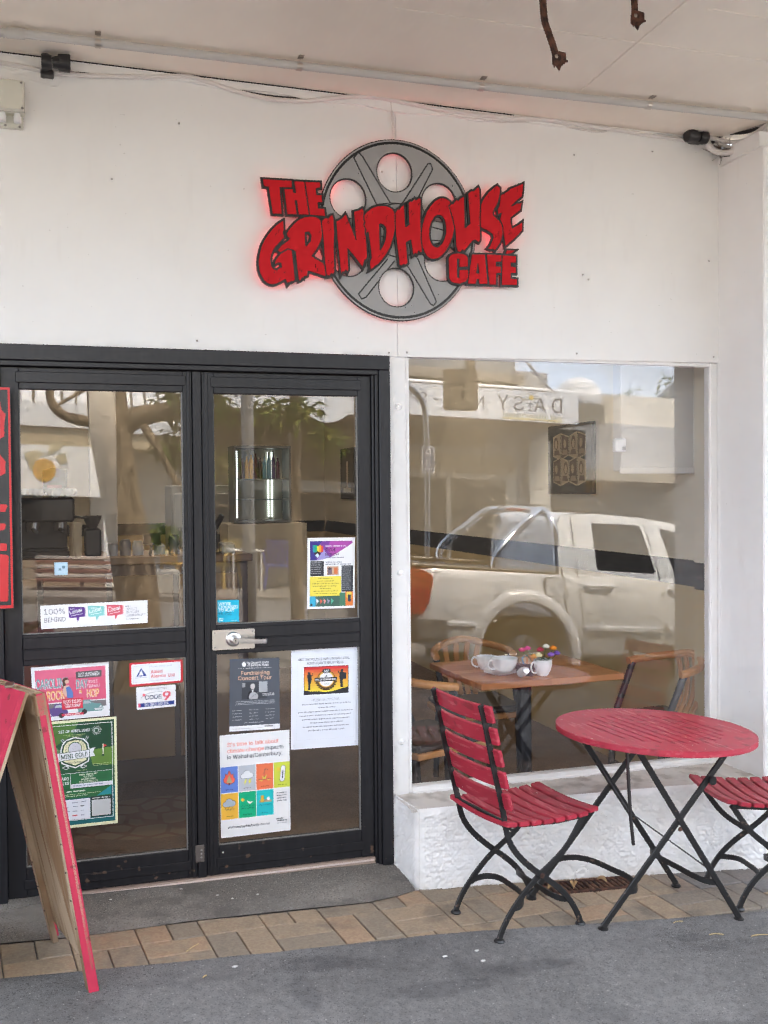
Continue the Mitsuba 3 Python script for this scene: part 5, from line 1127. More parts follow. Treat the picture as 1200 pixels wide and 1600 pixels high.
put(tb + '__stop', bx(2.355, 2.382, -0.800, -0.781, 0.418, 0.450, 0.006), 'iron')

def bistro_chair(px, py, ang, lab, crop=None, flip=False):
    """Folding chair; local x = forward, y = left, z = up from the ground."""
    c = thing('bistro_chair', lab, 'chair', 'red slatted folding bistro chairs')
    A = rotz(ang)
    g = gz(px, py)
    def w(m):
        v = np.asarray(m.vertices) @ A.T + (px, py, 0)
        v[:, 2] += gz(v[:, 0], v[:, 1])
        return trimesh.Trimesh(v, m.faces, process=False)
    def P(key, m, material='iron', **kw):
        return put(c + key, w(m), material, **kw)
    hw = 0.148
    for s in (-1, 1):
        y = s * hw
        post = [(-0.275, 0.872), (-0.248, 0.772), (-0.218, 0.640), (-0.190, 0.530), (-0.168, 0.440), (-0.150, 0.370), (-0.100, 0.300), (0.0, 0.218), (0.09, 0.150), (0.150, 0.082), (0.186, 0.012)]
        yy = [y * (1.03 if q[1] > 0.5 else 1.0) for q in post]
        pp = csp([(q[0], v_, q[1]) for q, v_ in zip(post, yy)], 44)
        lg = P('__back_leg', flat(pp, 0.0225, 0.0075, (0, 1, 0)))
        put(lg + '__foot', w(moved(lathe([(0, 0), (0.018, 0), (0.020, 0.005), (0.015, 0.012), (0.0, 0.014)], 16), None, (0.186, y, 0.0))), 'iron', smooth=40)
        yi = s * (hw - 0.0095)
        fl = csp([(q[0], yi, q[1]) for q in ((0.215, 0.418), (0.195, 0.390), (0.150, 0.330), (0.105, 0.285), (0.0, 0.218), (-0.085, 0.150), (-0.150, 0.080), (-0.188, 0.012))], 36)
        lg = P('__front_leg', flat(fl, 0.0225, 0.0075, (0, 1, 0)))
        put(lg + '__foot', w(moved(lathe([(0, 0), (0.018, 0), (0.020, 0.005), (0.015, 0.012), (0.0, 0.014)], 16), None, (-0.188, yi, 0.0))), 'iron', smooth=40)
        P('__rivet', moved(lathe([(0, 0.005), (0.008, 0.004), (0.010, 0)], 12), rotx(-s * math.pi / 2), (0.0, y + s * 0.0035, 0.218)), 'rust', smooth=40)
        P('__seat_rail', flat([(-0.150, s * (hw - 0.002), 0.424), (-0.05, s * (hw - 0.002), 0.416), (0.08, s * (hw - 0.002), 0.410), (0.215, s * (hw - 0.002), 0.416)], 0.020, 0.005, (0, 1, 0)))
    # curved cross stays near the ground
    P('__cross_stay', hoop((-0.118, hw - 0.012, 0.112), (-0.118, -hw + 0.012, 0.112), (0.085, 0, 0), 0.026))
    P('__cross_stay', hoop((0.130, hw - 0.004, 0.108), (0.130, -hw + 0.004, 0.108), (-0.055, 0, 0), 0.020))
    P('__rear_bar', tube([(-0.170, -hw, 0.440), (-0.170, hw, 0.440)], 0.0065, 8), smooth=60)
    P('__rear_bar', tube([(-0.135, -hw, 0.405), (-0.135, hw, 0.405)], 0.0055, 8), smooth=60)
    # seat slats, the seat dips in the middle and its front curls up
    for k in range(8):
        x = -0.160 + 0.0560 * k
        z = 0.432 - 0.010 * math.sin(math.pi * (k / 7.0)) + (0.004 if k == 7 else 0)
        sl = 0.10 - 0.035 * k
        W2 = 0.185 if k < 7 else 0.178
        def slat(u, v, x=x, z=z, sl=sl, W2=W2):
            y = (u - 0.5) * 2 * W2
            t = np.asarray(v)
            return y, t
        m = bx(-0.0222, 0.0222, -W2, W2, -0.009, 0.009, 0.0035)
        m = m.subdivide_to_size(0.06)
        v = np.asarray(m.vertices).copy()
        v[:, 2] += -0.012 * (1 - (v[:, 1] / W2) ** 2) + 0.005
        v = v @ roty(sl * 0.9).T
        m = trimesh.Trimesh(v + (x, 0, z), m.faces, process=False)
        P('__seat_slat', m, 'red_slat', smooth=30)
    # back slats in front of the posts, bowed
    for k in range(5):
        z = 0.838 - 0.0800 * k
        x = np.interp(z, [0.53, 0.64, 0.772, 0.872], [-0.190, -0.218, -0.248, -0.275]) + 0.0145
        m = bx(-0.008, 0.008, -0.186, 0.186, -0.0315, 0.0315, 0.003).subdivide_to_size(0.06)
        v = np.asarray(m.vertices).copy()
        v[:, 0] += -0.016 * (1 - (v[:, 1] / 0.186) ** 2) + 0.006
        v = v @ roty(-0.26).T
        P('__back_slat', trimesh.Trimesh(v + (x, 0, z), m.faces, process=False), 'red_slat', smooth=30)
    return c
bistro_chair(1.632, -0.598, math.radians(13), 'red folding bistro chair on the left of the round table')
bistro_chair(2.755, -0.600, math.radians(180 - 10), 'red folding bistro chair on the right, cut off by the picture edge')

# ================================================================== DRAIN GRATE AND LITTER
dg = thing('drain_grate', 'small rusty iron drain grate at the foot of the plinth', 'drain grate')
gx0, gx1, gy0, gy1 = 1.84, 2.26, -0.425, -0.315
z_ = lambda x, y: gz(x, y) + 0.006
def fl(x0, x1, y0, y1, h0=-0.02, h1=0.004):
    m = bx(x0, x1, y0, y1, h0, h1, 0.0015)
    v = np.asarray(m.vertices).copy(); v[:, 2] += z_(v[:, 0], v[:, 1])
    return trimesh.Trimesh(v, m.faces, process=False)
put(dg + '__frame', join([fl(gx0, gx1, gy0, gy0 + 0.012), fl(gx0, gx1, gy1 - 0.012, gy1), fl(gx0, gx0 + 0.012, gy0 + 0.0125, gy1 - 0.0125), fl(gx1 - 0.012, gx1, gy0 + 0.0125, gy1 - 0.0125)]), 'rust')
for k in range(17):
    x = gx0 + 0.022 + 0.0235 * k
    put(dg + '__bar', fl(x, x + 0.012, gy0 + 0.0125, gy1 - 0.0125, -0.012, 0.0025), 'rust')
def leaf_litter(x, y, a, s, lab, col):
    m = grid(7, 5, lambda u, v: np.stack([(u - 0.5) * s, (v - 0.5) * s * 0.55 * np.sin(np.pi * np.clip(u, 0.02, 0.98)), 0.012 * (2 * v - 1) ** 2 + 0.010 * np.sin(3 * u)], -1))
    single('dry_leaf', moved(m, rotz(a), (x, y, z_(x, y) + 0.005)), 'matte', lab, 'leaf', col=col, group='dry leaves lying on the drain grate', smooth=True)
leaf_litter(1.885, -0.385, 0.4, 0.050, 'curled tan leaf at the left end of the drain grate', (0.42, 0.27, 0.13))
leaf_litter(1.985, -0.385, 1.1, 0.058, 'large curled tan leaf in the middle of the drain grate', (0.46, 0.30, 0.15))
leaf_litter(2.13, -0.36, 2.2, 0.042, 'small tan leaf at the right end of the drain grate', (0.40, 0.26, 0.14))
def twig(p, q, lab, r=0.0016):
    a = np.array((*p, gz(*p) + 0.008)); b = np.array((*q, gz(*q) + 0.008))
    single('straw', tube(csp([a, a * 0.6 + b * 0.4 + (0.004, 0.006, 0.001), b], 8), r, 5), 'matte', lab, 'straw', col=(0.50, 0.36, 0.18), group='bits of straw on the footpath')
twig((0.382, -0.621), (0.428, -0.572), 'bit of straw on the pavers in front of the right door')
twig((2.275, -0.90), (2.330, -0.912), 'bit of straw on the asphalt below the bistro table')
twig((2.425, -0.945), (2.505, -0.952), 'bit of straw on the asphalt at the right picture edge')
twig((0.412, -0.820), (0.425, -0.808), 'tiny bit of straw on the asphalt in front of the doors', 0.0022)
twig((2.20, -0.78), (2.245, -0.775), 'bit of straw at the edge of the pavers under the bistro table', 0.0013)
for i, (x, y, r) in enumerate([(0.525, -0.762, 0.011), (1.243, -0.846, 0.010), (1.37, -0.829, 0.009), (1.361, -0.906, 0.010), (0.55, -0.189, 0.006), (0.601, -0.233, 0.006), (0.702, -0.214, 0.006), (0.42, -0.10, 0.006), (0.15, -0.15, 0.006)]):
    m = moved(lathe([(0, 0.0022), (r * 0.7, 0.0020), (r, 0)], 9), np.diag([1, 0.7, 1.0]), (x, y, gz(x, y) + (0.0062 if y < -0.5 else 0.016)))
    single('white_fleck', m, 'matte', ['pale fleck on the asphalt below the straw on the pavers', 'left pale fleck of three on the asphalt by the chair', 'upper right pale fleck of three by the chair', 'lower pale fleck of three by the chair'][i] if i < 4 else ['pale fleck on the concrete strip, left of the pair before the right door', 'pale fleck on the concrete strip, middle of three before the right door', 'pale fleck on the concrete strip, right of three before the right door', 'pale fleck on the concrete strip close under the right door', 'pale fleck on the concrete strip under the left door'][i - 4], 'fleck', group='pale flecks stuck to the ground', col=(0.58, 0.57, 0.54))

# ================================================================== INSIDE THE CAFE
tz = 0.675
def wooden_chair(px, py, ang, lab, zf=-0.05):
    c = thing('wooden_chair', lab, 'chair', 'wooden chairs with curved arm rails round the cafe table')
    A = rotz(ang)
    def P(key, m, material, **kw):
        return put(c + key, moved(m, A, (px, py, zf)), material, **kw)
    # one bent rail is arms and back; local x = forward
    t = np.linspace(-0.52 * math.pi, 0.52 * math.pi, 40)
    rail = [(-0.225 * math.cos(k), 0.222 * math.sin(k), 0.742 - 0.034 * (1 - math.cos(k)) + 0.02 * math.exp(-4 * k * k)) for k in t]
    P('__arm_rail', tube(rail, 0.020, 12, up=(0, 0, 1)), 'chair_wood', smooth=60)
    for s in (-1, 1):
        P('__front_post', tube([(0.15, 0.205 * s, 0.0), (0.10, 0.208 * s, 0.45), (-0.01, 0.216 * s, 0.700)], 0.017, 12), 'satin', col=(0.035, 0.030, 0.032), smooth=60)
        P('__rear_post', tube([(-0.20, 0.16 * s, 0.0), (-0.175, 0.15 * s, 0.44)], 0.016, 12), 'satin', col=(0.035, 0.030, 0.032), smooth=60)
    for k in range(4):
        y = -0.081 + 0.054 * k
        P('__back_slat', flat(csp([(-0.150, y * 0.8, 0.45), (-0.205, y * 0.9, 0.56), (-0.215, y * 1.1, 0.67), (-0.205, y * 1.25, 0.745)], 16), 0.030, 0.010, (1, 0, 0)), 'chair_wood')
    P('__seat', bx(-0.20, 0.205, -0.205, 0.205, 0.425, 0.462, 0.012), 'satin', col=(0.050, 0.036, 0.030))
    P('__seat_frame', bx(-0.205, 0.210, -0.210, 0.210, 0.395, 0.424, 0.004), 'chair_wood')
    return c
ct = thing('cafe_table', 'varnished wooden cafe table inside the window', 'table')
CA = rotz(math.radians(2.0))
tx, ty = 2.165, 0.47
for k in range(6):
    y0 = -0.315 + 0.105 * k
    put(ct + '__plank', moved(bx(-0.375, 0.375, y0 + 0.0006, y0 + 0.1044, -0.030, 0.0 + rng.uniform(-0.0004, 0.0004), 0.002), CA, (tx, ty, tz)), 'table_wood')
put(ct + '__pedestal', tube([(tx, ty, -0.04), (tx, ty, tz - 0.031)], 0.038, 20), 'satin', col=(0.018, 0.018, 0.022), smooth=50)
put(ct + '__base', join([moved(bx(-0.26, 0.26, -0.03, 0.03, 0, 0.04, 0.008), rotz(math.pi / 4 * k + 0.4), (tx, ty, -0.049 + 0.0003 * k)) for k in (0, 2)]), 'satin', col=(0.018, 0.018, 0.022))
wooden_chair(2.13, 1.02, math.radians(-92), 'wooden chair with a curved arm rail behind the cafe table')
wooden_chair(2.835, 0.345, math.radians(183), 'wooden chair with a curved arm rail at the right of the cafe table')
wooden_chair(1.62, 0.42, math.radians(20), 'wooden chair with a curved arm rail at the left beside the window post')
WHT = (0.74, 0.745, 0.73)
def cup(key, lab, x, y, z, r=0.050, h=0.052, ha=2.9, col=WHT, group=None):
    c = thing(key, lab, 'cup', group)
    prof = [(0, 0.004), (0.022, 0.0), (r * 0.55, 0.002), (r * 0.82, h * 0.3), (r * 0.97, h * 0.65), (r, h), (r - 0.003, h), (r * 0.93, h * 0.66), (r * 0.76, h * 0.3), (r * 0.4, 0.009), (0, 0.008)]
    put(c + '__bowl', lathe(prof, 28, (x, y, z)), 'gloss', col=col, smooth=50)
    d = np.array((math.cos(ha), math.sin(ha), 0))
    hp = [np.array((x, y, z)) + d * q + (0, 0, w) for q, w in ((r * 0.92, h * 0.78), (r + 0.014, h * 0.86), (r + 0.024, h * 0.62), (r + 0.018, h * 0.32), (r * 0.80, h * 0.22))]
    put(c + '__handle', tube(csp(hp, 18), 0.0042, 8, up=(0, 0, 1) if False else None), 'gloss', col=col, smooth=60)
    return c
sx, sy = 1.985, 0.345
sau = thing('saucer', 'two stacked white saucers on the cafe table', 'saucer')
for k in range(2):
    put(sau + '__dish', lathe([(0, 0.002), (0.040, 0.0), (0.045, 0.003), (0.078, 0.013), (0.080, 0.015), (0.045, 0.006), (0, 0.005)], 36, (sx, sy, tz + 0.0005 + 0.011 * k)), 'gloss', col=WHT, smooth=50)
cup('coffee_cup', 'wide white coffee cup on stacked saucers, nearer of two', sx + 0.012, sy - 0.02, tz + 0.020, 0.064, 0.062, 3.25)
cup('coffee_cup', 'white coffee cup standing behind the wide cup on the cafe table', sx - 0.015, sy + 0.135, tz + 0.0005, 0.048, 0.068, 2.6)
cup('flower_mug', 'white mug holding artificial flowers at the edge of the cafe table', 2.158, 0.245, tz + 0.0005, 0.046, 0.078, 3.4, (0.78, 0.78, 0.77))
fb = thing('flower_bunch', 'small bunch of colourful artificial flowers in the white mug', 'flowers')
FC = [(0.55, 0.03, 0.14), (0.62, 0.05, 0.22), (0.72, 0.68, 0.40), (0.75, 0.73, 0.62), (0.80, 0.26, 0.02), (0.16, 0.07, 0.36), (0.25, 0.12, 0.48), (0.55, 0.05, 0.10), (0.70, 0.30, 0.05)]
fpos = [(1.25 * a, 1.25 * b, 1.2 * c) for a, b, c in [(-0.085, 0.0, 0.105), (-0.058, 0.01, 0.108), (-0.030, -0.03, 0.085), (0.010, -0.01, 0.115), (0.045, 0.0, 0.105), (0.050, -0.02, 0.088), (0.018, -0.035, 0.086), (0.0, 0.02, 0.098), (-0.045, -0.02, 0.080)]]
r3 = np.random.default_rng(5)
for (dx, dy, dz), c in zip(fpos, FC):
    b = np.array((2.158 + dx, 0.245 + dy, tz + dz))
    stem = put(fb + '__stem', tube([(2.158 + dx * 0.2, 0.245 + dy * 0.2, tz + 0.03), (2.158 + dx * 0.7, 0.245 + dy * 0.6, tz + dz * 0.75), b], 0.0016, 5), 'matte', col=(0.05, 0.10, 0.03))
    pet = [moved(trimesh.creation.icosphere(1, 0.0105), np.diag([1, 1, 0.8]) @ rotz(k), b + (0.007 * math.cos(k * 1.26), 0.007 * math.sin(k * 1.26), 0.002)) for k in range(5)] + [moved(trimesh.creation.icosphere(1, 0.0098), None, b + (0, 0, 0.005))]
    put(fb + '__blossom', join(pet), 'matte', col=c, smooth=60)
for k in range(16):
    a = r3.uniform(0, 6.28); q = r3.uniform(0.015, 0.06); z0 = tz + r3.uniform(0.066, 0.10)
    m = grid(5, 3, lambda u, v: np.stack([0.032 * u, 0.012 * (v - 0.5) * np.sin(np.pi * np.clip(u, .05, .97)), 0.02 * u - 0.02 * u * u], -1))
    put(fb + '__leaf', moved(m, rotz(a), (2.158 + 0.25 * q * math.cos(a), 0.245 + 0.25 * q * math.sin(a), z0)), 'matte', col=(0.04, 0.085, 0.03))
sp = thing('sugar_pot', 'black square pot of sugar sachets on the cafe table', 'sugar pot')
put(sp + '__pot', trimesh.convex.convex_hull(np.array([(2.085 + sx_ * w_, 0.285 + sy_ * w_, tz + z_) for sx_ in (-1, 1) for sy_ in (-1, 1) for w_, z_ in ((0.028, 0.0006), (0.040, 0.058))])), 'gloss', col=(0.016, 0.016, 0.018))
for k in range(11):
    c = [(0.60, 0.42, 0.28), (0.62, 0.25, 0.12), (0.70, 0.68, 0.62), (0.15, 0.30, 0.48), (0.42, 0.24, 0.12)][k % 5]
    m = moved(bx(-0.019, 0.019, -0.001, 0.001, 0, 0.058), rotz(r3.uniform(-0.7, 0.7)) @ rotx(r3.uniform(-0.35, 0.35)) @ roty(r3.uniform(-0.4, 0.4)), (2.085 + r3.uniform(-0.022, 0.022), 0.262 + 0.0045 * k, tz + 0.036))
    put(sp + '__sachet', m, 'matte', col=c)
nk = thing('glass_shaker', 'small glass shaker lying by the sugar pot on the cafe table', 'shaker')
put(nk + '__jar', moved(lathe([(0, 0), (0.020, 0.002), (0.022, 0.04), (0.014, 0.052), (0.0, 0.054)], 18), rotx(1.2), (2.035, 0.225, tz + 0.023)), 'gloss', col=(0.52, 0.53, 0.52), smooth=50)
put(nk + '__cap', moved(lathe([(0, 0.054), (0.015, 0.053), (0.016, 0.066), (0.0, 0.070)], 18), rotx(1.2), (2.035, 0.225, tz + 0.023)), 'metal', col=(0.6, 0.6, 0.6), smooth=50)
put(nk + '__cloth', moved(grid(9, 9, lambda u, v: np.stack([(u - .5) * 0.10, (v - .5) * 0.08, 0.022 + 0.02 * np.sin(5 * u + 2) * np.cos(4 * v)], -1)), rotz(0.5), (2.03, 0.345, tz + 0.02)), 'matte', col=(0.50, 0.50, 0.48), smooth=True)

# framed poster on the right wall: eight generic sepia portraits
pc = thing('framed_poster', 'black framed poster with eight sepia portraits on the right wall', 'picture')
PX = 3.099
def onwall(m2):
    v = np.asarray(m2.vertices); return v
put(pc + '__frame', bx(PX - 0.028, PX, 1.414, 2.006, 1.525, 1.968, 0.004), 'satin', col=(0.012, 0.012, 0.014))
vv, ff, cc = [], [], []
def pw(pts, lay, col):
    """polygon in (y from the far edge, z) on the poster"""
    g = Polygon(pts).buffer(0)
    for q in geoms(g):
        v, f = trimesh.creation.triangulate_polygon(q, engine='earcut')
        a = cross2(v[f[:, 1]] - v[f[:, 0]], v[f[:, 2]] - v[f[:, 0]])
        f = np.where((a < 0)[:, None], f[:, ::-1], f)
        ff.append(f + sum(len(x) for x in vv)); vv.append(np.c_[np.full(len(v), PX - 0.0284 - 0.00015 * lay), 2.006 - v[:, 0], v[:, 1]]); cc.append(np.tile(col, (len(v), 1)))
SEP, BRN = (0.42, 0.32, 0.21), (0.085, 0.045, 0.028)
r4 = np.random.default_rng(11)
for row in range(2):
    for k in range(4):
        u = 0.075 + 0.112 * k
        zt_, zb_ = (1.905, 1.755) if row == 0 else (1.748, 1.588)
        j = 0.014 * (1 if k % 2 else -1)
        quad = [(u, zb_ - j * 0.8), (u + 0.106, zb_ + j), (u + 0.106, zt_ - j), (u, zt_ + j * 0.8)]
        pw(quad, 1, (0.52, 0.42, 0.29))
        q = np.array(quad); c = q.mean(0); q = c + (q - c) * 0.90
        pw(q, 2, BRN if (k + row) % 2 else SEP)
        skin, hair = (SEP, BRN)
        hx, hz = c[0] + r4.uniform(-0.012, 0.012), c[1] + 0.015
        pw([(hx + 0.030 * math.cos(a), hz + 0.006 + 0.042 * math.sin(a)) for a in np.linspace(0, 6.1, 14)], 3, (0.13, 0.075, 0.045))
        pw([(hx + 0.018 * math.cos(a), hz + 0.028 * math.sin(a)) for a in np.linspace(0, 6.1, 14)], 4, (0.50, 0.385, 0.26))
        pw([(c[0] - 0.04, zb_ + 0.02), (c[0] - 0.028, zb_ + 0.052), (c[0] + 0.028, zb_ + 0.052), (c[0] + 0.042, zb_ + 0.02)], 3, (0.36, 0.26, 0.17) if (k + row) % 2 else (0.12, 0.07, 0.045))
pw([(0.19, 1.545), (0.37, 1.545), (0.37, 1.573), (0.19, 1.573)], 1, (0.03, 0.034, 0.034))
put(pc + '__picture', trimesh.Trimesh(np.vstack(vv), np.vstack(ff), process=False), 'print', colors=np.vstack(cc))
f2 = thing('small_picture', 'narrow dark framed picture far back on the right wall', 'picture')
put(f2 + '__frame', bx(PX - 0.03, PX, 6.72, 7.32, 1.455, 2.03, 0.004), 'satin', col=(0.02, 0.018, 0.018))
put(f2 + '__mount', bx(PX - 0.0315, PX - 0.0302, 6.78, 7.26, 1.52, 1.97), 'print', col=(0.10, 0.085, 0.07))
put(f2 + '__figure', bx(PX - 0.0325, PX - 0.0318, 6.98, 7.06, 1.56, 1.88), 'print', col=(0.50, 0.42, 0.34))
put(f2 + '__caption', bx(PX - 0.0325, PX - 0.0318, 6.86, 7.18, 1.53, 1.58), 'print', col=(0.52, 0.48, 0.38))
# pale box over the window corner, with a small sensor
bk = thing('roller_box', 'pale boxed cupboard high in the window corner inside the cafe', 'cupboard')
put(bk + '__box', bx(2.64, 3.098, 0.345, 0.42, 1.645, 2.98, 0.003), 'matte', col=(0.56, 0.54, 0.50))
put(bk + '__lip', bx(2.63, 3.098, 0.335, 0.344, 1.632, 1.662, 0.002), 'matte', col=(0.62, 0.60, 0.56))
put(bk + '__edge_trim', join([bx(3.055, 3.068, 0.336, 0.344, 1.663, 2.97, 0.001), bx(3.078, 3.088, 0.336, 0.344, 1.663, 2.97, 0.001)]), 'matte', col=(0.64, 0.62, 0.58))
al = thing('alarm_sensor', 'small white alarm sensor box near the framed poster', 'sensor')
put(al + '__case', bx(2.585, 2.645, 0.298, 0.334, 1.738, 1.805, 0.006), 'satin', col=(0.76, 0.76, 0.76))
put(al + '__lens', bx(2.622, 2.640, 0.2955, 0.2978, 1.746, 1.764), 'satin', col=(0.30, 0.30, 0.31))

# lights added on the ceiling, out of view, to brighten the room
for i, (x, y) in enumerate(((0.2, 2.6), (1.9, 3.4), (0.9, 6.0))):
    t = thing('added_fill_light', 'added unseen fill light on the cafe ceiling ' + ['above the coffee machine', 'above the middle of the room', 'near the back wall'][i], 'lamp', 'added fill lights on the cafe ceiling')
    put(t + '__diffuser', moved(lathe([(0, -0.04), (0.12, -0.032), (0.16, -0.008), (0.16, 0.0), (0, 0)], 28), None, (x, y, 2.995)), 'matte', col=(0.8, 0.8, 0.8), emitter={'type': 'area', 'radiance': rgb((1.3, 1.12, 0.9))})

# counter with the coffee machine
cn = thing('service_counter', 'dark fronted service counter with a timber top', 'counter')
put(cn + '__top', bx(-1.6, 1.02, 1.60, 2.25, 1.165, 1.205, 0.004), 'satin', col=(0.16, 0.095, 0.05))
put(cn + '__front', bx(-1.6, 1.0, 1.66, 1.70, -0.049, 1.164), 'satin', col=(0.085, 0.055, 0.040))
for k in range(7):
    x = -1.55 + 0.36 * k
    put(cn + '__panel', bx(x, x + 0.33, 1.648, 1.6595, 0.08, 1.10, 0.003), 'satin', col=[(0.20, 0.12, 0.06), (0.14, 0.07, 0.045), (0.23, 0.15, 0.075)][k % 3])
cm = thing('coffee_machine', 'dark coffee machine on the counter at the left', 'coffee machine')
put(cm + '__body', bx(-0.46, 0.060, 1.72, 2.12, 1.40, 1.535, 0.012), 'gloss', col=(0.020, 0.020, 0.022))
put(cm + '__base', bx(-0.44, 0.03, 1.72, 2.14, 1.206, 1.245, 0.008), 'gloss', col=(0.03, 0.03, 0.033))
put(cm + '__back_panel', bx(-0.43, 0.02, 1.98, 2.12, 1.246, 1.399, 0.004), 'satin', col=(0.055, 0.055, 0.060))
for x in (-0.33, -0.16, -0.02):
    put(cm + '__group_head', tube([(x, 1.80, 1.399), (x, 1.80, 1.352)], 0.034, 18), 'metal', col=(0.3, 0.3, 0.31), smooth=50)
    put(cm + '__handle', tube([(x, 1.785, 1.36), (x + 0.02, 1.68, 1.352)], 0.012, 10), 'satin', col=(0.02, 0.02, 0.02), smooth=50)
put(cm + '__steam_wand', tube([(0.045, 1.74, 1.43), (0.085, 1.73, 1.425), (0.12, 1.72, 1.42)], 0.007, 8), 'satin', col=(0.03, 0.03, 0.03), smooth=50)
for i, x in enumerate((-0.42, -0.33, -0.235, -0.14, -0.05, 0.02)):
    cup('stacked_cup', 'white cup upside down on the coffee machine, ' + ['furthest left', 'second from the left', 'third from the left', 'fourth from the left', 'second from the right', 'furthest right'][i], x, 1.84 + 0.05 * (i % 2), 1.5355, 0.044, 0.050, 0.6 + i, (0.62, 0.61, 0.58), 'white cups on the coffee machine')
hp = thing('bean_hopper', 'dark red bag of coffee beans standing behind the cups', 'coffee bag')
put(hp + '__bag', trimesh.convex.convex_hull(np.array([(-0.105, 2.0, 1.55), (0.02, 2.0, 1.55), (-0.105, 2.08, 1.55), (0.02, 2.08, 1.55), (-0.11, 2.04, 1.69), (0.025, 2.04, 1.695), (-0.095, 2.01, 1.65), (0.015, 2.01, 1.65), (-0.06, 2.04, 1.705)])), 'satin', col=(0.045, 0.030, 0.028))
put(hp + '__label', bx(-0.085, -0.005, 1.994, 1.9985, 1.56, 1.605), 'satin', col=(0.22, 0.02, 0.03))
tk = thing('takeaway_cups', 'tall stack of cream takeaway cups on the counter', 'cup stack')
for k in range(12):
    put(tk + '__cup', lathe([(0.0, 0.0), (0.027, 0.0), (0.0335, 0.026), (0.035, 0.027), (0.035, 0.030), (0.0, 0.030)], 18, (0.062, 1.66, 1.206 + 0.0148 * k)), 'matte', col=(0.58, 0.47, 0.32), smooth=40)
gr = thing('coffee_grinder', 'black coffee grinder on the counter beside the takeaway cups', 'grinder')
put(gr + '__body', bx(0.11, 0.20, 1.74, 1.90, 1.206, 1.36, 0.010), 'satin', col=(0.022, 0.022, 0.024))
put(gr + '__hopper', lathe([(0, 0), (0.025, 0.0), (0.05, 0.06), (0.05, 0.07), (0, 0.072)], 18, (0.155, 1.82, 1.361)), 'gloss', col=(0.05, 0.045, 0.045), smooth=40)
for i, (x, c, h) in enumerate([(0.26, (0.32, 0.30, 0.28), 0.07), (0.33, (0.12, 0.12, 0.13), 0.09), (0.40, (0.25, 0.33, 0.40), 0.08), (0.52, (0.4, 0.38, 0.35), 0.06), (0.60, (0.06, 0.06, 0.07), 0.11)]):
    single('counter_jar', lathe([(0, 0), (0.030, 0), (0.032, h * 0.8), (0.022, h), (0, h)], 18, (x, 1.78, 1.206)), 'satin', 'small jar on the counter, ' + ['grey, next to the grinder', 'dark and squat', 'pale blue', 'low and pale', 'tall and black, furthest right'][i], 'jar', 'jars along the counter', col=c, smooth=40)
r6 = np.random.default_rng(8)
for i, (x, lab) in enumerate(((0.70, 'dark box at the right end of the counter'), (0.80, 'tall dark canister at the right end of the counter'), (0.90, 'small pale box at the right end of the counter'))):
    single('counter_box', bx(x - 0.04, x + 0.04, 1.72, 1.84, 1.2055, 1.2055 + (0.09, 0.16, 0.06)[i], 0.006), 'satin', lab, 'box', col=[(0.03, 0.028, 0.03), (0.02, 0.02, 0.022), (0.35, 0.33, 0.28)][i])
cr6 = thing('card_terminal', 'small dark payment terminal on a stand on the counter', 'terminal')
put(cr6 + '__stand', tube([(0.46, 1.70, 1.206), (0.47, 1.70, 1.27)], 0.008, 8), 'satin', col=(0.03, 0.03, 0.03))
put(cr6 + '__screen', moved(bx(-0.05, 0.05, -0.008, 0.008, -0.035, 0.035, 0.004), rotx(-0.5), (0.47, 1.69, 1.295)), 'gloss', col=(0.02, 0.02, 0.022))
single('white_column', bx(0.17, 0.345, 2.9, 3.1, -0.049, 2.99, 0.004), 'matte', 'white painted column behind the counter', 'column', col=(0.66, 0.65, 0.62))
fz = thing('fridge', 'grey upright fridge at the back of the cafe seen through the left door', 'fridge')
put(fz + '__body', bx(1.02, 1.66, 6.2, 6.8, -0.049, 1.62, 0.01), 'satin', col=(0.40, 0.40, 0.38))
put(fz + '__door', bx(1.04, 1.64, 6.16, 6.195, 0.05, 1.54, 0.008), 'satin', col=(0.50, 0.50, 0.48))
put(fz + '__door__handle', tube([(1.10, 6.135, 0.7), (1.10, 6.135, 1.2)], 0.012, 8), 'metal', col=(0.4, 0.4, 0.4))
# lit glass cabinet
lc = thing('display_cabinet', 'glass display cabinet with white light strips and bottles seen through the right door', 'cabinet')
CX0, CX1, CYf, CZ0, CZ1 = 1.48, 1.965, 5.0, 1.29, 1.945
put(lc + '__back', bx(CX0, CX1, 5.31, 5.33, CZ0, CZ1), 'matte', col=(0.46, 0.44, 0.36))
put(lc + '__frame', join([bx(CX0 - 0.018, CX0, CYf, 5.33, CZ0 - 0.02, CZ1 + 0.02), bx(CX1, CX1 + 0.018, CYf, 5.33, CZ0 - 0.02, CZ1 + 0.02), bx(CX0, CX1, CYf, 5.33, CZ1, CZ1 + 0.02), bx(CX0, CX1, CYf, 5.33, CZ0 - 0.02, CZ0)]), 'satin', col=(0.16, 0.165, 0.165))
for z in (1.475, 1.66):
    put(lc + '__shelf', bx(CX0 + 0.002, CX1 - 0.002, CYf + 0.02, 5.309, z, z + 0.008), 'satin', col=(0.16, 0.19, 0.19))
dots = lambda x, y: join([bx(x - 0.006, x + 0.006, y, y + 0.006, z, z + 0.010) for z in np.arange(CZ0 + 0.03, CZ1 - 0.03, 0.021)])
for x, y in ((CX0 + 0.012, CYf + 0.02), (CX1 - 0.135, 5.295), (CX1 - 0.10, 5.295)):
    put(lc + '__light_strip', dots(x, y), 'matte', col=(0.8, 0.8, 0.8), emitter={'type': 'area', 'radiance': rgb((0.095, 0.112, 0.11))})
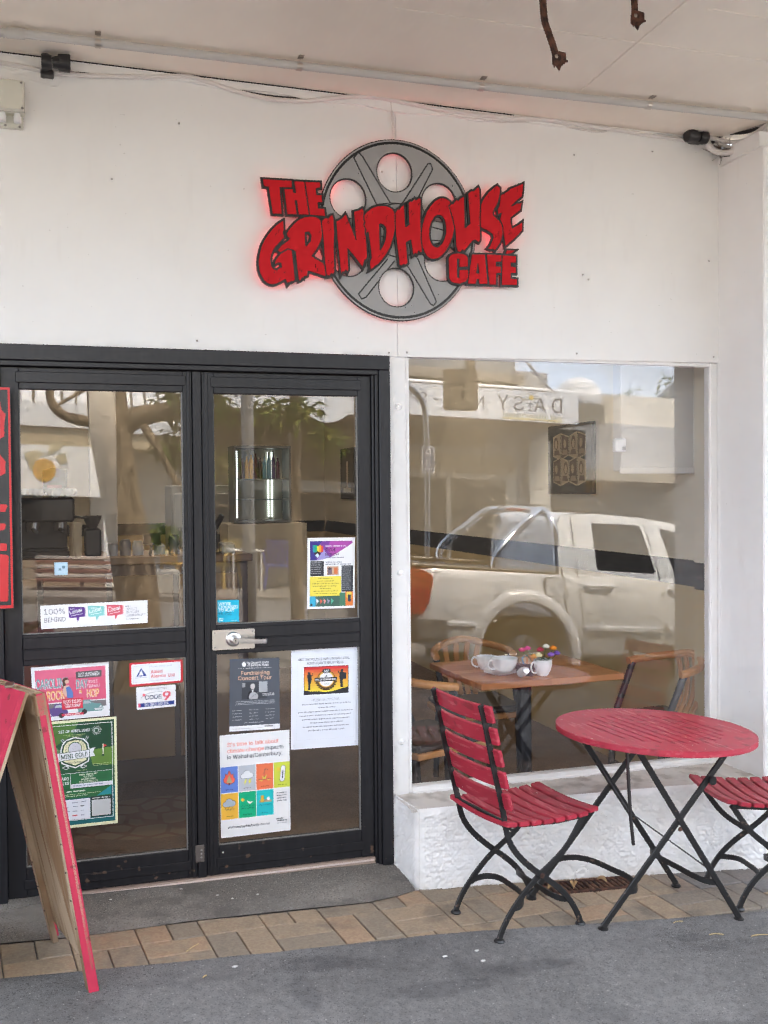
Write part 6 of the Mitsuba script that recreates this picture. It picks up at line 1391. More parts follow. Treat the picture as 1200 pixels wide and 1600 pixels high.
BC = [(0.10, 0.05, 0.03), (0.55, 0.32, 0.04), (0.62, 0.35, 0.03), (0.10, 0.03, 0.02), (0.06, 0.03, 0.025), (0.12, 0.28, 0.38), (0.15, 0.34, 0.45), (0.07, 0.05, 0.16), (0.10, 0.03, 0.06)]
for i, c in enumerate(BC):
    x = CX0 + 0.085 + 0.041 * i; h = 0.215 + 0.015 * ((i * 5) % 4)
    b = thing('bottle', 'dark spirit bottle' if sum(c) < 0.3 else 'coloured bottle', 'bottle', 'bottles on the top shelf of the lit cabinet')
    labels[b]['label'] = ['brown bottle at the left end of the cabinet shelf', 'amber bottle, left of the pair on the cabinet shelf', 'amber bottle, right of the pair on the cabinet shelf', 'dark bottle right of the amber pair on the cabinet shelf', 'near-black bottle in the middle of the cabinet shelf', 'blue bottle, left of the pair on the cabinet shelf', 'blue bottle, right of the pair on the cabinet shelf', 'purple bottle near the right end of the cabinet shelf', 'dark red bottle at the right end of the cabinet shelf'][i]
    put(b + '__body', lathe([(0, 0), (0.018, 0), (0.019, 0.004), (0.019, h * 0.66), (0.008, h * 0.78), (0.007, h * 0.92)], 14, (x, 5.16, 1.6685)), 'gloss', col=c, smooth=40)
    put(b + '__cap', lathe([(0.0075, h * 0.9), (0.0075, h), (0, h)], 10, (x, 5.16, 1.6685)), 'satin', col=(0.4, 0.4, 0.38))
single('cabinet_wall', bx(1.40, 2.12, 4.98, 5.5, -0.049, 1.262), 'matte', 'low cream wall under the lit display cabinet', 'wall', col=(0.52, 0.47, 0.37))
bb = thing('back_counter', 'dark back counter with stacked equipment seen through the right door', 'counter')
put(bb + '__body', bx(0.62, 1.35, 4.4, 5.0, -0.049, 0.98, 0.004), 'satin', col=(0.035, 0.03, 0.028))
put(bb + '__top', bx(0.60, 1.37, 4.38, 5.02, 0.981, 1.02, 0.004), 'satin', col=(0.05, 0.045, 0.042))
put(bb + '__equipment', join([bx(0.98, 1.12, 4.5, 4.7, 1.021, 1.30, 0.01), bx(1.16, 1.26, 4.5, 4.7, 1.021, 1.20, 0.01), tube([(1.2, 4.55, 1.2), (1.28, 4.5, 1.36)], 0.025, 10)]), 'satin', col=(0.03, 0.028, 0.03))

# ================================================================== ACROSS THE FOOTPATH: WHAT THE GLASS REFLECTS
def street(m):
    """Everything on the street follows its fall to the right."""
    v = np.asarray(m.vertices).copy()
    v[:, 2] += rz(np.clip(v[:, 0], -60, 60), 0)
    return trimesh.Trimesh(v, m.faces, process=False)

# ------------------------------------------------------------------ white double-cab ute at the kerb
ut = thing('pickup_truck', 'white double-cab pickup truck with a chrome roll bar parked at the kerb', 'pickup truck')
PITCH, UX, UY, UZ = math.atan(0.075), 2.95, -4.47, -0.31
AU = np.array([[1, 0, 0], [0, 1, 0], [-0.075, 0, 1.0]])
def U(m):
    """truck coordinates: u along its length, t from the kerb side (0) into the road (-1.75), w up."""
    return moved(m, AU, (UX, UY, UZ))
def up_(key, m, material, **kw):
    return put(ut + key, U(m), material, **kw)
def uext(poly, t0, t1):
    out = []
    for g in geoms(poly.buffer(0)):
        m = trimesh.creation.extrude_polygon(g, t0 - t1, engine='earcut')
        v = np.asarray(m.vertices)
        out.append(trimesh.Trimesh(np.c_[v[:, 0], t0 - v[:, 2], v[:, 1]], m.faces, process=False))
    return join(out)
TW = 1.74
def wheel_hole(c, r):
    return unary_union([Point(c, 0.42).buffer(r, 40), sbox(c - r, 0.0, c + r, 0.42)])
RW, FW = 1.13, 4.14
lower = Polygon([(0.02, 0.50), (0.02, 1.16), (0.05, 1.195), (1.50, 1.175), (1.56, 1.175), (3.55, 1.165), (3.75, 1.10), (4.75, 1.02), (4.98, 0.92), (5.02, 0.55), (4.9, 0.42), (0.3, 0.42)])
lower = lower.difference(wheel_hole(RW, 0.475)).difference(wheel_hole(FW, 0.475))
def body_side(t_out, s):
    """Curved flank: a sheet over the outline, bulging at the waist."""
    pieces = []
    zz, uu = np.linspace(0.40, 1.20, 21), np.linspace(0.0, 5.1, 43)
    for a, b in zip(zz[:-1], zz[1:]):
      for ua, ub in zip(uu[:-1], uu[1:]):
        strip = lower.intersection(sbox(ua, a, ub, b))
        for g in geoms(strip):
            if g.area < 1e-6:
                continue
            v, f = trimesh.creation.triangulate_polygon(g, engine='earcut')
            ar = cross2(v[f[:, 1]] - v[f[:, 0]], v[f[:, 2]] - v[f[:, 0]])
            f = np.where((ar < 0)[:, None], f[:, ::-1], f)
            k = (v[:, 1] - 0.80) / 0.42
            dep = 0.055 * k ** 2 + 0.03 * np.clip((v[:, 1] - 1.12) / 0.08, 0, 1) ** 2 + 0.10 * np.clip((0.22 - v[:, 0]) / 0.22, 0, 1) ** 2 + 0.16 * np.clip((v[:, 0] - 4.6) / 0.42, 0, 1) ** 2
            m = trimesh.Trimesh(np.c_[v[:, 0], t_out - s * dep, v[:, 1]], f if s > 0 else f[:, ::-1], process=False)
            pieces.append(m)
    m = join(pieces)
    m.merge_vertices(digits_vertex=5)
    return m
near = body_side(0.0, 1)
up_('__body', join([near, body_side(-TW, -1), uext(lower.intersection(sbox(1.5, 0, 6, 2)).buffer(-0.004), -0.075, -TW + 0.075), uext(sbox(0.03, 0.50, 0.09, 1.17), -0.10, -TW + 0.10)]), 'car_paint', smooth=40)
up_('__bed_floor', uext(sbox(0.09, 0.72, 1.5, 0.76), -0.09, -TW + 0.09), 'satin', col=(0.05, 0.05, 0.05))
up_('__bed_rail', join([tube([(0.03, -0.075, 1.192), (1.50, -0.075, 1.172)], 0.024, 10), tube([(0.03, -TW + 0.075, 1.192), (1.50, -TW + 0.075, 1.172)], 0.024, 10)]), 'satin', col=(0.10, 0.085, 0.06))
# cab
roofl = [(1.50, 1.172), (1.52, 1.62), (1.60, 1.735), (1.95, 1.765), (2.45, 1.755), (2.86, 1.715), (3.02, 1.66), (3.62, 1.16)]
cabp = Polygon(roofl)
w1 = Polygon([(1.90, 1.672), (2.44, 1.680), (2.545, 1.215), (1.905, 1.225)]).buffer(-0.03).buffer(0.03)
w2 = Polygon([(2.645, 1.665), (2.84, 1.632), (2.93, 1.580), (3.30, 1.21), (2.755, 1.205)]).buffer(-0.03).buffer(0.03)
def lean(m):
    v = np.asarray(m.vertices).copy()
    k = np.clip((v[:, 2] - 1.17) / 0.6, 0, 1)
    sgn = np.where(v[:, 1] > -TW / 2, 1, -1)
    v[:, 1] -= sgn * (0.055 + 0.155 * k ** 1.3)
    return trimesh.Trimesh(v, m.faces, process=False)
def cab_sheet(poly, off, n=14):
    out = []
    zz = np.linspace(1.10, 1.78, n)
    for a, b in zip(zz[:-1], zz[1:]):
        st = poly.intersection(sbox(0, a, 6, b))
        for g in geoms(st):
            v, f = trimesh.creation.triangulate_polygon(g, engine='earcut')
            ar = cross2(v[f[:, 1]] - v[f[:, 0]], v[f[:, 2]] - v[f[:, 0]])
            f = np.where((ar < 0)[:, None], f[:, ::-1], f)
            out.append(trimesh.Trimesh(np.c_[v[:, 0], np.full(len(v), off), v[:, 1]], f, process=False))
            out.append(trimesh.Trimesh(np.c_[v[:, 0], np.full(len(v), -TW - off), v[:, 1]], f[:, ::-1], process=False))
    m = join(out); m.merge_vertices(digits_vertex=5)
    return m
panel = cabp.difference(w1).difference(w2)
# roof and screens: strip across the roof line
rl = np.array(spline(roofl, 60))
rc = []
for s_ in (0, 1):
    v = np.c_[rl[:, 0], np.full(len(rl), -0.0 if s_ == 0 else -TW), rl[:, 1]]
    rc.append(np.asarray(lean(trimesh.Trimesh(v, [[0, 1, 2]], process=False)).vertices))
V = np.vstack(rc); n = len(rl)
Fq = np.vstack([[(i, i + 1, n + i + 1), (i, n + i + 1, n + i)] for i in range(n - 1)]).reshape(-1, 3)
up_('__cab', join([lean(cab_sheet(panel, 0.0)), trimesh.Trimesh(V, Fq, process=False)]), 'car_paint', smooth=45)
for w_, k_ in ((w1, 'rear'), (w2, 'front')):
    up_('__window', lean(cab_sheet(w_, -0.012)), 'gloss', col=(0.018, 0.019, 0.020), smooth=True)
up_('__rear_window', moved(bx(1.522, 1.527, -TW + 0.30, -0.30, 1.24, 1.62), None), 'gloss', col=(0.018, 0.019, 0.020))
up_('__windscreen', trimesh.convex.convex_hull(np.array([(3.05, -0.27, 1.652), (3.05, -TW + 0.27, 1.652), (3.585, -0.13, 1.205), (3.585, -TW + 0.13, 1.205), (3.05, -0.27, 1.655), (3.59, -0.13, 1.210)])), 'gloss', col=(0.02, 0.021, 0.022))
# door gaps, handles, moulding, fuel flap, flares
def seam(pts, off=0.004):
    return join([tube([(u, off - 0.055 * ((w - 0.80) / 0.42) ** 2 if w < 1.17 else off - (0.055 + 0.155 * (np.clip((w - 1.17) / 0.6, 0, 1)) ** 1.3), w) for u, w in pts], 0.0060, 5)])
for pts in ([(1.690, 1.735), (1.685, 1.5), (1.690, 1.2), (1.70, 1.0), (1.72, 0.75), (1.73, 0.46)], [(2.474, 1.74), (2.52, 1.5), (2.575, 1.22), (2.60, 1.0), (2.625, 0.7), (2.62, 0.46)], [(3.36, 1.19), (3.40, 1.0), (3.40, 0.7), (3.36, 0.46)], [(1.535, 1.60), (1.53, 1.2), (1.535, 0.9), (1.56, 0.80)]):
    up_('__door_gap', seam(pts, 0.0005), 'matte', col=(0.03, 0.03, 0.03))
for u0 in (1.757, 2.66):
    hd = up_('__door_handle', tube(spline([(u0, -0.020, 1.075), (u0 + 0.03, 0.006, 1.077), (u0 + 0.15, 0.014, 1.080), (u0 + 0.27, 0.006, 1.082), (u0 + 0.30, -0.020, 1.080)], 16), 0.017, 10), 'car_paint', smooth=50)
    up_('__handle_cup', moved(moved(lathe([(0, 0.006), (0.060, 0.003), (0.064, 0)], 24), np.diag([1, 0.85, 1])), rotx(-math.pi / 2), (u0 + 0.155, -0.028, 1.072)), 'car_paint', smooth=50)
for a, b in ((1.74, 2.58), (2.65, 3.33)):
    up_('__side_moulding', bx(a, b, -0.012, 0.018, 0.645, 0.700, 0.008), 'car_paint')
up_('__side_moulding', bx(0.14, 0.62, -0.018, 0.012, 0.655, 0.700, 0.008), 'car_paint')
fp = sbox(1.335, 0.965, 1.535, 1.135).buffer(-0.03).buffer(0.03)
up_('__fuel_flap', uext(fp, -0.004, -0.035), 'car_paint')
up_('__fuel_flap__gap', uext(fp.buffer(0.006).difference(fp), -0.0075, -0.035), 'satin', col=(0.12, 0.12, 0.12))
def flare(c):
    a = np.linspace(math.radians(-8), math.radians(188), 40)
    pts = [(c + 0.515 * math.cos(t), -0.012, 0.42 + 0.545 * math.sin(t) + 0.01) for t in a]
    return sweep(pts, [(0.052, 0.0), (0.046, 0.016), (0.0, 0.030), (-0.040, 0.034), (-0.060, 0.010), (-0.060, -0.05), (0.052, -0.06)], up=None, scale=None) if False else sweep(pts, np.array([(-0.055, -0.05), (-0.060, 0.012), (-0.030, 0.036), (0.02, 0.032), (0.058, 0.006), (0.062, -0.05)]), up=(0, 0, 0.0001) if False else None)
for c in (RW, FW):
    a = np.linspace(math.radians(-10), math.radians(190), 44)
    prof = [(0.455, -0.05), (0.455, 0.022), (0.470, 0.034), (0.520, 0.030), (0.560, 0.010), (0.580, -0.03)]
    g = []
    for t in a:
        g.append([(c + r_ * 1.0 * math.cos(t), d_, 0.42 + r_ * 1.04 * math.sin(t)) for r_, d_ in prof])
    g = np.array(g); nn, mm = g.shape[:2]
    idx = np.arange(nn * mm).reshape(nn, mm)
    A_, B_, C_, D_ = idx[:-1, :-1].ravel(), idx[1:, :-1].ravel(), idx[1:, 1:].ravel(), idx[:-1, 1:].ravel()
    up_('__wheel_flare', trimesh.Trimesh(g.reshape(-1, 3), np.vstack([np.c_[A_, B_, C_], np.c_[A_, C_, D_]]), process=False), 'car_paint', smooth=True)
up_('__tail_lamp', lean(uext(Polygon([(0.0, 1.165), (0.13, 1.150), (0.20, 1.115), (0.215, 1.06), (0.175, 0.86), (0.12, 0.765), (0.0, 0.755)]), 0.055, -0.10)), 'gloss', col=(0.42, 0.016, 0.014))
up_('__tail_lamp__indicator', lean(uext(Polygon([(0.0, 1.168), (0.13, 1.153), (0.205, 1.117), (0.218, 1.06), (0.205, 0.995), (0.0, 1.0)]), 0.058, 0.0)), 'gloss', col=(0.50, 0.085, 0.03))
up_('__rear_bumper', join([bx(-0.12, 0.16, -TW + 0.05, -0.035, 0.50, 0.735, 0.03), bx(0.05, 0.36, -0.10, 0.020, 0.52, 0.735, 0.02)]), 'satin', col=(0.22, 0.225, 0.235))
up_('__front_bumper', bx(4.86, 5.12, -TW + 0.06, -0.06, 0.42, 0.70, 0.05), 'car_paint')
# chrome roll bar
for t0, name in ((-0.13, 'near'), (-TW + 0.13, 'far')):
    inn = -0.10 if t0 > -1 else 0.10
    a = csp([(0.875, t0, 1.19), (0.885, t0, 1.28), (0.97, t0 + inn * 0.3, 1.40), (1.16, t0 + inn, 1.565), (1.32, t0 + inn * 1.3, 1.70), (1.40, t0 + inn * 2, 1.745), (1.48, t0 + inn * 2.2, 1.75)], 40)
    b = csp([(1.515, t0 + 0.02, 1.18), (1.515, t0 + inn * 0.2, 1.45), (1.512, t0 + inn * 0.9, 1.65), (1.495, t0 + inn * 1.6, 1.73), (1.47, t0 + inn * 3, 1.76)], 30)
    up_('__roll_bar', tube(a, 0.042, 14), 'chrome', smooth=60)
    up_('__roll_bar', tube(b, 0.041, 14), 'chrome', smooth=60)
up_('__roll_bar', tube([(1.475, -0.36, 1.755), (1.45, -0.87, 1.775), (1.475, -TW + 0.36, 1.755)], 0.036, 14), 'chrome', smooth=60)
up_('__brake_lamp', bx(1.385, 1.42, -1.0, -0.70, 1.745, 1.775, 0.006), 'gloss', col=(0.45, 0.08, 0.05))
up_('__antenna', tube([(2.30, -0.45, 1.765), (2.02, -0.45, 1.97)], 0.004, 6), 'satin', col=(0.35, 0.33, 0.30))
up_('__mirror', join([bx(3.14, 3.20, -0.05, 0.20, 1.20, 1.36, 0.03)]), 'car_paint', smooth=40)
for c in (RW, FW):
    for t0 in (-0.02, -TW + 0.24):
        zc = rz(UX + c, 0) + 0.375
        base = np.array((UX + c * math.cos(PITCH), UY + t0 - 0.02, zc))
        prof = [(0.20, -0.0), (0.30, 0.006), (0.345, -0.004), (0.370, -0.03), (0.374, -0.11), (0.365, -0.19), (0.33, -0.21), (0.20, -0.20)]
        wt = moved(lathe(prof, 44), rotx(-math.pi / 2), base)
        w = put(ut + '__wheel', wt, 'matte', col=(0.022, 0.022, 0.023), smooth=40)
        rim_ = [lathe([(0.0, -0.03), (0.05, -0.022), (0.06, -0.05), (0.19, -0.055), (0.205, -0.006), (0.212, -0.02), (0.205, -0.10), (0.0, -0.10)], 36)]
        put(w + '__rim', moved(join(rim_), rotx(-math.pi / 2), base), 'metal', col=(0.52, 0.53, 0.54), smooth=35)
        for k in range(6):
            put(w + '__spoke', moved(moved(bx(0.04, 0.20, -0.020, 0.020, -0.054, -0.018, 0.008), rotz(k * math.pi / 3)), rotx(-math.pi / 2), base), 'metal', col=(0.55, 0.56, 0.57))

# ------------------------------------------------------------------ street trees
def limb(pts, r0, r1, n=26, sides=16, lump=0.06):
    p = csp(pts, n)
    t = np.linspace(0, 1, n)
    return p, tube(p, (r0 * (1 - t) + r1 * t) * (1 + lump * np.sin(t * 23 + r0 * 90)), sides)
def crown(centres, nleaf, size, seed, cols):
    r = np.random.default_rng(seed)
    V, F, C = [], [], []
    base = np.array([(0, 0, 0), (0.33, 0.16, 0.03), (1.0, 0, -0.06), (0.33, -0.16, 0.03)])
    tot = 0
    for (c, rad, frac) in centres:
        for q in range(int(nleaf * frac)):
            d = r.normal(0, 1, 3); d /= np.linalg.norm(d)
            p = np.array(c) + d * np.array(rad) * r.uniform(0.35, 1.0)
            a = r.uniform(0, 6.28); e = r.uniform(-1.2, 0.3)
            R_ = rotz(a) @ roty(-e) @ rotx(r.uniform(-1, 1))
            V.append(base @ R_.T * size * r.uniform(0.7, 1.3) + p); F.append(np.array([[0, 1, 2], [0, 2, 3]]) + 4 * tot); tot += 1
            col = np.array(cols[r.integers(len(cols))]) * r.uniform(0.75, 1.25)
            C.append(np.tile(col, (4, 1)))
    return trimesh.Trimesh(np.vstack(V), np.vstack(F), process=False), np.vstack(C)
GRN = [(0.10, 0.15, 0.04), (0.16, 0.20, 0.05), (0.07, 0.115, 0.035), (0.24, 0.25, 0.07)]
tr = thing('street_tree', 'thick-trunked street tree at the kerb with rough bark', 'tree')
p0, m0 = limb([(0.70, -4.95, -0.55), (0.655, -4.95, -0.05), (0.62, -4.95, 0.5), (0.565, -4.95, 1.0), (0.50, -4.95, 1.4), (0.435, -4.95, 1.8), (0.385, -4.95, 2.2), (0.36, -4.95, 2.7), (0.34, -4.95, 3.6)], 0.20, 0.15, 40, 24, 0.03)
v = np.asarray(m0.vertices).copy()
fl_ = np.clip((0.2 - v[:, 2]) / 0.6, 0, 1) ** 1.5
cx = np.interp(v[:, 2], p0[:, 2], p0[:, 0])
v[:, 0] += (v[:, 0] - cx) * fl_ * 0.9; v[:, 1] += (v[:, 1] + 4.95) * fl_ * 0.9
m0 = trimesh.Trimesh(v, m0.faces, process=False)
put(tr + '__trunk', m0, 'bark', smooth=60)
for pts, r0, r1 in (([(0.47, -4.95, 2.02), (0.62, -4.90, 2.20), (0.80, -4.85, 2.24), (1.02, -4.80, 2.28), (1.4, -4.8, 2.55)], 0.10, 0.06),
                    ([(0.62, -4.88, 2.20), (0.72, -4.82, 2.05), (0.86, -4.75, 1.78), (1.00, -4.7, 1.55), (1.20, -4.7, 1.45), (1.6, -4.75, 1.38)], 0.040, 0.012),
                    ([(0.38, -4.95, 2.05), (0.22, -4.90, 2.16), (0.02, -4.85, 2.21), (-0.05, -4.85, 2.27), (-0.06, -4.85, 2.5)], 0.055, 0.030),
                    ([(0.30, -4.95, 2.5), (0.1, -4.9, 2.38), (-0.02, -4.85, 2.30)], 0.022, 0.012),
                    ([(0.34, -4.95, 3.2), (-0.3, -5.3, 4.0), (-0.8, -5.6, 5.0)], 0.11, 0.03), ([(0.34, -4.95, 3.4), (0.9, -5.2, 4.3), (1.5, -5.6, 5.2)], 0.12, 0.03)):
    put(tr + '__limb', limb(pts, r0, r1)[1], 'bark', smooth=60)
for pts in ([(1.10, -4.7, 1.50), (1.07, -4.68, 1.42), (1.06, -4.66, 1.30)], [(1.3, -4.7, 1.72), (1.75, -4.72, 1.62), (2.3, -4.75, 1.45)], [(1.5, -4.7, 1.95), (1.9, -4.7, 1.72), (2.35, -4.7, 1.60), (2.6, -4.7, 1.52)], [(1.0, -4.7, 1.28), (1.25, -4.68, 1.22), (1.6, -4.66, 1.05)], [(1.1, -4.75, 2.1), (1.45, -4.72, 1.72), (1.8, -4.70, 1.65), (2.1, -4.7, 1.9)]):
    put(tr + '__twig', limb(pts, 0.010, 0.004, 14, 6)[1], 'bark', smooth=60)
cr_, cc_ = crown([((1.15, -4.85, 2.35), (0.40, 0.3, 0.22), 0.06), ((0.95, -4.9, 1.95), (0.20, 0.2, 0.22), 0.035), ((1.9, -4.9, 2.25), (0.45, 0.3, 0.18), 0.05), ((2.28, -4.75, 2.0), (0.16, 0.15, 0.15), 0.025), ((1.4, -5.0, 1.75), (0.35, 0.2, 0.20), 0.04), ((0.2, -5.3, 4.6), (1.6, 1.4, 1.0), 0.30), ((1.8, -5.4, 4.2), (1.4, 1.3, 0.9), 0.25), ((2.9, -5.6, 3.6), (0.7, 0.9, 0.5), 0.08)], 5200, 0.13, 4, GRN)
put(tr + '__crown', cr_, 'leaf', colors=cc_)
t2 = thing('young_tree', 'slender street tree standing further out in the road reserve', 'tree')
put(t2 + '__trunk', limb([(2.34, -6.3, -0.35), (2.33, -6.3, 0.3), (2.31, -6.3, 1.2), (2.32, -6.3, 2.2), (2.30, -6.3, 4.0)], 0.085, 0.05, 30, 14)[1], 'bark', smooth=60)
for pts in ([(2.31, -6.3, 0.95), (2.55, -6.25, 1.05), (2.62, -6.22, 1.35)], [(2.31, -6.3, 2.6), (1.9, -6.2, 3.2), (1.6, -6.1, 3.7)], [(2.31, -6.3, 2.9), (2.9, -6.3, 3.5), (3.3, -6.3, 4.1)]):
    put(t2 + '__limb', limb(pts, 0.022, 0.008, 14, 8)[1], 'bark', smooth=60)
cr_, cc_ = crown([((2.3, -6.3, 4.2), (1.1, 1.0, 0.9), 0.8), ((1.7, -6.1, 3.2), (0.5, 0.5, 0.4), 0.2)], 1500, 0.13, 9, GRN)
put(t2 + '__crown', cr_, 'leaf', colors=cc_)

# ------------------------------------------------------------------ street signs and posts
ps_ = thing('parking_sign', 'blue and white P 10 parking sign on a grey bent pole at the kerb', 'street sign')
x_, y_ = 3.83, -6.45
put(ps_ + '__pole', tube(csp([(x_, y_, rz(x_, y_)), (x_, y_, 1.2), (x_ - 0.01, y_, 2.30), (x_ - 0.06, y_, 2.55), (x_ - 0.20, y_, 2.68), (x_ - 0.40, y_, 2.76)], 40), 0.032, 12), 'metal', col=(0.42, 0.43, 0.44), smooth=60)
put(ps_ + '__plate', bx(x_ - 0.075, x_ + 0.075, y_ + 0.036, y_ + 0.040, 1.74, 2.03, 0.001), 'satin', col=(0.70, 0.72, 0.74))
put(ps_ + '__face', bx(x_ - 0.065, x_ + 0.065, y_ + 0.0405, y_ + 0.042, 1.75, 2.02), 'satin', col=(0.07, 0.09, 0.16))
def road_text(s, h, cx_, y, z, col, key, width=None, material='satin', bold=False):
    """Lettering that faces the shop (+y), read from the shop side."""
    v, f, w = text2(s, h, bold, width)
    m = trimesh.Trimesh(np.c_[cx_ + w / 2 - v[:, 0], np.full(len(v), y), z + v[:, 1]], f, process=False)
    return put(key, m, material, col=col)
road_text('P', 0.085, x_, y_ + 0.0424, 1.915, (0.80, 0.82, 0.84), ps_ + '__letter', bold=True)
road_text('10', 0.075, x_, y_ + 0.0424, 1.815, (0.80, 0.82, 0.84), ps_ + '__letter', 0.055)
put(ps_ + '__arrow', bx(x_ - 0.045, x_ + 0.045, y_ + 0.0422, y_ + 0.0428, 1.772, 1.788), 'satin', col=(0.80, 0.82, 0.84))
pl = thing('street_pole', 'grey steel street pole with a dark foot at the kerb', 'pole')
put(pl + '__shaft', tube([(1.46, -4.215, gz(1.46, -4.2) - 0.02), (1.46, -4.215, 5.4)], 0.052, 16), 'satin', col=(0.27, 0.28, 0.29), smooth=40)
put(pl + '__foot', tube([(1.46, -4.215, gz(1.46, -4.2)), (1.46, -4.215, 1.05)], 0.058, 16), 'satin', col=(0.035, 0.045, 0.075), smooth=40)
hs = thing('hanging_sign', 'brown back of a rounded hanging sign under the verandah edge', 'sign')
sgp = sbox(2.865, 2.180, 3.150, 2.505).buffer(-0.025).buffer(0.025)
put(hs + '__board', moved(ext(sgp, 0.03, 0.0), None, (0, -3.36, 0)), 'satin', col=(0.17, 0.135, 0.095))
put(hs + '__post', bx(3.030, 3.095, -3.345, -3.28, 2.19, soff(3.06, 0) - 0.001, 0.004), 'satin', col=(0.20, 0.16, 0.115))
wr = single('stay_wire', tube([(2.2, -4.3, 2.40), (3.2, -7.0, 3.9)], 0.008, 6), 'matte', 'dark stay wire slanting up from the verandah edge', 'wire', col=(0.08, 0.08, 0.08))

# ------------------------------------------------------------------ the far side of the street
single('far_footpath', street(bx(-40, 60, -15.4, -12.6, -0.2, 0.11)), 'concrete', 'pale footpath on the far side of the street', None, kind='structure')
def fp_(y0, y1, x0, x1, z0, z1, b=0.0):
    return street(bx(x0, x1, y0, y1, z0, z1, b))
# A: white shop with an orange emblem
A_ = thing('fruit_shop', 'white fronted shop with an orange fruit emblem and a white awning', 'building')
put(A_ + '__wall', fp_(-22, -15.4, -9, 2.35, 0, 5.2), 'matte', col=(0.60, 0.57, 0.50))
put(A_ + '__shop_front', fp_(-15.399, -14.42, -3.0, 0.66, 1.68, 2.55), 'matte', col=(0.80, 0.79, 0.76))
put(A_ + '__tan_band', fp_(-15.399, -14.43, -3.0, 2.30, 2.551, 2.87), 'matte', col=(0.47, 0.385, 0.26))  # tan strip between the shop front and the awning fascia
put(A_ + '__shop_window', fp_(-15.399, -14.50, -3.0, 0.66, 0.55, 1.679), 'gloss', col=(0.05, 0.045, 0.04))
put(A_ + '__stall_riser', fp_(-15.399, -14.44, -3.0, 0.66, 0.11, 0.549), 'matte', col=(0.33, 0.26, 0.19))
put(A_ + '__door_post', fp_(-15.399, -14.40, 0.67, 0.92, 0.11, 2.55), 'matte', col=(0.76, 0.75, 0.72))
put(A_ + '__awning_fascia', fp_(-14.42, -14.36, -9, 1.05, 2.871, 3.27), 'matte', col=(0.80, 0.79, 0.77))
put(A_ + '__awning_fascia', fp_(-14.42, -14.355, 1.06, 2.30, 2.82, 3.22), 'matte', col=(0.70, 0.72, 0.74))
rib = []
for k in range(48):
    x = -8.9 + 0.235 * k
    rib.append(street(trimesh.convex.convex_hull(np.array([(x, -14.40, 3.28), (x + 0.19, -14.40, 3.28), (x, -15.39, 4.35), (x + 0.19, -15.39, 4.35), (x + 0.03, -14.40, 3.31), (x + 0.16, -14.40, 3.31), (x + 0.03, -15.39, 4.38), (x + 0.16, -15.39, 4.38)]))))
for m in rib:
    put(A_ + '__roof_sheet', m, 'matte', col=(0.72, 0.715, 0.70))
em = [(-0.30 + 0.19 * math.cos(a), 2.12 + 0.20 * math.sin(a)) for a in np.linspace(0, 6.2, 24)]
def facing(poly, y, col, key, dy=0.006):
    """flat drawing on a far wall, facing the shop"""
    m = ext(poly if hasattr(poly, 'buffer') else Polygon(poly), dy, 0.0)
    v = np.asarray(m.vertices)
    return put(key, street(trimesh.Trimesh(np.c_[v[:, 0], y - v[:, 1], v[:, 2]], m.faces[:, ::-1], process=False)), 'matte', col=col)
facing(em, -14.412, (0.66, 0.38, 0.10), A_ + '__emblem')
for pts in ([(-0.52, 2.10), (-0.62, 2.40), (-0.40, 2.46), (-0.30, 2.40), (-0.42, 2.30)], [(-0.25, 2.36), (-0.20, 2.58), (0.06, 2.62), (-0.04, 2.50)], [(-0.12, 2.36), (0.05, 2.44), (0.08, 2.28), (-0.02, 2.22)]):
    facing(pts, -14.410, (0.55, 0.47, 0.30), A_ + '__emblem_leaf')
# B: middle shop with dark slatted shutter and a round sign
B_ = thing('shutter_shop', 'shop with a dark slatted shutter between the white shop and the salon', 'building')
put(B_ + '__wall', fp_(-22, -15.4, 2.36, 6.34, 0, 5.4), 'matte', col=(0.40, 0.34, 0.26))
put(B_ + '__awning_fascia', fp_(-13.06, -13.0, 2.36, 5.44, 3.27, 4.0), 'matte', col=(0.74, 0.75, 0.76))
put(B_ + '__awning_soffit', fp_(-15.35, -13.061, 2.36, 5.44, 3.34, 3.38), 'matte', col=(0.27, 0.22, 0.16))
for k in range(22):
    put(B_ + '__shutter_slat', street(moved(bx(2.6, 6.2, -0.022, 0.0, 0, 0.058, 0.006), rotx(0.2), (0, -15.36, 2.16 + 0.062 * k))), 'matte', col=(0.20, 0.165, 0.12))
put(B_ + '__lintel', fp_(-15.399, -15.34, 2.5, 6.3, 1.92, 2.14), 'matte', col=(0.50, 0.46, 0.39))
put(B_ + '__shop_window', fp_(-15.399, -15.37, 2.6, 6.1, 0.5, 1.90), 'gloss', col=(0.06, 0.05, 0.04))
facing(affinity.translate(Point(0, 0).buffer(0.52, 40), 4.33, 3.62), -12.90, (0.78, 0.79, 0.80), B_ + '__round_sign', 0.03)
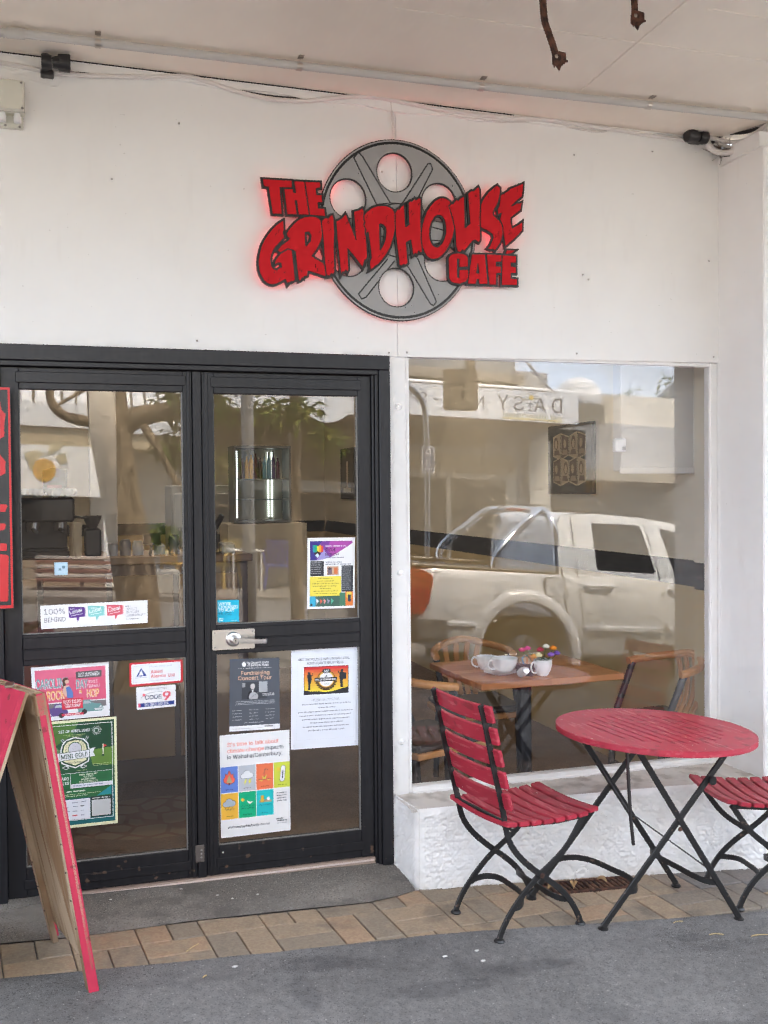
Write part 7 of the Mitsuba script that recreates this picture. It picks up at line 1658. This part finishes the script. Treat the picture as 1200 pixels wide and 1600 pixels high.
# C: nail salon with an awning sign
C_ = thing('nail_salon', 'salon with a long white DAISY NAILS - SPA awning sign and grey wall above', 'building')
put(C_ + '__wall', fp_(-22, -15.4, 6.35, 9.76, 0, 4.6), 'pebble')
put(C_ + '__side_wall', fp_(-22, -15.5, 9.765, 10.7, 0, 3.45), 'matte', col=(0.10, 0.088, 0.07))  # colour darkened to stand in for shade under the awning
put(C_ + '__upper_wall', fp_(-22, -15.36, 6.35, 9.0, 4.45, 6.5), 'matte', col=(0.28, 0.29, 0.30))
put(C_ + '__cornice', fp_(-15.359, -15.12, 6.3, 9.12, 4.30, 4.50, 0.03), 'matte', col=(0.28, 0.245, 0.20))
for k in range(24):
    x = 5.5 + 0.190 * k
    put(C_ + '__roof_sheet', street(trimesh.convex.convex_hull(np.array([(x, -13.02, 3.92), (x + 0.184, -13.02, 3.92), (x, -15.39, 4.26), (x + 0.184, -15.39, 4.26), (x, -13.02, 3.94), (x + 0.184, -13.02, 3.94), (x, -15.39, 4.28), (x + 0.184, -15.39, 4.28)]))), 'matte', col=(0.70, 0.71, 0.70))
put(C_ + '__awning_fascia', fp_(-13.06, -13.0, 5.45, 9.20, 3.34, 3.90), 'matte', col=(0.74, 0.765, 0.80))
put(C_ + '__awning_end', fp_(-13.06, -13.0, 9.205, 9.75, 3.38, 3.74), 'matte', col=(0.22, 0.21, 0.18))
put(C_ + '__awning_soffit', fp_(-15.35, -13.061, 5.45, 9.75, 3.40, 3.44), 'matte', col=(0.33, 0.28, 0.215))
def sh_text(s, h, x, y, z, col, key, width=None, bold=False):
    v, f, w = text2(s, h, bold, width)
    m = street(trimesh.Trimesh(np.c_[x - v[:, 0], np.full(len(v), y), z + v[:, 1]], f, process=False))
    return put(key, m, 'satin', col=col)
GRY = (0.11, 0.11, 0.12)
for ch, x in (('D', 8.86), ('A', 8.52), ('i', 8.25), ('S', 8.08), ('Y', 7.78)):
    sh_text(ch if ch != 'i' else 'ı' if False else 'I', 0.265 if ch != 'i' else 0.16, x, -12.996, 3.53, GRY, C_ + '__letter')
for ch, x in zip('NAILS', (7.30, 7.07, 6.86, 6.79, 6.67)):
    sh_text(ch, 0.21, x, -12.996, 3.54, GRY, C_ + '__letter')
sh_text('- SPA', 0.195, 6.42, -12.996, 3.55, GRY, C_ + '__letter')
for k in range(9):
    a = k * 2 * math.pi / 9
    facing(affinity.translate(affinity.rotate(affinity.scale(Point(0, 0).buffer(1, 8), 0.055, 0.026), math.degrees(a), origin=(0, 0)), 8.232 + 0.075 * math.cos(a), 3.78 + 0.075 * math.sin(a)), -12.998, (0.30, 0.30, 0.28), C_ + '__daisy_petal', 0.003)
    facing(affinity.translate(affinity.rotate(affinity.scale(Point(0, 0).buffer(1, 8), 0.045, 0.018), math.degrees(a), origin=(0, 0)), 8.232 + 0.075 * math.cos(a), 3.78 + 0.075 * math.sin(a)), -12.9945, (0.72, 0.74, 0.74), C_ + '__daisy_petal', 0.002)
facing(affinity.translate(Point(0, 0).buffer(0.045, 10), 8.232, 3.78), -12.991, (0.70, 0.52, 0.10), C_ + '__daisy_heart', 0.003)
sh_text('your nails our passion', 0.07, 8.86, -12.996, 3.415, (0.42, 0.36, 0.10), C_ + '__tagline', 1.22)
put(C_ + '__tagline_bar', fp_(-12.999, -12.996, 7.64, 8.86, 3.365, 3.392), 'satin', col=(0.72, 0.58, 0.16))
put(C_ + '__sign_board', fp_(-15.399, -15.34, 6.4, 8.31, 2.97, 3.30), 'matte', col=(0.13, 0.085, 0.045))
sh_text('DAISY', 0.17, 8.12, -15.336, 3.06, (0.42, 0.39, 0.34), C_ + '__board_letter', 0.76)
sh_text('NAILS', 0.16, 7.15, -15.336, 3.06, (0.36, 0.33, 0.28), C_ + '__board_letter', 0.62)
for k in range(8):
    put(C_ + '__wall_slat', fp_(-15.399, -15.35 + 0.012 * (k % 2), 6.36, 9.0, 2.44 + 0.046 * k, 2.48 + 0.046 * k, 0.004), 'matte', col=(0.43, 0.36, 0.26))
put(C_ + '__shop_window', fp_(-15.399, -15.36, 6.36, 8.75, 0.55, 2.30), 'gloss', col=(0.075, 0.06, 0.045))
put(C_ + '__window_frame', join([fp_(-15.359, -15.33, 8.76, 9.0, 0.11, 2.43), fp_(-15.359, -15.33, 6.36, 8.75, 2.30, 2.42), fp_(-15.359, -15.34, 7.45, 7.55, 0.11, 2.30)]), 'matte', col=(0.55, 0.50, 0.42))
for k in range(9):
    put(C_ + '__pilaster_block', fp_(-15.399, -15.24, 9.25, 9.75, 0.11 + 0.34 * k, 0.44 + 0.34 * k, 0.02), 'matte', col=(0.62, 0.59, 0.53))
put(C_ + '__stay', tube([(9.0, -15.1, 4.9 + rz(9, 0)), (8.75, -13.2, 3.95 + rz(8.75, 0))], 0.028, 8), 'satin', col=(0.25, 0.25, 0.25))
# D: plain rendered wall with roughcast below
D_ = thing('plain_building', 'beige parapet wall with grey roughcast above a verandah opening', 'building')
put(D_ + '__parapet', fp_(-30, -22.0, 13.1, 26, 4.25, 5.10), 'matte', col=(0.63, 0.57, 0.47))
put(D_ + '__side_pier', fp_(-30, -21.95, 13.1, 13.83, 2.92, 4.249), 'matte', col=(0.50, 0.47, 0.41))
put(D_ + '__roughcast', fp_(-30, -21.9, 13.84, 26, 2.92, 4.249), 'pebble')
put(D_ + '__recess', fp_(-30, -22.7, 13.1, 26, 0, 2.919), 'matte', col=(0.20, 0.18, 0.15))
put(D_ + '__verandah_beam', fp_(-22.1, -21.6, 13.1, 26, 2.60, 2.90), 'matte', col=(0.42, 0.38, 0.31))
for k in range(5):
    put(D_ + '__shop_pane', fp_(-22.59, -22.5, 13 + 2.4 * k, 15.2 + 2.4 * k, 0.5, 2.4), 'gloss', col=(0.10, 0.085, 0.07))
for i, (x, lab) in enumerate(((15.05, 'small lit dome lamp under the far verandah, right of the pair'), (14.55, 'small lit dome lamp under the far verandah, left of the pair'))):
    t = thing('dome_lamp', lab, 'lamp', 'lit lamps under the far verandah')
    z = 2.70 + rz(x, 0)
    put(t + '__shade', lathe([(0.03, 0.14), (0.10, 0.12), (0.16, 0.05), (0.17, 0.0), (0.16, 0.0), (0.14, 0.05), (0.08, 0.10), (0.0, 0.12)], 20, (x, -22.3, z)), 'metal', col=(0.6, 0.45, 0.2), smooth=50)
    put(t + '__bulb', moved(trimesh.creation.icosphere(2, 0.075), None, (x, -22.3, z + 0.01)), 'matte', col=(0.8, 0.8, 0.8), smooth=True, emitter={'type': 'area', 'radiance': rgb((2.2, 1.6, 0.8))})
    put(t + '__stem', tube([(x, -22.3, z + 0.13), (x, -22.3, 2.95 + rz(x, 0))], 0.012, 6), 'matte', col=(0.05, 0.05, 0.05))
# far gabled church and small trees
E_ = thing('gabled_church', 'distant grey church roof with white bargeboards and a finial', 'church')
ex, ey = 36.5, -47.0
def PR(pts, y0, y1):
    return moved(join([trimesh.convex.convex_hull(np.array([(x, y, z) for x, z in pts for y in (y0, y1)]))]), None, (0, 0, 0))
put(E_ + '__wall', bx(ex - 2, ex + 10, ey - 8, ey, -2, 5.0), 'matte', col=(0.45, 0.43, 0.40))
put(E_ + '__roof', trimesh.convex.convex_hull(np.array([(ex - 2.2, ey + 0.3, 5.0), (ex + 10.2, ey + 0.3, 5.0), (ex - 2.2, ey - 8.3, 5.0), (ex + 10.2, ey - 8.3, 5.0), (ex + 0.4, ey - 4, 8.6), (ex + 10.2, ey - 4, 8.6)])), 'matte', col=(0.30, 0.29, 0.29))
put(E_ + '__bargeboard', tube([(ex - 2.6, ey + 0.2, 4.9), (ex + 0.3, ey - 3.9, 8.7)], 0.32, 6), 'matte', col=(0.78, 0.78, 0.77))
put(E_ + '__finial', lathe([(0, -0.3), (0.25, -0.2), (0.3, 0.1), (0.6, 0.3), (0.3, 0.6), (0.45, 0.85), (0, 1.3)], 12, (ex + 0.3, ey - 3.9, 8.7)), 'matte', col=(0.78, 0.78, 0.77), smooth=40)
put(E_ + '__chimney', join([bx(ex + 5.2, ex + 6.1, ey - 4.6, ey - 3.6, 8.0, 10.0, 0.03), bx(ex + 5.0, ex + 6.3, ey - 4.8, ey - 3.4, 10.01, 10.3, 0.03)]), 'matte', col=(0.58, 0.50, 0.40))
for i, (x, y, h, r_, n_) in enumerate([(25.6, -42, 6.2, 0.6, 200), (28.2, -43, 6.6, 0.7, 220), (31.3, -44, 7.6, 1.0, 340), (38.6, -44, 6.0, 1.2, 300)]):
    t = thing('distant_tree', ['small sparse tree, leftmost above the beige wall', 'second sparse tree above the beige wall', 'tallest sparse tree above the beige wall', 'low shrubby tree in front of the church roof'][i], 'tree', 'small trees above the beige wall')
    put(t + '__trunk', limb([(x, y, -1.5), (x, y, h - r_)], 0.12, 0.05, 8, 6)[1], 'bark')
    c_, k_ = crown([((x, y, h - 0.6 * r_), (r_, r_, r_), 1.0)], n_ // 3, 0.30, 20 + i, GRN)
    put(t + '__crown', c_, 'leaf', colors=k_)
single('white_dome', moved(trimesh.creation.icosphere(3, 0.62), np.diag([1, 1, 0.9]), (13.2, -20.5, 3.95)), 'matte', 'white roof dome beyond the salon awning', 'dome', col=(0.76, 0.77, 0.77), smooth=True)
# furniture outside the far shops
def plastic_chair(x, y, col, lab, ang):
    c = thing('plastic_chair', lab, 'chair', 'chairs outside the far shops')
    A = rotz(ang)
    def P(k, m):
        put(c + k, street(moved(m, A, (x, y, 0.115))), 'satin', col=col)
    P('__seat', bx(-0.24, 0.24, -0.22, 0.22, 0.40, 0.44, 0.015))
    for sx_ in (-1, 1):
        for sy_ in (-1, 1):
            P('__leg', tube([(0.20 * sx_, 0.19 * sy_, 0.41), (0.25 * sx_, 0.24 * sy_, 0.0)], 0.028, 8))
        P('__arm', tube(csp([(0.24 * sx_, 0.20, 0.44), (0.26 * sx_, 0.18, 0.62), (0.26 * sx_, -0.15, 0.65), (0.24 * sx_, -0.24, 0.70)], 14), 0.025, 8))
    for k in range(5):
        P('__back_slat', bx(-0.20 + 0.085 * k, -0.14 + 0.085 * k, -0.26, -0.235, 0.44, 0.82, 0.01))
    P('__back_rail', bx(-0.23, 0.25, -0.265, -0.23, 0.80, 0.88, 0.015))
plastic_chair(3.75, -14.3, (0.055, 0.075, 0.30), 'blue plastic armchair outside the shutter shop', 0.2)
plastic_chair(2.75, -14.4, (0.50, 0.36, 0.11), 'yellow chair left of the white table outside the shutter shop', 0.9)
plastic_chair(1.95, -14.4, (0.48, 0.30, 0.10), 'orange-yellow chair outside the fruit shop', -0.6)
wt = thing('white_table', 'white topped table with thin white legs outside the shutter shop', 'table')
put(wt + '__top', street(bx(2.82, 3.42, -14.5, -13.9, 0.80, 0.835, 0.008)), 'satin', col=(0.66, 0.63, 0.58))
for x in (2.87, 3.37):
    for y in (-14.45, -13.95):
        put(wt + '__leg', street(tube([(x, y, 0.11), (x, y, 0.80)], 0.020, 8)), 'satin', col=(0.66, 0.64, 0.60))
be = thing('street_bench', 'dark slatted bench with pale edges on the far footpath', 'bench')
for k in range(6):
    put(be + '__slat', street(bx(-0.45, 1.0, -13.62, -13.58, 0.26 + 0.075 * k, 0.315 + 0.075 * k, 0.008)), 'satin', col=(0.50, 0.43, 0.38) if k % 2 else (0.20, 0.09, 0.07))
for x in (-0.40, 0.28, 0.95):
    put(be + '__leg', street(bx(x - 0.03, x + 0.03, -13.70, -13.63, 0.11, 0.72, 0.006)), 'satin', col=(0.07, 0.05, 0.045))
put(be + '__seat', street(bx(-0.45, 1.0, -14.15, -13.72, 0.40, 0.44, 0.01)), 'satin', col=(0.20, 0.10, 0.07))
bin_ = thing('planter_box', 'low pale concrete planter in front of the fruit shop', 'planter')
put(bin_ + '__box', street(bx(1.35, 1.85, -13.55, -13.1, 0.111, 0.50, 0.02)), 'matte', col=(0.40, 0.38, 0.34))
hd_, kc_ = crown([((1.6, -13.33, 0.78), (0.35, 0.3, 0.28), 1.0)], 260, 0.16, 31, GRN)
put(bin_ + '__plant', hd_, 'leaf', colors=kc_)
